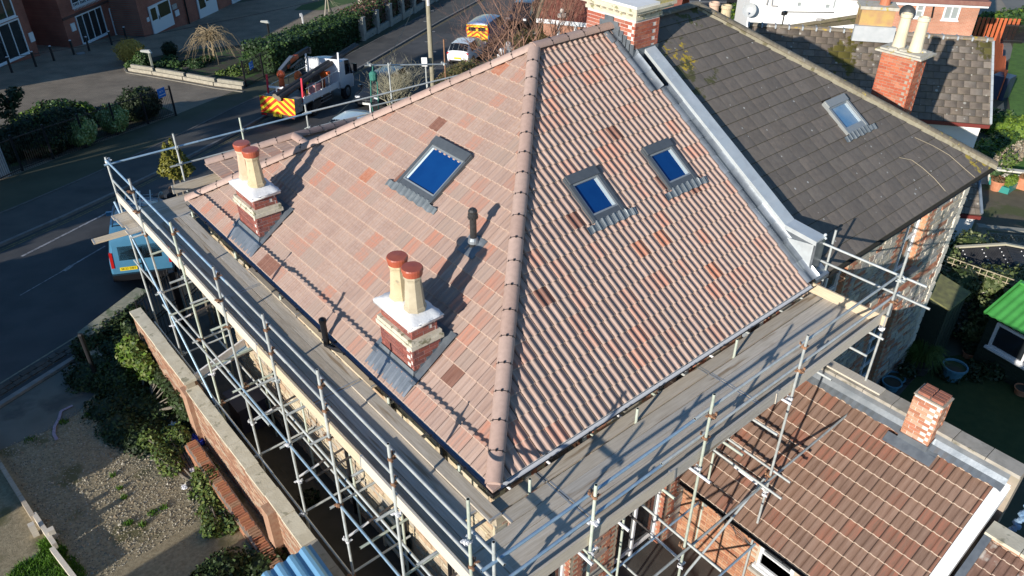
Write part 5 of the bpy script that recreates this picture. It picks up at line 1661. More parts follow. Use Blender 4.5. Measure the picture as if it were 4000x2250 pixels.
def car(name, label, cat, p, heading, st, paint, gs, gt, wr=(), L=4, W=.85, wheels=(), wr_=.31, rear=None, front=None, group=None, mirror=None):
    t = thing(name, label, cat, p, slope_rot(p, heading), group)
    body, gl = loft(st, gs, gt, wr)
    o = body.obj('body', paint, t, local=True, fix=False); merge_smooth(o)
    if gl.f: gl.obj('window', glass_c, t, local=True)
    am = MB()
    for x in wheels:
        for s in (1, -1): arch(am, x, s * (W - .015), wr_)
    am.obj('wheel_arch', black_p, t, local=True)
    for x in wheels:
        for s in (1, -1): wheel(t, x, s * (W - .10), wr_, .2)
    if mirror:
        mb = MB()
        for s in (1, -1): mb.box((mirror[0], s * (W + .11), mirror[1]), (.12, .2, .14))
        mb.obj('mirror', paint, t, local=True)
    return t

def lampbox(t, name, m, x, y, z, sx, sy, sz):
    for s in (1, -1):
        mb = MB(); mb.box((x, s * y, z), (sx, sy, sz)); mb.obj(name, m, t, local=True)

def plate(t, x, y, z, m, s, back=True, w=.52, tilt=0):
    mb = MB(); mb.box((x, y, z), (.02, w, .12)); o = mb.obj('number_plate', m, t, local=True)
    d = -1 if back else 1
    M = Matrix.Translation((x + d * .012, y, z)) @ Matrix(((0, 0, d, 0), (d, 0, 0, 0), (0, 1, 0, 0), (0, 0, 0, 1)))
    text(s, .105, o, ink, M)

# blue van parked outside, seen from behind
pv = at(548, 1118)
# its back doors look towards the camera
a, b = at(478, 1060), at(655, 1135)
van_p = at(572, 1125); van_h = math.radians(71)
vf = V((math.cos(van_h), math.sin(van_h), 0))
van_paint = mat('steel_blue_paint', (.07, .22, .36), (.085, .25, .40), 2, .28, metal=.1, coat=.4)
c = van_p + vf * 2.5; c.z = gz(c.x, c.y)
stv = [(-2.47, .42, .88, 1.00, .90, 1.55, .80, 1.62), (-2.40, .38, .92, 1.02, .96, 1.80, .82, 1.93), (-2.2, .36, .93, 1.05, .98, 1.88, .84, 2.0), (-1.0, .34, .94, 1.08, .99, 1.90, .85, 2.03), (.45, .34, .94, 1.08, .99, 1.88, .84, 2.02), (1.05, .34, .94, 1.06, .98, 1.74, .80, 1.90), (1.75, .34, .93, 1.05, .96, 1.12, .84, 1.20), (2.2, .36, .90, .88, .92, .92, .78, 1.0), (2.45, .40, .80, .7, .80, .72, .66, .78)]
van = car('van', 'steel blue panel van with ladders on its roof rack, parked outside the iron gates', 'van', c, van_h, stv, van_paint, (4, 5), (5,), (), W=.98, wheels=(-1.55, 1.5), wr_=.34, mirror=(1.25, 1.3))
mb = MB(); mb.box((-2.455, 0, 1.34), (.03, 1.30, .50)); mb.obj('rear_window', glass_c, van, local=True)
for s in (1, -1):
    mb = MB(); mb.box((-2.44, s * .88, 1.12), (.10, .09, .55)); mb.obj('tail_lamp', red_l, van, local=True)
mb = MB(); mb.box((-2.52, 0, .52), (.16, 1.86, .22)); mb.obj('bumper', black_p, van, local=True)
mb = MB(); mb.box((-2.49, .0, 1.0), (.02, .02, 1.0)); mb.box((-2.50, .1, .92), (.03, .14, .04)); mb.obj('door_seam', black_p, van, local=True)
plate(van, -2.50, .42, .80, plate_y, 'SK22 DBY')
rk = MB()
for s in (1, -1): rk.tube((-2.0, s * .70, 2.12), (.6, s * .70, 2.12), .02)
for x in (-1.9, -1.2, -.4, .4): rk.tube((x, -.72, 2.1), (x, .72, 2.1), .02)
rk.obj('roof_rack', black_p, van, local=True)
ld = MB()
for q in (0, 1):
    for s in (1, -1): ld.bar((-2.35, -.35 + q * .5 + s * .17, 2.17 + .03 * q), (.9, -.25 + q * .45 + s * .17, 2.17 + .03 * q), .04, .06)
    for k in range(10): ld.tube((-2.2 + k * .3, -.52 + q * .5, 2.17 + .03 * q), (-2.2 + k * .3, -.18 + q * .5, 2.17 + .03 * q), .014, n=6)
tag(ld.obj('ladder', rim_m, None) if False else ld.obj('ladder', rim_m, van, local=True), None, None)

# the pole-erection lorry
tb = at(1233, 452); tf = at(1361, 384)
hd = (tf - tb); hd.z = 0; th_ = math.atan2(hd.y, hd.x)
hx = V((math.cos(th_), math.sin(th_), 0)); hy = V((-hx.y, hx.x, 0))
wb = hd.length                                     # wheelbase as seen
c = tb + hy * 1.05; c.z = gz(c.x, c.y)
truck = thing('lorry', 'white flatbed lorry with red and yellow chevron tail carrying telegraph poles and an orange crane', 'lorry', c, slope_rot(c, th_))
tw = mat('truck_white', (.74, .76, .79), (.70, .72, .75), 2, .35)
tgrey = mat('truck_bed_grey', (.30, .29, .27), (.22, .21, .19), 3, .7)
org = mat('crane_orange', (.62, .11, .03), (.50, .09, .03), 3, .45)
steel_d = mat('dark_chassis', (.022, .022, .024), (.04, .04, .04), 4, .6)
chev_y = mat('chevron_yellow', (.86, .66, .03), rough=.35); chev_r = mat('chevron_red', (.70, .045, .012), rough=.35)
TWH = 1.10
mb = MB(); mb.box((1.2, 0, .72), (6.2, .8, .22)); mb.box((.2, -.95, .62), (.9, .3, .4)); mb.box((1.6, -.8, .70), (1.2, .5, .45)); mb.box((1.6, .8, .70), (1.2, .5, .45)); mb.obj('chassis', steel_d, truck, local=True)
mb = MB(); mb.box((.55, 0, .98), (4.4, 2.2, .10)); mb.obj('flatbed', tgrey, truck, local=True)
for s in (1, -1):
    mb = MB()
    for k in range(4): mb.box((-.75 + 1.02 * k + .02, s * 1.11, 1.16), (1.0, .035, .34))
    mb.obj('side_board', tw, truck, local=True)
    mb = MB()
    for k in range(5): mb.box((-1.28 + 1.02 * k, s * 1.12, 1.14), (.05, .06, .46))
    mb.obj('stake', tw, truck, local=True)
mb = MB(); mb.box((1.25, -1.05, .55), (1.5, .04, .06)); mb.box((1.25, -1.05, .75), (1.5, .04, .06)); mb.obj('side_guard', rim_m, truck, local=True)
# tail cabinet and chevron board
mb = MB(); mb.box((-1.72, 0, 1.0), (.85, 2.06, .74)); mb.obj('tail_cabinet', tgrey, truck, local=True)
tx = -2.16
mb = MB(); mb.box((tx, 0, 1.0), (.03, 2.10, .92)); cb = mb.obj('chevron_board', chev_y, truck, local=True)
for k in range(-1, 7):         # stripes rise to the middle
    for s in (1, -1):
        mb = MB(); z0 = .55 + k * .37 - .62
        pts = [(0, z0 + .50 + .45), (0, z0 + .70 + .45), (s * 1.05, z0 + .70 - .40), (s * 1.05, z0 + .50 - .40)]
        lo, hi = .55, 1.45
        # clip to the board
        poly = pts
        for lim, sg in ((lo, 1), (hi, -1)):
            out = []
            for i in range(len(poly)):
                a, b = poly[i], poly[(i + 1) % len(poly)]
                ia = (a[1] - lim) * sg >= 0; ib = (b[1] - lim) * sg >= 0
                if ia: out.append(a)
                if ia != ib:
                    t = (lim - a[1]) / (b[1] - a[1]); out.append((a[0] + (b[0] - a[0]) * t, lim))
            poly = out
            if not poly: break
        if len(poly) >= 3:
            mb.prism([(tx - .016, y, z) for y, z in poly], (-.004, 0, 0)); mb.obj('chevron_stripe', chev_r, cb, local=True)
mb = MB(); mb.box((tx - .02, 0, .46), (.10, 2.05, .14)); mb.obj('rear_bar', steel_d, truck, local=True)
lampbox(truck, 'tail_lamp', red_l, tx - .08, .82, .47, .03, .30, .10)
plate(truck, tx - .08, 0, .47, plate_y, 'RA70 BMG')
mb = MB()
for x in (-.05,):
    for s in (1, -1):
        mb = MB(); mb.box((x - .75, s * .95, .45), (.03, .5, .55)); mb.obj('mud_flap', black_p, truck, local=True)
for x in (0, wb):
    for s in (1, -1): wheel(truck, x, s * .93, .42, .28)
# cab
stc = [(wb - .72, .75, .98, 1.45, 1.02, 2.30, .98, 2.38), (wb - .2, .60, 1.0, 1.45, 1.04, 2.36, 1.0, 2.45), (wb + .45, .55, 1.0, 1.42, 1.04, 2.28, .98, 2.36), (wb + .85, .5, 1.0, 1.35, 1.03, 1.50, .97, 1.55), (wb + 1.02, .5, .98, 1.1, 1.0, 1.12, .94, 1.15)]
bo, gl = loft(stc, (1,), (2,), (2,)); o = bo.obj('cab', tw, truck, local=True, fix=False); merge_smooth(o); gl.obj('cab_window', glass_c, o, local=True)
mb = MB()
for s in (1, -1): mb.box((wb + .75, s * 1.25, 1.75), (.10, .22, .5)); mb.bar((wb + .7, s * 1.0, 2.0), (wb + .75, s * 1.25, 1.95), .03, .03)
mb.obj('mirror', black_p, o, local=True)
mb = MB(); mb.box((wb - .85, 0, 1.75), (.06, 2.1, 1.5))
for k in range(6): mb.box((wb - .89, -.9 + k * .36, 1.75), (.03, .06, 1.5))
mb.obj('headboard', tw, truck, local=True)
# posts, rails, crane
red_w = mat('red_reflector', (.55, .02, .05), rough=.4)
for x, h, col in ((-1.25, 1.2, red_w), (wb - 1.0, 1.75, tw)):
    for s in (1, -1):
        mb = MB(); mb.box((x, s * 1.06, 1.2 + h / 2), (.07, .09, h)); mb.obj('bolster_post', col, truck, local=True)
mb = MB(); mb.box((-1.22, .6, 1.72), (.06, .95, .10)); mb.box((-1.2, .15, 1.55), (.07, .07, .5)); mb.box((-1.2, .55, 1.55), (.06, .06, .45)); mb.obj('bolster', tw, truck, local=True)
mb = MB()
for s in (1, -1):
    mb.path([V((-.9, s * 1.08, 1.75)), V((wb - 1.1, s * 1.08, 1.95))], .022, 6)
    for k in range(4): mb.tube((-.6 + k * .8, s * 1.08, 1.3), (-.6 + k * .8, s * 1.08, 1.8 + .05 * k), .02, n=6)
mb.obj('hand_rail', rim_m, truck, local=True)
cr = MB(); cr.box((-.62, .55, 1.3), (.5, .5, .6)); cr.tube((-.62, .55, 1.4), (-.62, .55, 2.25), .16, .14, 10); cr.ball((-.62, .55, 2.3), .24, 10, 6)
co = cr.obj('crane_column', org, truck, local=True)
cr = MB(); cr.bar((-.6, .62, 2.38), (.75, .75, 2.75), .22, .26, 1); cr.bar((-.6, .62, 2.53), (1.0, .77, 2.98), .20, .06, 2); cr.bar((.55, .75, 2.72), (1.5, .72, 2.9), .24, .24, 0); cr.bar((1.4, .72, 2.9), (2.7, .62, 3.1), .20, .24, 1)
cr.box((2.7, .62, 3.0), (.12, .3, .35), None, 3); cr.box((.3, .7, 2.55), (.3, .3, .2), None, 0); cr.tube((.2, .42, 2.5), (1.5, .45, 2.75), .05, n=8, mi=3)
for k in range(7): cr.path([V((.5 + k * .22, .5, 2.6)), V((.6 + k * .22, .36, 2.35)), V((.9 + k * .2, .45, 2.5)), V((1.2 + k * .2, .5, 2.75))], .022, 5, 3)
cr.obj('crane_boom', [org, steel_d, rim_m, mat('hydraulic_hose', (.10, .095, .085), (.2, .19, .17), 10, .6)], truck, local=True)
# load
pole_m = mat('tarred_pole', (.030, .026, .026), (.055, .045, .042), 5, .6, .3, 20); pole_end = mat('pole_end_grain', (.24, .21, .16), (.17, .145, .11), 20, .8)
for k, (y0, y1, z0, z1, m_) in enumerate(((-.22, -.75, 1.45, 2.75, 0), (.05, -.58, 1.52, 2.80, 0))):
    mb = MB(); mb.tube((-2.35 + .1 * k, y0, z0), (6.4, y1, z1), .15, .11, 14, 0, mcap=1)
    o = mb.obj('telegraph_pole', [pole_m, pole_end], None, local=True)
    o.matrix_world = WM[truck.name]; WM[o.name] = WM[truck.name]
    o.data.polygons.foreach_set('use_smooth', [len(p.vertices) == 4 for p in o.data.polygons])
    tag(o, ['front dark tarred pole lying along the lorry, nearer the kerb side camera', 'dark tarred pole lying behind another one on the lorry, against the crane'][k], 'telegraph pole')
def load(name, label, cat, mb, mats_):
    o = mb.obj(name, mats_, None, local=True); o.matrix_world = WM[truck.name]; WM[o.name] = WM[truck.name]; return tag(o, label, cat)
mb = MB(); mb.lathe((-.9, -.9, 1.04), [(.2, 0), (.2, .03), (.13, .04), (.10, .2), (.085, .3), (.055, .52), (.03, .55)], 12, 0)
mb.lathe((-.9, -.9, 1.04), [(.104, .2), (.088, .3)], 12, 1, capt=False, capb=False)
load('traffic_cone', 'red and white traffic cone at the tail of the lorry bed', 'traffic cone', mb, [chev_r, white_p])
mb = MB(); mb.tube((1.45, .45, 1.55), (1.45, -.35, 1.55), .50, .50, 20); mb.tube((1.45, .52, 1.55), (1.45, .46, 1.55), .62, .62, 20); mb.tube((1.45, -.36, 1.55), (1.45, -.42, 1.55), .60, .60, 20, 1); mb.tube((1.45, -.42, 1.55), (1.45, -.44, 1.55), .45, .45, 20)
load('cable_drum', 'big black cable drum standing on the lorry bed', 'cable drum', mb, [steel_d, mat('drum_face', (.16, .17, .13), (.10, .11, .09), 4, .7)])
mb = MB(); mb.box((.8, -.62, 1.32), (.7, .5, .5)); mb.box((.8, -.62, 1.58), (.74, .54, .04))
load('tool_chest', 'faded pink tool chest in front of the cable drum', 'chest', mb, mat('faded_pink', (.55, .22, .22), (.62, .30, .29), 5, .6))
mb = MB()
for k in range(4): mb.tube((2.2 + .02 * k, -.55 + .14 * k, 1.05), (2.2, -.55 + .14 * k, 1.75), .055, n=8)
mb.box((2.25, -.4, 1.85), (.35, .9, .28)); load('orange_barriers', 'stack of orange barriers behind the cab', 'barrier', mb, mat('hi_vis_orange', (.72, .13, .02), rough=.5))
mb = MB(); mb.ball((.85, .35, 1.9), .24, 8, 6, 0, (1, 1, 1.4)); mb.tube((.55, -.35, 1.05), (.6, -.35, 1.75), .05, n=8, mi=1); load('hi_vis_bag', 'bright orange and yellow sack hanging beside the poles', 'bag', mb, [mat('hi_vis_orange', (.72, .13, .02)), chev_y])

# cars parked on this side of the road
suv_p = mat('dark_grey_paint', (.028, .032, .040), (.032, .036, .046), 2, .2, metal=.4, coat=.6)
sth = lambda L, W, H, k=1: [(-L / 2, .40, W * .86, .78, W * .9, .88, W * .78, .95), (-L / 2 + .10, .32, W * .95, .88, W * .97, 1.02, W * .80, 1.08), (-L / 2 + .55, .28, W, .92, W, H - .08, W * .76, H - .02), (-.2, .26, W, .95, W, H - .03, W * .78, H + .01), (.45, .26, W, .95, W, H - .08, W * .77, H - .03), (1.15, .26, W, .92, W, .98, W * .84, 1.06), (L / 2 - .35, .28, W * .97, .82, W * .96, .84, W * .80, .93), (L / 2, .36, W * .84, .62, W * .84, .64, W * .68, .70)]
def park(px, py, heading, L, back):
    p = at(px, py); h = V((math.cos(heading), math.sin(heading), 0)); c = p + h * (L / 2 if back else -L / 2); c.z = gz(c.x, c.y); return c
rh = math.atan2((fk[8] - fk[6]).y, (fk[8] - fk[6]).x)
c = park(1435, 428, rh + math.pi, 4.4, False)
suv = car('car', 'dark grey car facing the camera by the bare bush with a bright grille', 'car', c, rh + math.pi, sth(4.4, .92, 1.62), suv_p, (2, 3), (1, 4), (), W=.92, wheels=(-1.35, 1.35), wr_=.34, mirror=(.95, 1.05))
lampbox(suv, 'headlamp', clear_l, 2.03, .62, .74, .12, .30, .12)
mb = MB(); mb.box((2.17, 0, .58), (.06, 1.1, .20)); mb.obj('grille', black_p, suv, local=True)
mb = MB(); mb.box((2.21, 0, .62), (.03, 1.0, .035)); mb.box((2.21, 0, .62), (.04, .12, .10)); mb.obj('grille_bar', mat('chrome', (.8, .8, .82), rough=.12, metal=1), suv, local=True)
plate(suv, 2.20, 0, .42, plate_w, 'DE15 AOC', False)
c = park(1790, 262, rh, 3.75, True)
hat = car('car', 'white hatchback seen from behind, parked between the telegraph pole and the chevron van', 'car', c, rh, sth(3.75, .84, 1.50), mat('white_paint', (.78, .80, .83), (.76, .78, .81), 2, .25, coat=.5), (2, 3), (1, 4), (), W=.84, wheels=(-1.15, 1.2), wr_=.30, mirror=(.85, 1.0))
lampbox(hat, 'tail_lamp', red_l, -1.80, .68, .85, .10, .20, .22); lampbox(hat, 'reflector', red_l, -1.86, .60, .45, .04, .16, .06)
mb = MB(); mb.box((-1.88, 0, .40), (.05, 1.2, .12)); mb.obj('bumper', black_p, hat, local=True)
plate(hat, -1.89, 0, .60, plate_y, 'WN19 KLE')
mb = MB(); mb.tube((-.9, 0, 1.5), (-1.1, 0, 1.72), .008, n=5); mb.obj('aerial', black_p, hat, local=True)
c = park(1868, 188, rh, 4.4, True)
stb = [(-2.2, .35, .86, .98, .88, 1.50, .76, 1.60), (-2.1, .30, .88, 1.0, .90, 1.72, .78, 1.82), (-.4, .28, .9, 1.02, .91, 1.76, .80, 1.86), (.6, .28, .9, 1.02, .91, 1.70, .79, 1.80), (1.3, .28, .9, 1.0, .9, 1.06, .82, 1.14), (1.9, .3, .86, .85, .87, .88, .76, .98), (2.2, .36, .78, .65, .78, .68, .64, .74)]
cv = car('van', 'blue van with yellow and red chevrons on its back doors, ahead of the white hatchback', 'van', c, rh, stb, mat('deep_blue_paint', (.04, .10, .26), rough=.25, coat=.5), (2, 3), (3,), (), W=.9, wheels=(-1.3, 1.35), wr_=.32, mirror=(1.1, 1.15))
mb = MB(); mb.box((-2.215, 0, 1.08), (.02, 1.62, 1.18)); cvb = mb.obj('chevron_panel', chev_y, cv, local=True)
for k in range(5):
    for s in (1, -1):
        z0 = .35 + k * .30
        poly = [(0, min(z0 + .45, 1.66)), (0, min(z0 + .58, 1.66)), (s * .80, max(min(z0 + .05, 1.66), .5)), (s * .80, max(min(z0 - .08, 1.66), .5))]
        mb = MB(); mb.prism([(-2.227, y, z) for y, z in poly], (-.004, 0, 0)); mb.obj('chevron_stripe', chev_r, cvb, local=True)
mb = MB()
for s in (1, -1): mb.box((-2.235, s * .38, 1.36), (.015, .56, .26))
mb.obj('rear_window', glass_c, cv, local=True)
plate(cv, -2.24, .1, .66, plate_y, 'LV70 XTR'); lampbox(cv, 'tail_lamp', red_l, -2.17, .84, 1.2, .06, .08, .5)
c = park(2015, 118, rh + math.pi, 4.6, False)
pk = car('car', 'dark pickup facing the camera, half hidden by the red twigs', 'car', c, rh + math.pi, sth(4.6, .94, 1.75), mat('black_paint', (.015, .016, .019), rough=.2, coat=.6), (2, 3), (1, 4), (), W=.94, wheels=(-1.4, 1.4), wr_=.36, mirror=(.95, 1.1))
lampbox(pk, 'headlamp', clear_l, 2.15, .68, .80, .12, .3, .14)
# pale car nosing out from behind the roof, and a dark one far beyond the neighbour's chimney
c = at(1290, 545); c = V((c.x + 1.2, c.y - 1.0, 0)); c.z = gz(c.x, c.y)
car('car', 'pale silver car close to the bay, mostly hidden by the tiled hip', 'car', c, rh, sth(4.3, .90, 1.55), mat('silver_paint', (.62, .68, .72), rough=.25, coat=.5), (2, 3), (1, 4), (), W=.9, wheels=(-1.3, 1.3), wr_=.32)
c = park(2915, 38, 0, 4.2, False)
q = at(2885, 24); q.z = gz(q.x, q.y)
car('car', 'dark car with a bright alloy wheel beside the white house', 'car', q + V((1.4, .6, 0)), math.radians(200), sth(4.4, .9, 1.55), mat('black_paint', (.015, .016, .019)), (2, 3), (1, 4), (), W=.9, wheels=(-1.3, 1.3), wr_=.36)

# ------------------------------------------------------------------ buildings beyond
def vplane(px, py, P0, d):
    """where the ray through a pixel meets the vertical plane through P0 along d"""
    n = V((-d.y, d.x, 0)); r = pray(px, py)
    return CAM + r * ((P0 - CAM).dot(n) / r.dot(n))

def wall_box(parent, A, B, depth, z0, z1, m, name='wall'):
    """a block whose camera-side face runs A to B"""
    d = (B - A); d.z = 0; d.normalize(); n = V((-d.y, d.x, 0))
    if n.dot(A - CAM) < 0: n = -n
    mb = MB(); mb.prism([(A.x, A.y, z0), (B.x, B.y, z0), (B.x + n.x * depth, B.y + n.y * depth, z0), (A.x + n.x * depth, A.y + n.y * depth, z0)], (0, 0, z1 - z0))
    return mb.obj(name, m, parent)

def face_window(parent, P0, d, bl, br, tl, bars=0, mull=0, name='window', fm=None, pm=None, sill=True, fr=.07):
    """a window on the facade from its pixel corners"""
    a = vplane(*bl, P0, d); b = vplane(*br, P0, d); t = vplane(*tl, P0, d)
    w = (b - a).dot(d); h = t.z - a.z
    n = V((d.y, -d.x, 0))
    if n.dot(CAM - P0) < 0: n = -n
    return window(parent, a + n * .03, d, n, w, h, bars, mull, name, fr, fm, pm, sill)

apd = (at(485, 128) - at(324, 174)); apd.z = 0; apd.normalize()
apn = V((apd.y, -apd.x, 0))
if apn.dot(CAM - at(324, 174)) < 0: apn = -apn
red_fl = lambda nm, d: brickmat(nm, d, (.31, .085, .055), (.37, .115, .075), (.22, .15, .12))
flat_win = mat('white_upvc', (.72, .76, .80), rough=.4)
fl_pane = glassmat('flat_pane', (.022, .028, .032), .05)
flats = thing('apartment_building', 'red brick flats with white french doors and panelled white entrance doors', 'apartment building', at(420, 145))
P0 = at(324, 174); C0 = vplane(276, 181, P0, apd); C1 = vplane(548, 110, P0, apd)
gb = gz(P0.x, P0.y) - 1.0
wall_box(flats, C0, C1 + apd * .3, 14, gb, gb + 9.5, red_fl('flats_brick', tuple(apd)))
P1 = at(601, 135); D0 = vplane(566, 145, P1, apd); D1 = vplane(1030, 22, P1, apd)
wall_box(flats, D0, D1, 12, gb - 1.2, gb + 9.5, red_fl('flats_brick', tuple(apd)))
mb = MB(); a = vplane(276, 60, P0, apd) ; 
for zz in (a.z, a.z + .12): pass
s0 = vplane(262, 40, P0, apd); s1 = vplane(545, -28, P0, apd); zb = (s0.z + s1.z) / 2 - .05
mb.bar((C0.x + apn.x * .03, C0.y + apn.y * .03, zb), (C1.x + apn.x * .03, C1.y + apn.y * .03, zb), .10, .16); mb.obj('string_course', brickmat('dark_course', tuple(apd), (.09, .035, .03), (.11, .04, .035), (.1, .08, .07)), flats)
face_window(flats, P0, apd, (324, 174), (425, 142), (290, 64), 0, 3, 'french_door', flat_win, fl_pane, True, .09)
face_window(flats, P0, apd, (452, 138), (485, 128), (424, 33), 1, 0, 'window', flat_win, fl_pane)
face_window(flats, P0, apd, (283, 32), (395, 2), (262, -40), 0, 3, 'window', flat_win, fl_pane)
mb = MB(); a, b = vplane(278, 34, P0, apd), vplane(392, 6, P0, apd)
for k in range(22):
    p = a + (b - a) * (k / 21) + apn * .25; mb.box((p.x, p.y, a.z + .12), (.03, .03, .5))
mb.bar(V((a.x, a.y, a.z + .36)) + apn * .25, V((b.x, b.y, a.z + .36)) + apn * .25, .04, .04); mb.obj('balcony_rail', flat_win, flats)
def door(P, bl, br, tl, split, name='door', louvre=False):
    a = vplane(*bl, P, apd); b = vplane(*br, P, apd); t = vplane(*tl, P, apd); w = (b - a).dot(apd); h = t.z - a.z; z = V((0, 0, 1))
    R = Matrix((apd, apn, z)).transposed()
    mb = MB(); mb.box(a + apd * w / 2 + z * h / 2 + apn * .05, (w, .08, h), R); o = mb.obj(name, flat_win, flats)
    if louvre:
        mb = MB()
        for c in (.27, .73):
            for k in range(14): mb.box(a + apd * w * c + z * (h * (.25 + .045 * k)) + apn * .10, (w * .36, .03, .025), R)
        mb.obj('louvre', mat('louvre_grey', (.50, .55, .60), rough=.5), o)
    else:
        mb = MB()
        for (u0, u1, v0, v1) in split: mb.box(a + apd * w * (u0 + u1) / 2 + z * h * (v0 + v1) / 2 + apn * .095, (w * (u1 - u0), .01, h * (v1 - v0)), R)
        mb.obj('door_glass', glassmat('amber_glass', (.07, .055, .02), .08), o)
        mb = MB(); mb.box(a + apd * w * .37 + z * h * .5 + apn * .12, (.04, .05, .3), R); mb.obj('handle', iron, o)
door(P1, (601, 135), (684, 113), (577, 27), ((.06, .30, .48, .90), (.42, .94, .46, .94)))
door(P1, (783, 84), (855, 65), (762, -25), ((.08, .38, .42, .9), (.46, .95, .58, .94)))
door(P1, (913, 53), (965, 39), (902, -20), None, 'louvred_door', True)
def pipe(P, top, bot, r=.07):
    a = vplane(*bot, P, apd); t = vplane(*top, P, apd); mb = MB(); mb.tube((a.x + apn.x * .1, a.y + apn.y * .1, a.z - .3), (a.x + apn.x * .1, a.y + apn.y * .1, t.z + 2), r, n=8); mb.obj('downpipe', black_p, flats)
pipe(P1, (715, 10), (738, 100)); pipe(P0, (520, 5), (556, 110))
def panel(P, bl, br, tl, m, name, parent=flats, d=.06):
    a = vplane(*bl, P, apd); b = vplane(*br, P, apd); t = vplane(*tl, P, apd); w = (b - a).dot(apd); h = t.z - a.z
    mb = MB(); mb.box(a + apd * w / 2 + V((0, 0, h / 2)) + apn * (d / 2), (w, d, h), Matrix((apd, apn, V((0, 0, 1)))).transposed()); return mb.obj(name, m, parent), a + apd * w / 2 + V((0, 0, h / 2)) + apn * (d + .004), w, h
panel(P0, (282, 124), (298, 120), (273, 94), flat_win, 'meter_box')
sg, c, w, h = panel(P1, (673, 40), (692, 36), (669, 20), mat('sign_grey', (.34, .33, .33), rough=.5), 'number_sign')
text('1-17', h * .42, sg, mat('sign_white', (.75, .75, .72), rough=.5), Matrix.Translation(c - V((0, 0, h * .18))).__matmul__(Matrix((apd, V((0, 0, 1)), apn)).transposed().to_4x4()) if False else WM[sg.name].inverted() @ (Matrix.Translation(c - V((0, 0, h * .18))) @ Matrix((apd, V((0, 0, 1)), apn)).transposed().to_4x4()))
panel(P1, (686, 65), (701, 61), (683, 42), flat_win, 'letter_box'); panel(P1, (575, 86), (584, 84), (572, 70), flat_win, 'intercom')
panel(P0, (514, 68), (530, 64), (511, 54), flat_win, 'notice')
for k, px in enumerate((516, 552)):
    a = vplane(px, 93 - 4 * k, P0 if px < 530 else P0, apd); mb = MB(); mb.box(a + apn * .04, (.22, .08, .24), Matrix((apd, apn, V((0, 0, 1)))).transposed()); mb.obj('wall_vent', black_p, flats)
for k, (px, py) in enumerate(((519, 128), (553, 135))):
    a = vplane(px, py, P0, apd); mb = MB(); mb.box(a + apn * .06, (.12, .1, .35), Matrix((apd, apn, V((0, 0, 1)))).transposed()); mb.obj('gas_box', mat('sign_grey', (.34, .33, .33)), flats)

flatsA = thing('apartment_building', 'red brick wing of the flats cut off by the left edge, with french doors', 'apartment building', at(60, 250))
Q0 = at(0, 262); e0 = vplane(156, 215, Q0, apd)
wall_box(flatsA, Q0 - apd * 14, e0, 9, gb - .2, gb + 9.5, red_fl('flats_brick', tuple(apd)))
face_window(flatsA, Q0, apd, (-45, 275), (123, 227), (-75, 125), 0, 3, 'french_door', flat_win, fl_pane, True, .09)
face_window(flatsA, Q0, apd, (-70, 112), (66, 76), (-100, -30), 0, 3, 'french_door', flat_win, fl_pane, True, .09)
panel(Q0, (120, 166), (137, 160), (105, 132), flat_win, 'meter_box', flatsA)

# red house across the road, showing between the bare branches
fh = thing('house', 'small red brick bungalow with white fascia and red roof behind the bare branches', 'house', at(2200, 160))
E1 = onplane(2118, 80, 2, -6.2); E2 = onplane(2290, 97, 2, -6.2)
d = (E2 - E1); d.z = 0; d.normalize(); n = V((-d.y, d.x, 0)); n = n if n.dot(E1 - CAM) > 0 else -n
wall_box(fh, E1 + n * .3, E1 + d * 9 + n * .3, 6, -10.2, -6.25, brickmat('bungalow_brick', tuple(d), (.42, .17, .10), (.48, .21, .13), (.40, .32, .26)))
mb = MB(); mb.prism([E1 - d * .3, E1 + d * 9, E1 + d * 9 + n * 3.3 + V((0, 0, 2.4)), E1 - d * .3 + n * 3.3 + V((0, 0, 2.4))], (0, 0, .12))
mb.prism([E1 - d * .3 + n * 6.6, E1 + d * 9 + n * 6.6, E1 + d * 9 + n * 3.3 + V((0, 0, 2.4)), E1 - d * .3 + n * 3.3 + V((0, 0, 2.4))], (0, 0, .12))
bro = mb.obj('roof', mat('red_roof_tile', (.20, .065, .045), (.25, .085, .06), 3, .85, .4, 30), fh)
ttr = [tile_mesh('roof_tile', roll_profile(.30, .03), .42, .034, [mat('red_pantile_%d' % i, c, tuple(x * .8 for x in c), 6, .8, rnd=.12), mat('red_pantile_edge', (.12, .04, .03))]) for i, c in enumerate([(.21, .07, .048), (.26, .09, .06)])]
tiled(bro, E1 - d * .3 - n * .05 + V((0, 0, .10)), d, (n * 3.3 + V((0, 0, 2.4))).normalized(), [(0, 0), (7, 0), (7, 4.0), (0, 4.0)], .30, .335, ttr, [1, 1], 200, seed=71)
mb = MB(); mb.bar(E1 - d * .4 - n * .06, E1 + d * 9 - n * .06, .1, .28); mb.obj('fascia', white_p, fh)
mb = MB()
for k in (1.1, 2.3): mb.bar(E1 + d * k + n * .22 - V((0, 0, .1)), E1 + d * k + n * .22 - V((0, 0, 3.8)), .16, .12, 0, V((1, 0, 0)))
mb.obj('door_frame', white_p, fh)
mb = MB(); mb.path([E1 - d * .35 + V((0, 0, .12)), E1 - d * .35 + n * 3.3 + V((0, 0, 2.55))], .16, 6); mb.obj('verge', mat('mossy_verge', (.16, .15, .09), (.22, .19, .13), 5, .95), fh)
mb = MB(); q = onplane(2195, 60, 2, -5.7); mb.box(q, (.5, .3, .25)); mb.ball(q + V((0, 0, .3)), .17, 8, 5); mb.obj('roof_vent', mat('pale_vent', (.60, .56, .50), rough=.7), fh)

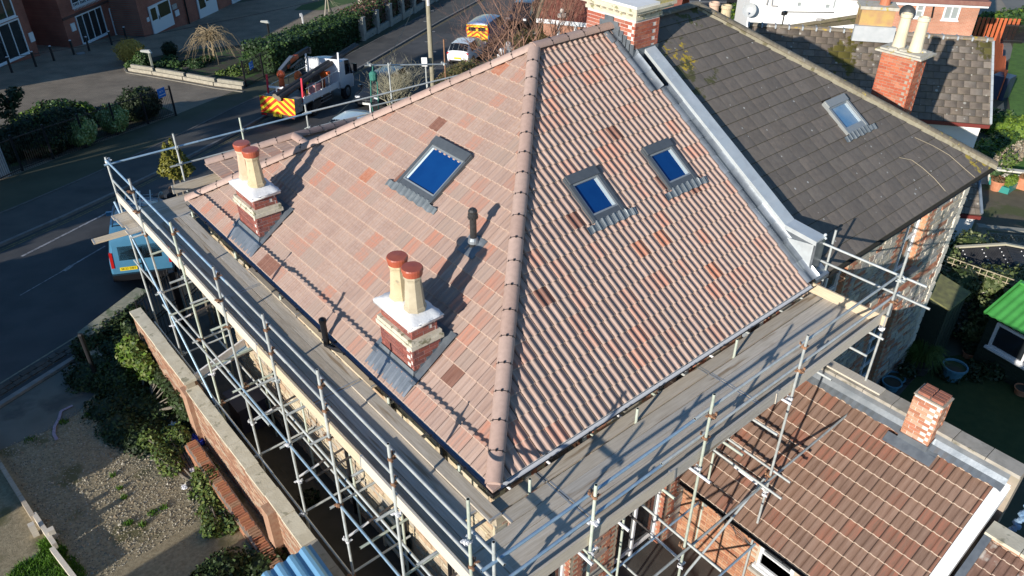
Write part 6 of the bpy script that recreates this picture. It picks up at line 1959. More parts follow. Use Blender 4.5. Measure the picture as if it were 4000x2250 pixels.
# dark ribbed roof to the right of the big chimney
a, b, c_, d_ = onplane(2500, 60, 2, -6.0), onplane(2590, 62, 2, -6.0), onplane(2650, -30, 2, -5.0), onplane(2540, -60, 2, -5.0)
dr = thing('shed', 'dark brown ribbed shed roof just right of the big chimney cornice', 'shed', (b.x, b.y, gz(b.x, b.y)))
mb = MB()
for k in range(7):
    t = k / 7; t2 = (k + .55) / 7
    p0, p1 = a + (b - a) * t, a + (b - a) * t2; q0, q1 = d_ + (c_ - d_) * t, d_ + (c_ - d_) * t2
    mb.prism([p0, p1, q1, q0], (0, 0, .12))
mb.prism([a, b, c_, d_], (0, 0, .03)); mb.obj('roof', mat('brown_ribbed', (.085, .050, .04), (.11, .065, .05), 3, .7), dr)
wall_box(dr, a, b, 5, gz(b.x, b.y), -6.02, mat('dark_render', (.12, .10, .09), rough=.9), 'wall')
mb = MB(); p = b + V((.1, .1, 0)); mb.tube((p.x, p.y, -9), (p.x, p.y, -4.5), .05, n=6); mb.obj('downpipe', white_p, dr)
mb = MB(); p = at(2728, 42); mb.tube(p, p + V((0, 0, 3)), .05, n=6); tag(mb.obj('white_post', white_p), 'thin white post in the road left of the two buff pots', 'post')

# white house and brick house in the street behind
F0 = onplane(3620, 140, 2, -5.3); F1 = onplane(3788, 148, 2, -5.3)
fd = (F1 - F0); fd.z = 0; fd.normalize()
fn = V((fd.y, -fd.x, 0)); fn = fn if fn.dot(CAM - F0) > 0 else -fn
def fpt(px, py): return vplane(px, py, F0, fd)
bh = thing('house', 'orange brick house with white windows and a black satellite dish, behind the cream chimney pots', 'house', fpt(3600, 180))
b0, b1 = fpt(3352, 130), fpt(3790, 150)
zt = fpt(3700, 14).z
bmat = brickmat('street_brick', tuple(fd), (.46, .19, .115), (.52, .235, .15), (.50, .33, .24), .225, .078, .012)
wall_box(bh, b0, b1, 7, -9, zt, bmat)
wall_box(bh, fpt(3600, 140) + fn * .25, b1 + fn * .25, .5, -9, -5.3, white_p, 'white_base')
def fwin(parent, bl, br, tl, mull=1, bars=0): return face_window(parent, F0, fd, bl, br, tl, bars, mull, 'window', white_p, glassmat('net_curtain_pane', (.30, .33, .33), .2), True, .10)
fwin(bh, (3676, 76), (3738, 80), (3688, 20), 1); fwin(bh, (3568, 68), (3602, 69), (3575, 12), 0, 1); fwin(bh, (3430, 60), (3488, 62), (3440, 4), 1)
mb = MB(); p = fpt(3638, 68); q = fpt(3648, 18); mb.tube(p + fn * .06, q + fn * .06, .05, n=6); mb.obj('downpipe', black_p, bh)
mb = MB(); mb.bar(fpt(3300, 2) + fn * .1, fpt(3860, 22) + fn * .1, .15, .22); mb.obj('fascia', white_p, bh)
mb = MB(); mb.bar(fpt(3300, -16) + fn * .2, fpt(3862, 10) + fn * .2, .35, .25); mb.prism([fpt(3300, -4), fpt(3860, 16), fpt(3860, 16) - fn * 3 + V((0, 0, 2)), fpt(3300, -4) - fn * 3 + V((0, 0, 2))], (0, 0, .1)); mb.obj('roof', mat('plum_tile', (.22, .10, .08), (.26, .13, .10), 5, .8), bh)
def dish(parent, px, py, r, m, tilt=.2):
    c = fpt(px, py) + fn * .45; mb = MB(); N = 18
    ax = (fn + V((0, 0, .35)) + fd * -.3).normalized(); a_ = ax.orthogonal().normalized(); b_ = ax.cross(a_)
    prev = None
    rings = []
    for k in range(5):
        rr = r * k / 4; rings.append([c + ax * (rr * rr / r * .35) + (a_ * math.cos(2 * math.pi * i / N) + b_ * math.sin(2 * math.pi * i / N)) * rr for i in range(N)])
    for k in range(4):
        mb.add(rings[k] + rings[k + 1], [(i, (i + 1) % N, N + (i + 1) % N, N + i) for i in range(N)])
    mb.tube(c, c - fn * .45 - V((0, 0, .2)), .03, n=6); mb.tube(c - V((0, 0, r)), c + ax * r * .9 - V((0, 0, r * .5)), .015, n=5); mb.box(c + ax * r * .9 - V((0, 0, r * .5)), (.08, .08, .08))
    mb.obj('satellite_dish', m, parent, fix=False)
dish(bh, 3535, 40, .42, mat('black_dish', (.03, .035, .04), rough=.5))
whs = thing('house', 'bright white rendered house with a grey satellite dish at its left corner', 'house', fpt(3100, 120))
w0, w1 = fpt(2916, 84), fpt(3350, 128)
wall_box(whs, w0 + fn * .15, w1 + fn * .15, 7, -10, zt + 3.5, mat('white_render', (.80, .80, .78), (.84, .84, .82), 2, .9))
dish(whs, 2926, 32, .42, mat('grey_dish', (.42, .44, .45), rough=.5))
for bl, br, tl in (((3110, 27), (3131, 28), (3113, 4)), ((3219, 34), (3242, 35), (3222, 12)), ((3248, 35), (3262, 35), (3251, -6))):
    face_window(whs, F0 + fn * .15, fd, bl, br, tl, 0, 0, 'window', white_p, glassmat('net_curtain_pane', (.30, .33, .33)), True, .06)
mb = MB(); mb.path([fpt(3015, -5) + fn * .25, fpt(3013, 18) + fn * .25, fpt(3035, 20) + fn * .25], .045, 6); mb.path([fpt(2998, -5) + fn * .25, fpt(2992, 16) + fn * .25], .045, 6); mb.obj('waste_pipe', mat('sign_grey', (.34, .33, .33)), whs)
mb = MB(); mb.box(fpt(3200, 76) + fn * .25, (.35, .35, .25)); mb.obj('flood_lamp', mat('sign_grey', (.34, .33, .33)), whs)
# low mossy hip roof between them and a black-edged lean-to
a, b, c_ = fpt(3075, 112) + fn * 1.8, fpt(3330, 92) + fn * 1.2, fpt(3420, 130) + fn * 3
por = thing('porch', 'low mossy tiled porch roof against the white wall', 'porch', (b.x, b.y, gz(b.x, b.y)))
pa, pb = onplane(3070, 113, 2, -5.2), onplane(3350, 70, 2, -4.3); pc = onplane(3360, 140, 2, -5.6); pd_ = onplane(3120, 140, 2, -5.9)
mb = MB(); mb.prism([pa, pb, pc, pd_], (0, 0, .08)); mb.bar(pa + V((0, 0, .12)), pb + V((0, 0, .12)), .22, .14, 0); mb.obj('roof', mat('mossy_brown_tile', (.13, .11, .07), (.17, .145, .10), 4, .95, .5, 20, c3=(.10, .10, .04), s3=2), por)
pe, pf = onplane(3430, 85, 2, -4.8), onplane(3530, 125, 2, -5.4)
mb = MB(); mb.prism([pe, pf, pf + V((.5, .2, -1.2)), pe + V((.5, .2, -1.2))], (.3, .1, .02)); mb.bar(pe, pf, .2, .12); mb.obj('side', mat('black_cladding', (.02, .02, .022), rough=.6), por)

# ------------------------------------------------------------------ the brown tiled house beyond the neighbour
rh_t = thing('house', 'white walled house beyond the pair under a mottled brown tile roof with mossy ridge', 'house', (23, 4, gz(23, 4)))
A = onplane(3866, 486, 2, -1.1); R = onplane(3870, 160, 2, .92)
ez = onplane(3571, 462, 2, -1.1); eu = (A - ez); eu.z = 0; eu.normalize()      # towards the right verge
nw = V((-eu.y, eu.x, 0)); nw = nw if nw.dot(A - CAM) > 0 else -nw
run = (R - A).dot(nw); rise = R.z - A.z
up_ = (nw * run + V((0, 0, rise))).normalized(); SL = math.hypot(run, rise)
Lw = onplane(2925, 110, 2, .92); Wd = (A + nw * run - Lw).dot(eu)
O = A - eu * Wd
BRC = [((.155, .125, .10), (.20, .165, .135)), ((.135, .11, .09), (.18, .15, .12)), ((.17, .14, .115), (.215, .185, .155)), ((.145, .115, .09), (.20, .16, .12))]
brv = []
for i, (a, b) in enumerate(BRC):
    m = mat('brown_plain_tile_%d' % i, a, b, 6, .9, .4, 40, rnd=.14); lichen(m, .6, 24, (.40, .38, .33))
    moss(m, 2.0, .66, (.10, .085, .015), (tuple(O + eu * (Wd * .42) + up_ * (SL * .72)), 1.6)); moss(m, 3.0, .72, (.34, .26, .05))
    moss(m, 2.6, .64, (.09, .08, .02), (tuple(A + up_ * (SL * .92)), 1.0))
    brv.append(tile_mesh('roof_tile', [(0, 0), (.37, 0), (.371, -.016), (.38, -.016)], .42, .022, [m, old_edge]))
mb = MB(); mb.poly([O, A, A + up_ * SL, O + up_ * SL]); mb.poly([O + nw * 2 * run, A + nw * 2 * run, A + up_ * SL, O + up_ * SL]); rr_ = mb.obj('roof', felt, rh_t)
tiled(rr_, O, eu, up_, [(0, 0), (Wd, 0), (Wd, SL), (0, SL)], .38, SL / 12, brv, [1, 1, 1, 1], 300, seed=81, jitter=.006, stagger=True)
tiled(rr_, A + nw * 2 * run, -eu, (-nw * run + V((0, 0, rise))).normalized(), [(0, 0), (Wd, 0), (Wd, SL), (0, SL)], .38, SL / 12, brv, [1, 1, 1, 1], 0, seed=82, stagger=True)
ridge_o = [mat('mossy_ridge_%d' % i, c, tuple(x * .8 for x in c), 10, .95, .5, 30, c3=k, s3=5, t3=.56) for i, (c, k) in enumerate([((.24, .20, .15), (.42, .30, .06)), ((.22, .19, .15), (.12, .12, .05)), ((.27, .23, .19), (.42, .42, .38))])]
cap_line(rh_t, O + up_ * SL + V((0, 0, .02)), A + up_ * SL + V((0, 0, .02)), .12, .45, ridge_o, clip=False)
mb = MB()
for k in range(11):
    p = A + up_ * (SL * k / 11) + eu * .02; mb.bar(p, p + up_ * (SL / 11 - .01), .07, .10 + .01 * (k % 2))
mb.obj('verge_unit', mat('dry_verge', (.34, .38, .42), (.40, .44, .47), 5, .5), rh_t)
k = 0
while k < Wd:
    mb = MB(); p = O + up_ * SL + eu * k + V((0, 0, .05)); mb.box(p, (.05, .28, .12), Matrix((eu, nw, V((0, 0, 1)))).transposed()); mb.obj('ridge_bracket', mat('dry_verge', (.3, .3, .3)), rh_t); k += .45
wall_box(rh_t, O + nw * .3, A + nw * .3 - eu * .12, 2 * run - .6, gz(24, 3) - .5, -1.15, mat('white_render', (.8, .8, .8)))
mb = MB(); mb.bar(O + V((0, 0, -.08)) + nw * .12, A + V((0, 0, -.08)) + nw * .12, .2, .16); mb.bar(O + V((0, 0, -.06)) - nw * .02, A + V((0, 0, -.06)) - nw * .02, .11, .11)
mb.obj('fascia', mat('maroon_gutter', (.17, .035, .03), rough=.4), rh_t)
ch_p = onplane(3400, 130, 2, .9)
mb = MB(); mb.box(O + up_ * SL + eu * ((ch_p - O).dot(eu)) + V((0, 0, .45)), (1.05, .7, .9), Matrix((eu, nw, V((0, 0, 1)))).transposed()); cc = mb.obj('chimney', mat('yellow_lichen_brick', (.42, .24, .13), (.48, .33, .12), 4, .9, .5, 20, c3=(.22, .06, .04), s3=3, t3=.6), rh_t)
q = O + up_ * SL + eu * ((ch_p - O).dot(eu))
mb = MB(); mb.box(q + V((0, 0, .92)), (1.2, .85, .1), Matrix((eu, nw, V((0, 0, 1)))).transposed()); mb.obj('cap_slab', slab_l, cc)
mb = MB(); mb.lathe(q + eu * .2 + V((0, 0, .95)), [(.17, 0), (.15, .3), (.19, .4), (.19, .5), (.14, .55)], 14); mb.obj('chimney_pot', mat('terracotta_pot', (.48, .16, .08), rough=.6), cc)
mb = MB(); mb.box(q + V((0, 0, .1)) - nw * .38, (1.3, .2, .5), Matrix((eu, nw, V((0, 0, 1)))).transposed()); mb.obj('flashing', mat('zinc', (.40, .43, .45), (.48, .5, .52), 4, .5), cc)
mb = MB(); q = vplane(3056, 95, O + up_ * SL, eu); mb.tube(q - V((0, 0, .3)), q + V((0, 0, .35)), .025, n=6); mb.box(q + V((0, 0, .38)), (.2, .12, .12)); mb.tube(q + V((0, 0, .42)), q + eu * 1.6 + V((0, 0, .5)), .018, n=5); mb.obj('aerial', iron, rh_t)
# its low back addition: white wall and a strip of mossy roof
le = thing('outhouse', 'low white walled lean-to with a mossy tiled strip beside the corner of the stone house', 'outhouse', at(3770, 957))
gB = at(3770, 957)
def vert(base, px, py):
    r = pray(px, py); k = ((base - CAM).xy.dot(r.xy)) / r.xy.dot(r.xy); return CAM + r * k
tz = vert(gB, 3812, 850).z
dl = V((.62, -.78, 0)); ll = gB - dl * 5
wall_box(le, ll, gB, 3, gB.z - .3, tz, mat('white_render', (.8, .8, .8)))
mb = MB(); mb.bar(ll + V((0, 0, tz - gB.z + .03)), gB + dl * .15 + V((0, 0, tz - gB.z + .03)), .18, .14); mb.obj('gutter', mat('maroon_gutter', (.17, .035, .03)), le)
nb_ = V((.78, .62, 0)); mb = MB(); p0 = V((ll.x, ll.y, tz + .08)); p1 = V((gB.x, gB.y, tz + .08)) + dl * .15
lro = MB(); lro.prism([p0, p1, p1 + nb_ * 2.4 + V((0, 0, 1.5)), p0 + nb_ * 2.4 + V((0, 0, 1.5))], (0, 0, .05)); lro = lro.obj('roof', felt, le)
tiled(lro, p0 + V((0, 0, .06)), dl, (nb_ * 2.4 + V((0, 0, 1.5))).normalized(), [(0, 0), (5.15, 0), (5.15, 2.8), (0, 2.8)], .38, .30, brv, [1, 1, 1, 1], 40, seed=85)
mb = MB(); mb.bar(p1 + V((0, 0, .1)), p1 + nb_ * 2.4 + V((0, 0, 1.6)), .09, .14); mb.obj('verge_unit', mat('slate_blue_verge', (.16, .20, .25), rough=.5), le)

# ------------------------------------------------------------------ houses standing left of the picture (their shade falls on the vacant lot)
for (x0, x1, y0, y1, ze, zr, lab) in ((-17, -10.5, 8.6, 17.5, -3.2, -1.3, 'brown roofed cottage beyond the left edge, north end of the lot'), (-17, -10.5, -9, 3.7, -3.4, -1.5, 'brown roofed cottage beyond the left edge, south end of the lot')):
    h = thing('house', lab, 'house', ((x0 + x1) / 2, (y0 + y1) / 2, gz(-12, y0)))
    mb = MB(); mb.bx(x0, x1, y0, y1, -6.5, ze); mb.obj('wall', brickmat('cottage_brick', (0, 1, 0), (.36, .17, .1), (.42, .2, .13), (.4, .35, .3)), h)
    mb = MB(); xm = (x0 + x1) / 2
    mb.prism([(x0 - .3, y0 - .2, ze), (x1 + .3, y0 - .2, ze), (xm, y0 - .2, zr)], (0, y1 - y0 + .4, 0)); mb.obj('roof', mat('mossy_brown_tile', (.13, .11, .07)), h)

# ------------------------------------------------------------------ vegetation builders
def leaf_object(name, blobs, n, size, mats, parent=None, surf=.65, squash=1.0, droop=0.0, seed=1, lenk=1.6):
    """n leaf-sized faces scattered through ellipsoids (centre, radii); uneven, with gaps"""
    g = np.random.default_rng(seed)
    vol = np.array([r[0] * r[1] * r[2] for c, r in blobs]) ** .67; vol /= vol.sum()
    which = g.choice(len(blobs), n, p=vol)
    C_ = np.array([tuple(c) for c, r in blobs])[which]; R_ = np.array([tuple(r) for c, r in blobs])[which]
    d = g.normal(size=(n, 3)); d /= np.linalg.norm(d, axis=1)[:, None]
    rad = np.where(g.random(n) < surf, g.uniform(.82, 1.06, n), g.random(n) ** (1 / 3))
    ph = np.sin(d[:, 0] * 5 + which) * np.sin(d[:, 1] * 6 + 1.3 * which) * np.sin(d[:, 2] * 5)
    rad = rad * (1 + .16 * ph)
    P = C_ + d * R_ * rad[:, None]
    nrm = d + g.normal(size=(n, 3)) * .65; nrm[:, 2] += .3; nrm /= np.linalg.norm(nrm, axis=1)[:, None]
    t = g.normal(size=(n, 3)); t[:, 2] -= droop * 2; t -= nrm * (t * nrm).sum(1)[:, None]; t /= np.linalg.norm(t, axis=1)[:, None]
    b = np.cross(nrm, t)
    s = size * g.uniform(.6, 1.4, n)[:, None]
    vs = np.empty((n, 4, 3))
    vs[:, 0] = P - t * s * lenk * .5; vs[:, 1] = P + b * s * .5; vs[:, 2] = P + t * s * lenk * .5; vs[:, 3] = P - b * s * .5
    if parent is not None:
        o = WM[parent.name].translation; vs -= np.array([o.x, o.y, o.z])
    me = bpy.data.meshes.new(name)
    me.vertices.add(n * 4); me.vertices.foreach_set('co', vs.reshape(-1))
    me.loops.add(n * 4); me.loops.foreach_set('vertex_index', np.arange(n * 4))
    me.polygons.add(n); me.polygons.foreach_set('loop_start', np.arange(0, n * 4, 4)); me.polygons.foreach_set('loop_total', np.full(n, 4))
    for m in mats: me.materials.append(m)
    clump = (np.sin(P[:, 0] * 2.3) + np.sin(P[:, 1] * 2.9) + np.sin(P[:, 2] * 3.7)) / 3 + g.normal(size=n) * .45
    mi = np.clip(((clump + 1) / 2 * len(mats)).astype(int), 0, len(mats) - 1)
    me.polygons.foreach_set('material_index', mi)
    me.update(calc_edges=True)
    ob = bpy.data.objects.new(name, me); COL.objects.link(ob)
    if parent is not None:
        ob.parent = parent; WM[ob.name] = WM[parent.name]
    return ob

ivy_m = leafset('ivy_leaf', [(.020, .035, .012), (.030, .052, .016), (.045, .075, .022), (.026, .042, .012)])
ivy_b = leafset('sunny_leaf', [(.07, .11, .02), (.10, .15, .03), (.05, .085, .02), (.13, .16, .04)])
hedge_m = leafset('hedge_leaf', [(.018, .040, .014), (.026, .060, .018), (.040, .085, .022), (.055, .10, .025)])
hedge_r = leafset('red_hedge_leaf', [(.09, .05, .035), (.12, .07, .05), (.07, .05, .03), (.06, .08, .025)])
var_m = leafset('variegated_leaf', [(.24, .31, .09), (.34, .40, .16), (.17, .24, .06), (.42, .46, .22)])
dark_m = leafset('dark_leaf', [(.014, .026, .011), (.020, .036, .014), (.03, .05, .018), (.017, .03, .01)])
yel_m = leafset('golden_twig', [(.50, .36, .07), (.42, .30, .06), (.56, .43, .10), (.32, .25, .05)])
lime_m = leafset('lime_leaf', [(.10, .17, .02), (.15, .22, .03), (.07, .12, .02)])
twig_m = mat('bare_twig', (.20, .16, .11), (.27, .22, .16), 20, .85)
red_twig = mat('reddish_twig', (.22, .12, .085), (.28, .16, .11), 12, .8)
pale_twig = mat('pale_straw_twig', (.30, .235, .14), (.22, .17, .10), 12, .8)
bark = mat('grey_bark', (.15, .13, .10), (.22, .19, .15), 14, .9, .5, 30)

def bush(name, label, cat, p, blobs, n, size, mats, group=None, seed=1, core=True, surf=.65):
    """p: base point; blobs relative to it"""
    t = thing(name, label, cat, p, None, group)
    bl = [(V(p) + V(c), r) for c, r in blobs]
    leaf_object('foliage', bl, n, size, mats, t, surf=surf, seed=seed)
    mb = MB(); rnd = random.Random(seed)
    for c, r in bl:
        for k in range(4):
            e = c + V((rnd.uniform(-.6, .6) * r[0], rnd.uniform(-.6, .6) * r[1], rnd.uniform(0, .6) * r[2]))
            b0 = V((p[0] + (e.x - p[0]) * .3, p[1] + (e.y - p[1]) * .3, gz(e.x, e.y) - .05)); mb.tube(b0, e, .03, .008, 5)
    mb.obj('stem', bark, t)
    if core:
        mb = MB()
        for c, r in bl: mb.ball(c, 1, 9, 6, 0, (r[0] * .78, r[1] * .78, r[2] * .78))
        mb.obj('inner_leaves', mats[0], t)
    return t

def grow(mb, p, d, L, r, lev, rnd, spread=.6, kids=3, seg=3, curl=0.0, mi=0, up=.1):
    pts = [V(p)]; rr = [r]; dd = V(d).normalized()
    for i in range(seg):
        dd = (dd + V((rnd.gauss(0, .14), rnd.gauss(0, .14), rnd.gauss(0, .10) + up - curl * (i + 1)))).normalized()
        pts.append(pts[-1] + dd * (L / seg)); rr.append(r * (1 - .6 * (i + 1) / seg))
    for i in range(seg): mb.tube(pts[i], pts[i + 1], rr[i], rr[i + 1], 4 if lev < 2 else 3, mi, cap=False)
    if lev <= 0: return
    for k in range(kids):
        i = rnd.randint(max(1, seg - 2), seg); q = pts[i]
        a = V((rnd.gauss(0, 1), rnd.gauss(0, 1), rnd.gauss(0, .5) + .2)).normalized()
        nd = (dd * (1 - spread) + a * spread).normalized()
        grow(mb, q, nd, L * rnd.uniform(.55, .8), max(rr[i] * .7, .004), lev - 1, rnd, spread, kids, seg, curl, mi, up)

def bare(name, label, cat, p, stems, m, lev=4, kids=3, spread=.55, curl=0.0, seed=3, up=.1, seg=3, group=None):
    t = thing(name, label, cat, p, None, group); rnd = random.Random(seed); mb = MB(); tr = MB()
    for (off, d, L, r) in stems:
        b = V(p) + V(off); tip = b + V(d).normalized() * L * .55
        tr.tube(b - V((0, 0, .1)), tip, r, r * .75, 7)
        for k in range(kids + 1):
            a = V((rnd.gauss(0, 1), rnd.gauss(0, 1), rnd.gauss(0, .4) + .3)).normalized()
            grow(mb, tip - V(d).normalized() * rnd.uniform(0, .25) * L, (V(d).normalized() * (1 - spread) + a * spread), L * rnd.uniform(.4, .6), r * .6, lev - 1, rnd, spread, kids, seg, curl, 0, up)
    tr.obj('trunk', m, t); mb.obj('branches', m, t, fix=False)
    return t

# the big clipped hedge across the road and the pillared wall it grows behind
hA, hB, hC = at(1085, 292), at(1420, 158), at(1700, 5)
def row_blobs(a, b, n, r, h, back, rnd):
    d = (b - a); d.z = 0; d.normalize(); nn = V((-d.y, d.x, 0)); out = []
    for i in range(n):
        p = a + (b - a) * ((i + .5) / n); out.append((V((p.x, p.y, gz(p.x, p.y) + h * .5)) + nn * back, (r * rnd.uniform(.95, 1.1), r * rnd.uniform(.95, 1.1), h * .55 * rnd.uniform(.95, 1.05))))
    return out
rnd = random.Random(5)
def hedge_box(name, label, a, b, depth, h, n, size, mats, seed, extra=None):
    """clipped hedge: leaves over a long box with rounded edges"""
    d = (b - a); d.z = 0; L = d.length; d.normalize(); nn = V((-d.y, d.x, 0))
    if nn.dot(a - CAM) < 0: nn = -nn
    t = thing(name, label, 'hedge', a)
    g = np.random.default_rng(seed); blobs = []
    k = int(L / .55)
    for i in range(k + 1):
        for j in range(max(2, int(depth / .5))):
            for z in range(max(2, int(h / .5))):
                p = a + d * (L * i / k) + nn * (.25 + (depth - .5) * j / max(1, int(depth / .5) - 1))
                hh = .25 + (h - .5) * z / max(1, int(h / .5) - 1)
                blobs.append((V((p.x, p.y, gz(p.x, p.y) + hh + g.uniform(-.06, .06))), (.36, .36, .34)))
    leaf_object('foliage', blobs, n, size, mats, t, surf=.8, seed=seed)
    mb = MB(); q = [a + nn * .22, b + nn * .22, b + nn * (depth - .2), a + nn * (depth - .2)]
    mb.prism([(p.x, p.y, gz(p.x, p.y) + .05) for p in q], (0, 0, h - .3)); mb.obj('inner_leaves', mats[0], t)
    return t
hedge_box('hedge', 'long clipped green hedge beside the lorry across the road', hA, hB, 2.6, 2.0, 26000, .11, hedge_m, 21)
hedge_box('hedge', 'reddish tipped hedge growing behind the pale pillared wall', hB + (hC - hB) * .02, hC, 2.2, 2.1, 15000, .12, hedge_r[:2] + hedge_m[1:3] + hedge_r[2:], 22)
pwall = thing('garden_wall', 'low pale block wall with tall square pillars in front of the hedge', 'wall', hB)
d = (hC - hB); d.z = 0; Lp = d.length; d.normalize(); nn = V((-d.y, d.x, 0)); pale_block = mat('pale_block', (.30, .29, .26), (.38, .37, .33), 4, .9, .4, 30)
R_ = Matrix((d, nn, V((0, 0, 1)))).transposed()
for k in range(10):
    p = hB + d * (k * 2.3); mb = MB(); mb.box((p.x, p.y, gz(p.x, p.y) + .85), (.42, .42, 1.75), R_); mb.box((p.x, p.y, gz(p.x, p.y) + 1.75), (.48, .48, .07), R_); mb.obj('pillar', pale_block, pwall)
    q = p + d * 1.15
    for r in range(2): 
        mb = MB(); mb.box((q.x, q.y, gz(q.x, q.y) + .13 + r * .25), (1.88, .24, .24), R_); mb.obj('wall_block', pale_block, pwall)

# shrubs of the court
bush('shrub', 'golden yellow twiggy shrub at the end of the planting bed', 'shrub', at(520, 246), [((0, 0, .85), (.95, .95, .75)), ((.1, -.1, .5), (.7, .7, .4))], 5200, .06, yel_m, seed=31, core=False, surf=.5)
mb = MB(); rnd = random.Random(9); p = at(520, 246)
for k in range(420):
    a = rnd.uniform(0, 6.28); e = rnd.uniform(.15, 1.0); mb.tube(p + V((math.cos(a) * .1, math.sin(a) * .1, .1)), p + V((math.cos(a) * e, math.sin(a) * e, rnd.uniform(.6, 1.55) * (1.25 - .45 * e))), .010, .004, 3, cap=False)
o = mb.obj('twigs', yel_m[2], bpy.data.objects['shrub'])
bush('shrub', 'low green shrub under the golden one, next to the bent lamp', 'shrub', at(565, 262), [((0, 0, .5), (.55, .55, .55)), ((-.7, .1, .25), (.5, .4, .3))], 2200, .09, hedge_m, seed=32)
bush('shrub', 'small dark clipped ball shrub left of the weeping tree', 'shrub', at(668, 216), [((0, 0, .45), (.52, .52, .50))], 2400, .06, dark_m, seed=33)
wt = bare('weeping_tree', 'bare weeping tree with drooping straw-coloured branches in the planting bed', 'tree', at(840, 242), [((0, 0, 0), (.05, 0, 1), 2.3, .10)], pale_twig, lev=1, kids=2, seed=8)
mb = MB(); rnd = random.Random(4); p = at(840, 242) + V((0, 0, 1.75))
for k in range(150):
    a = rnd.uniform(0, 6.28); L = rnd.uniform(.7, 2.3); q = p + V((0, 0, rnd.uniform(-.3, .3))); pts = [q]; H = rnd.uniform(.2, .8)
    for i in range(1, 8):
        s = i / 7; pts.append(q + V((math.cos(a) * L * s, math.sin(a) * L * s, H * math.sin(min(s * 2.2, 3.14)) - 1.5 * s * s * rnd.uniform(.7, 1.15) * L / 2)) + V((rnd.gauss(0, .04), rnd.gauss(0, .04), 0)))
    mb.path(pts, [.022 * (1 - .75 * i / 7) for i in range(8)], 3)
mb.obj('drooping_branches', pale_twig, wt, fix=False)
for k, (px, py, lab) in enumerate(((755, 262, 'flat dark ground plants below the weeping tree, bed middle'), (905, 290, 'straggling low plants at the railing end of the bed'), (610, 262, 'low dark plants at the sleeper end of the bed'))):
    bush('shrub', lab, 'shrub', at(px, py), [((rnd.uniform(-1.4, 1.4), rnd.uniform(-1, 1), .12), (.55, .5, .22)) for _ in range(6)], 1800, .10, hedge_m if k != 1 else ivy_b[:2] + hedge_m[:2], seed=40 + k, core=False)
bush('shrub', 'round variegated cream and green shrub by the railings, left of the pair', 'shrub', at(335, 575) + V((.05, .45, 0)), [((0, 0, .70), (.72, .72, .75))], 4600, .085, var_m, seed=34)
bush('shrub', 'round variegated shrub right of its twin, against the railings', 'shrub', at(470, 525) + V((.0, .5, 0)), [((0, 0, .70), (.68, .68, .72))], 4300, .085, var_m, seed=35)
bush('shrub', 'tall dark square shrub at the gate end of the railings', 'shrub', at(565, 480) + V((.1, .75, 0)), [((0, 0, .8), (.95, .85, .9)), ((.6, .3, .7), (.7, .7, .8)), ((-.6, .2, .6), (.6, .6, .7))], 6500, .085, dark_m, seed=36)
bush('shrub', 'spreading bright topped green shrub at the back of the railing bed', 'shrub', at(240, 520), [((0, .2, .9), (1.3, .9, .75)), ((1, .1, .7), (.9, .7, .65)), ((-1.1, 0, .7), (1, .8, .7))], 7500, .09, hedge_m[1:] + lime_m[:1], seed=37)
bush('shrub', 'dark glossy bushes massed behind the railings by the white pillar', 'shrub', at(150, 600), [((-.2, .2, .9), (1.1, .9, 1.0)), ((1.1, .5, .9), (1.0, .9, 1.0)), ((-1.4, -.3, .8), (.9, .8, .95)), ((.4, -.5, .6), (.9, .6, .7)), ((2.1, .8, .8), (.8, .8, .8))], 11000, .09, dark_m + ivy_b[2:3], seed=38)
bush('shrub', 'bluish low shrub between the variegated and dark shrubs', 'shrub', at(355, 480), [((0, 0, .4), (.8, .6, .45)), ((.8, .2, .3), (.6, .5, .35))], 2600, .07, leafset('blue_leaf', [(.05, .08, .07), (.08, .11, .10), (.04, .06, .05)]), seed=39)

# pine bough reaching in at the left edge, its trunk out of view
pt = thing('pine_tree', 'dark pine whose bough reaches in at the left edge above the railings', 'tree', V((-8.5, 30, gz(-8.5, 30))))
tip = CAM + pray(45, 400) * 33
mb = MB(); base = V((-8.5, 30, gz(-8.5, 30))); mb.tube(base, base + V((0, 0, 9)), .25, .1, 9); mb.obj('trunk', bark, pt)
mb = MB(); mb.path([base + V((0, 0, tip.z - base.z - .4)), (base + V((0, 0, tip.z - base.z)) + tip) / 2 + V((0, 0, .3)), tip], [.09, .06, .03], 6); mb.obj('bough', bark, pt)
bl = [(tip + V(o), (.35, .35, .25)) for o in ((0, 0, 0), (-.5, 0, .2), (.25, .1, .35), (-.9, 0, -.1), (-.3, -.2, -.35), (-1.3, .1, .2))] + [(base + V((random.uniform(-1.8, 1.8), random.uniform(-1.8, 1.8), 4 + k * .7)), (1.4 - .08 * k, 1.4 - .08 * k, .7)) for k in range(9)]
leaf_object('needles', bl, 9000, .11, dark_m, pt, surf=.3, seed=51, lenk=2.6)
# unseen evergreens added off to the left to shade road and court
for k, (x, y, h, r) in enumerate(((-15, 23.5, 4.6, 2.2), (-18, 30, 5.5, 2.2), (-13, 18.6, 5.0, 1.7), (-24, 56, 11, 3.6), (-12.5, 27.0, 4.0, 1.5))):
    p = V((x, y, gz(x, y)))
    t = thing('tree', ['tall dark evergreen beyond the left edge, level with the road', 'tall dark evergreen beyond the left edge, across the road', 'shorter dark evergreen beyond the left edge, by the cottage', 'biggest dark evergreen beyond the left edge, beside the flats', 'slim dark evergreen beyond the left edge, at the far kerb'][k], 'tree', p, None, 'evergreens beyond the left edge')
    mb = MB(); mb.tube(p, p + V((0, 0, h * .8)), .25, .08, 8); mb.obj('trunk', bark, t)
    rr = random.Random(60 + k)
    leaf_object('crown', [(p + V((rr.uniform(-r, r) * .6, rr.uniform(-r, r) * .6, h * rr.uniform(.25, .95))), (r * .55, r * .55, h * .13)) for _ in range(16)], 3800, .36, dark_m, t, surf=.6, seed=70 + k)

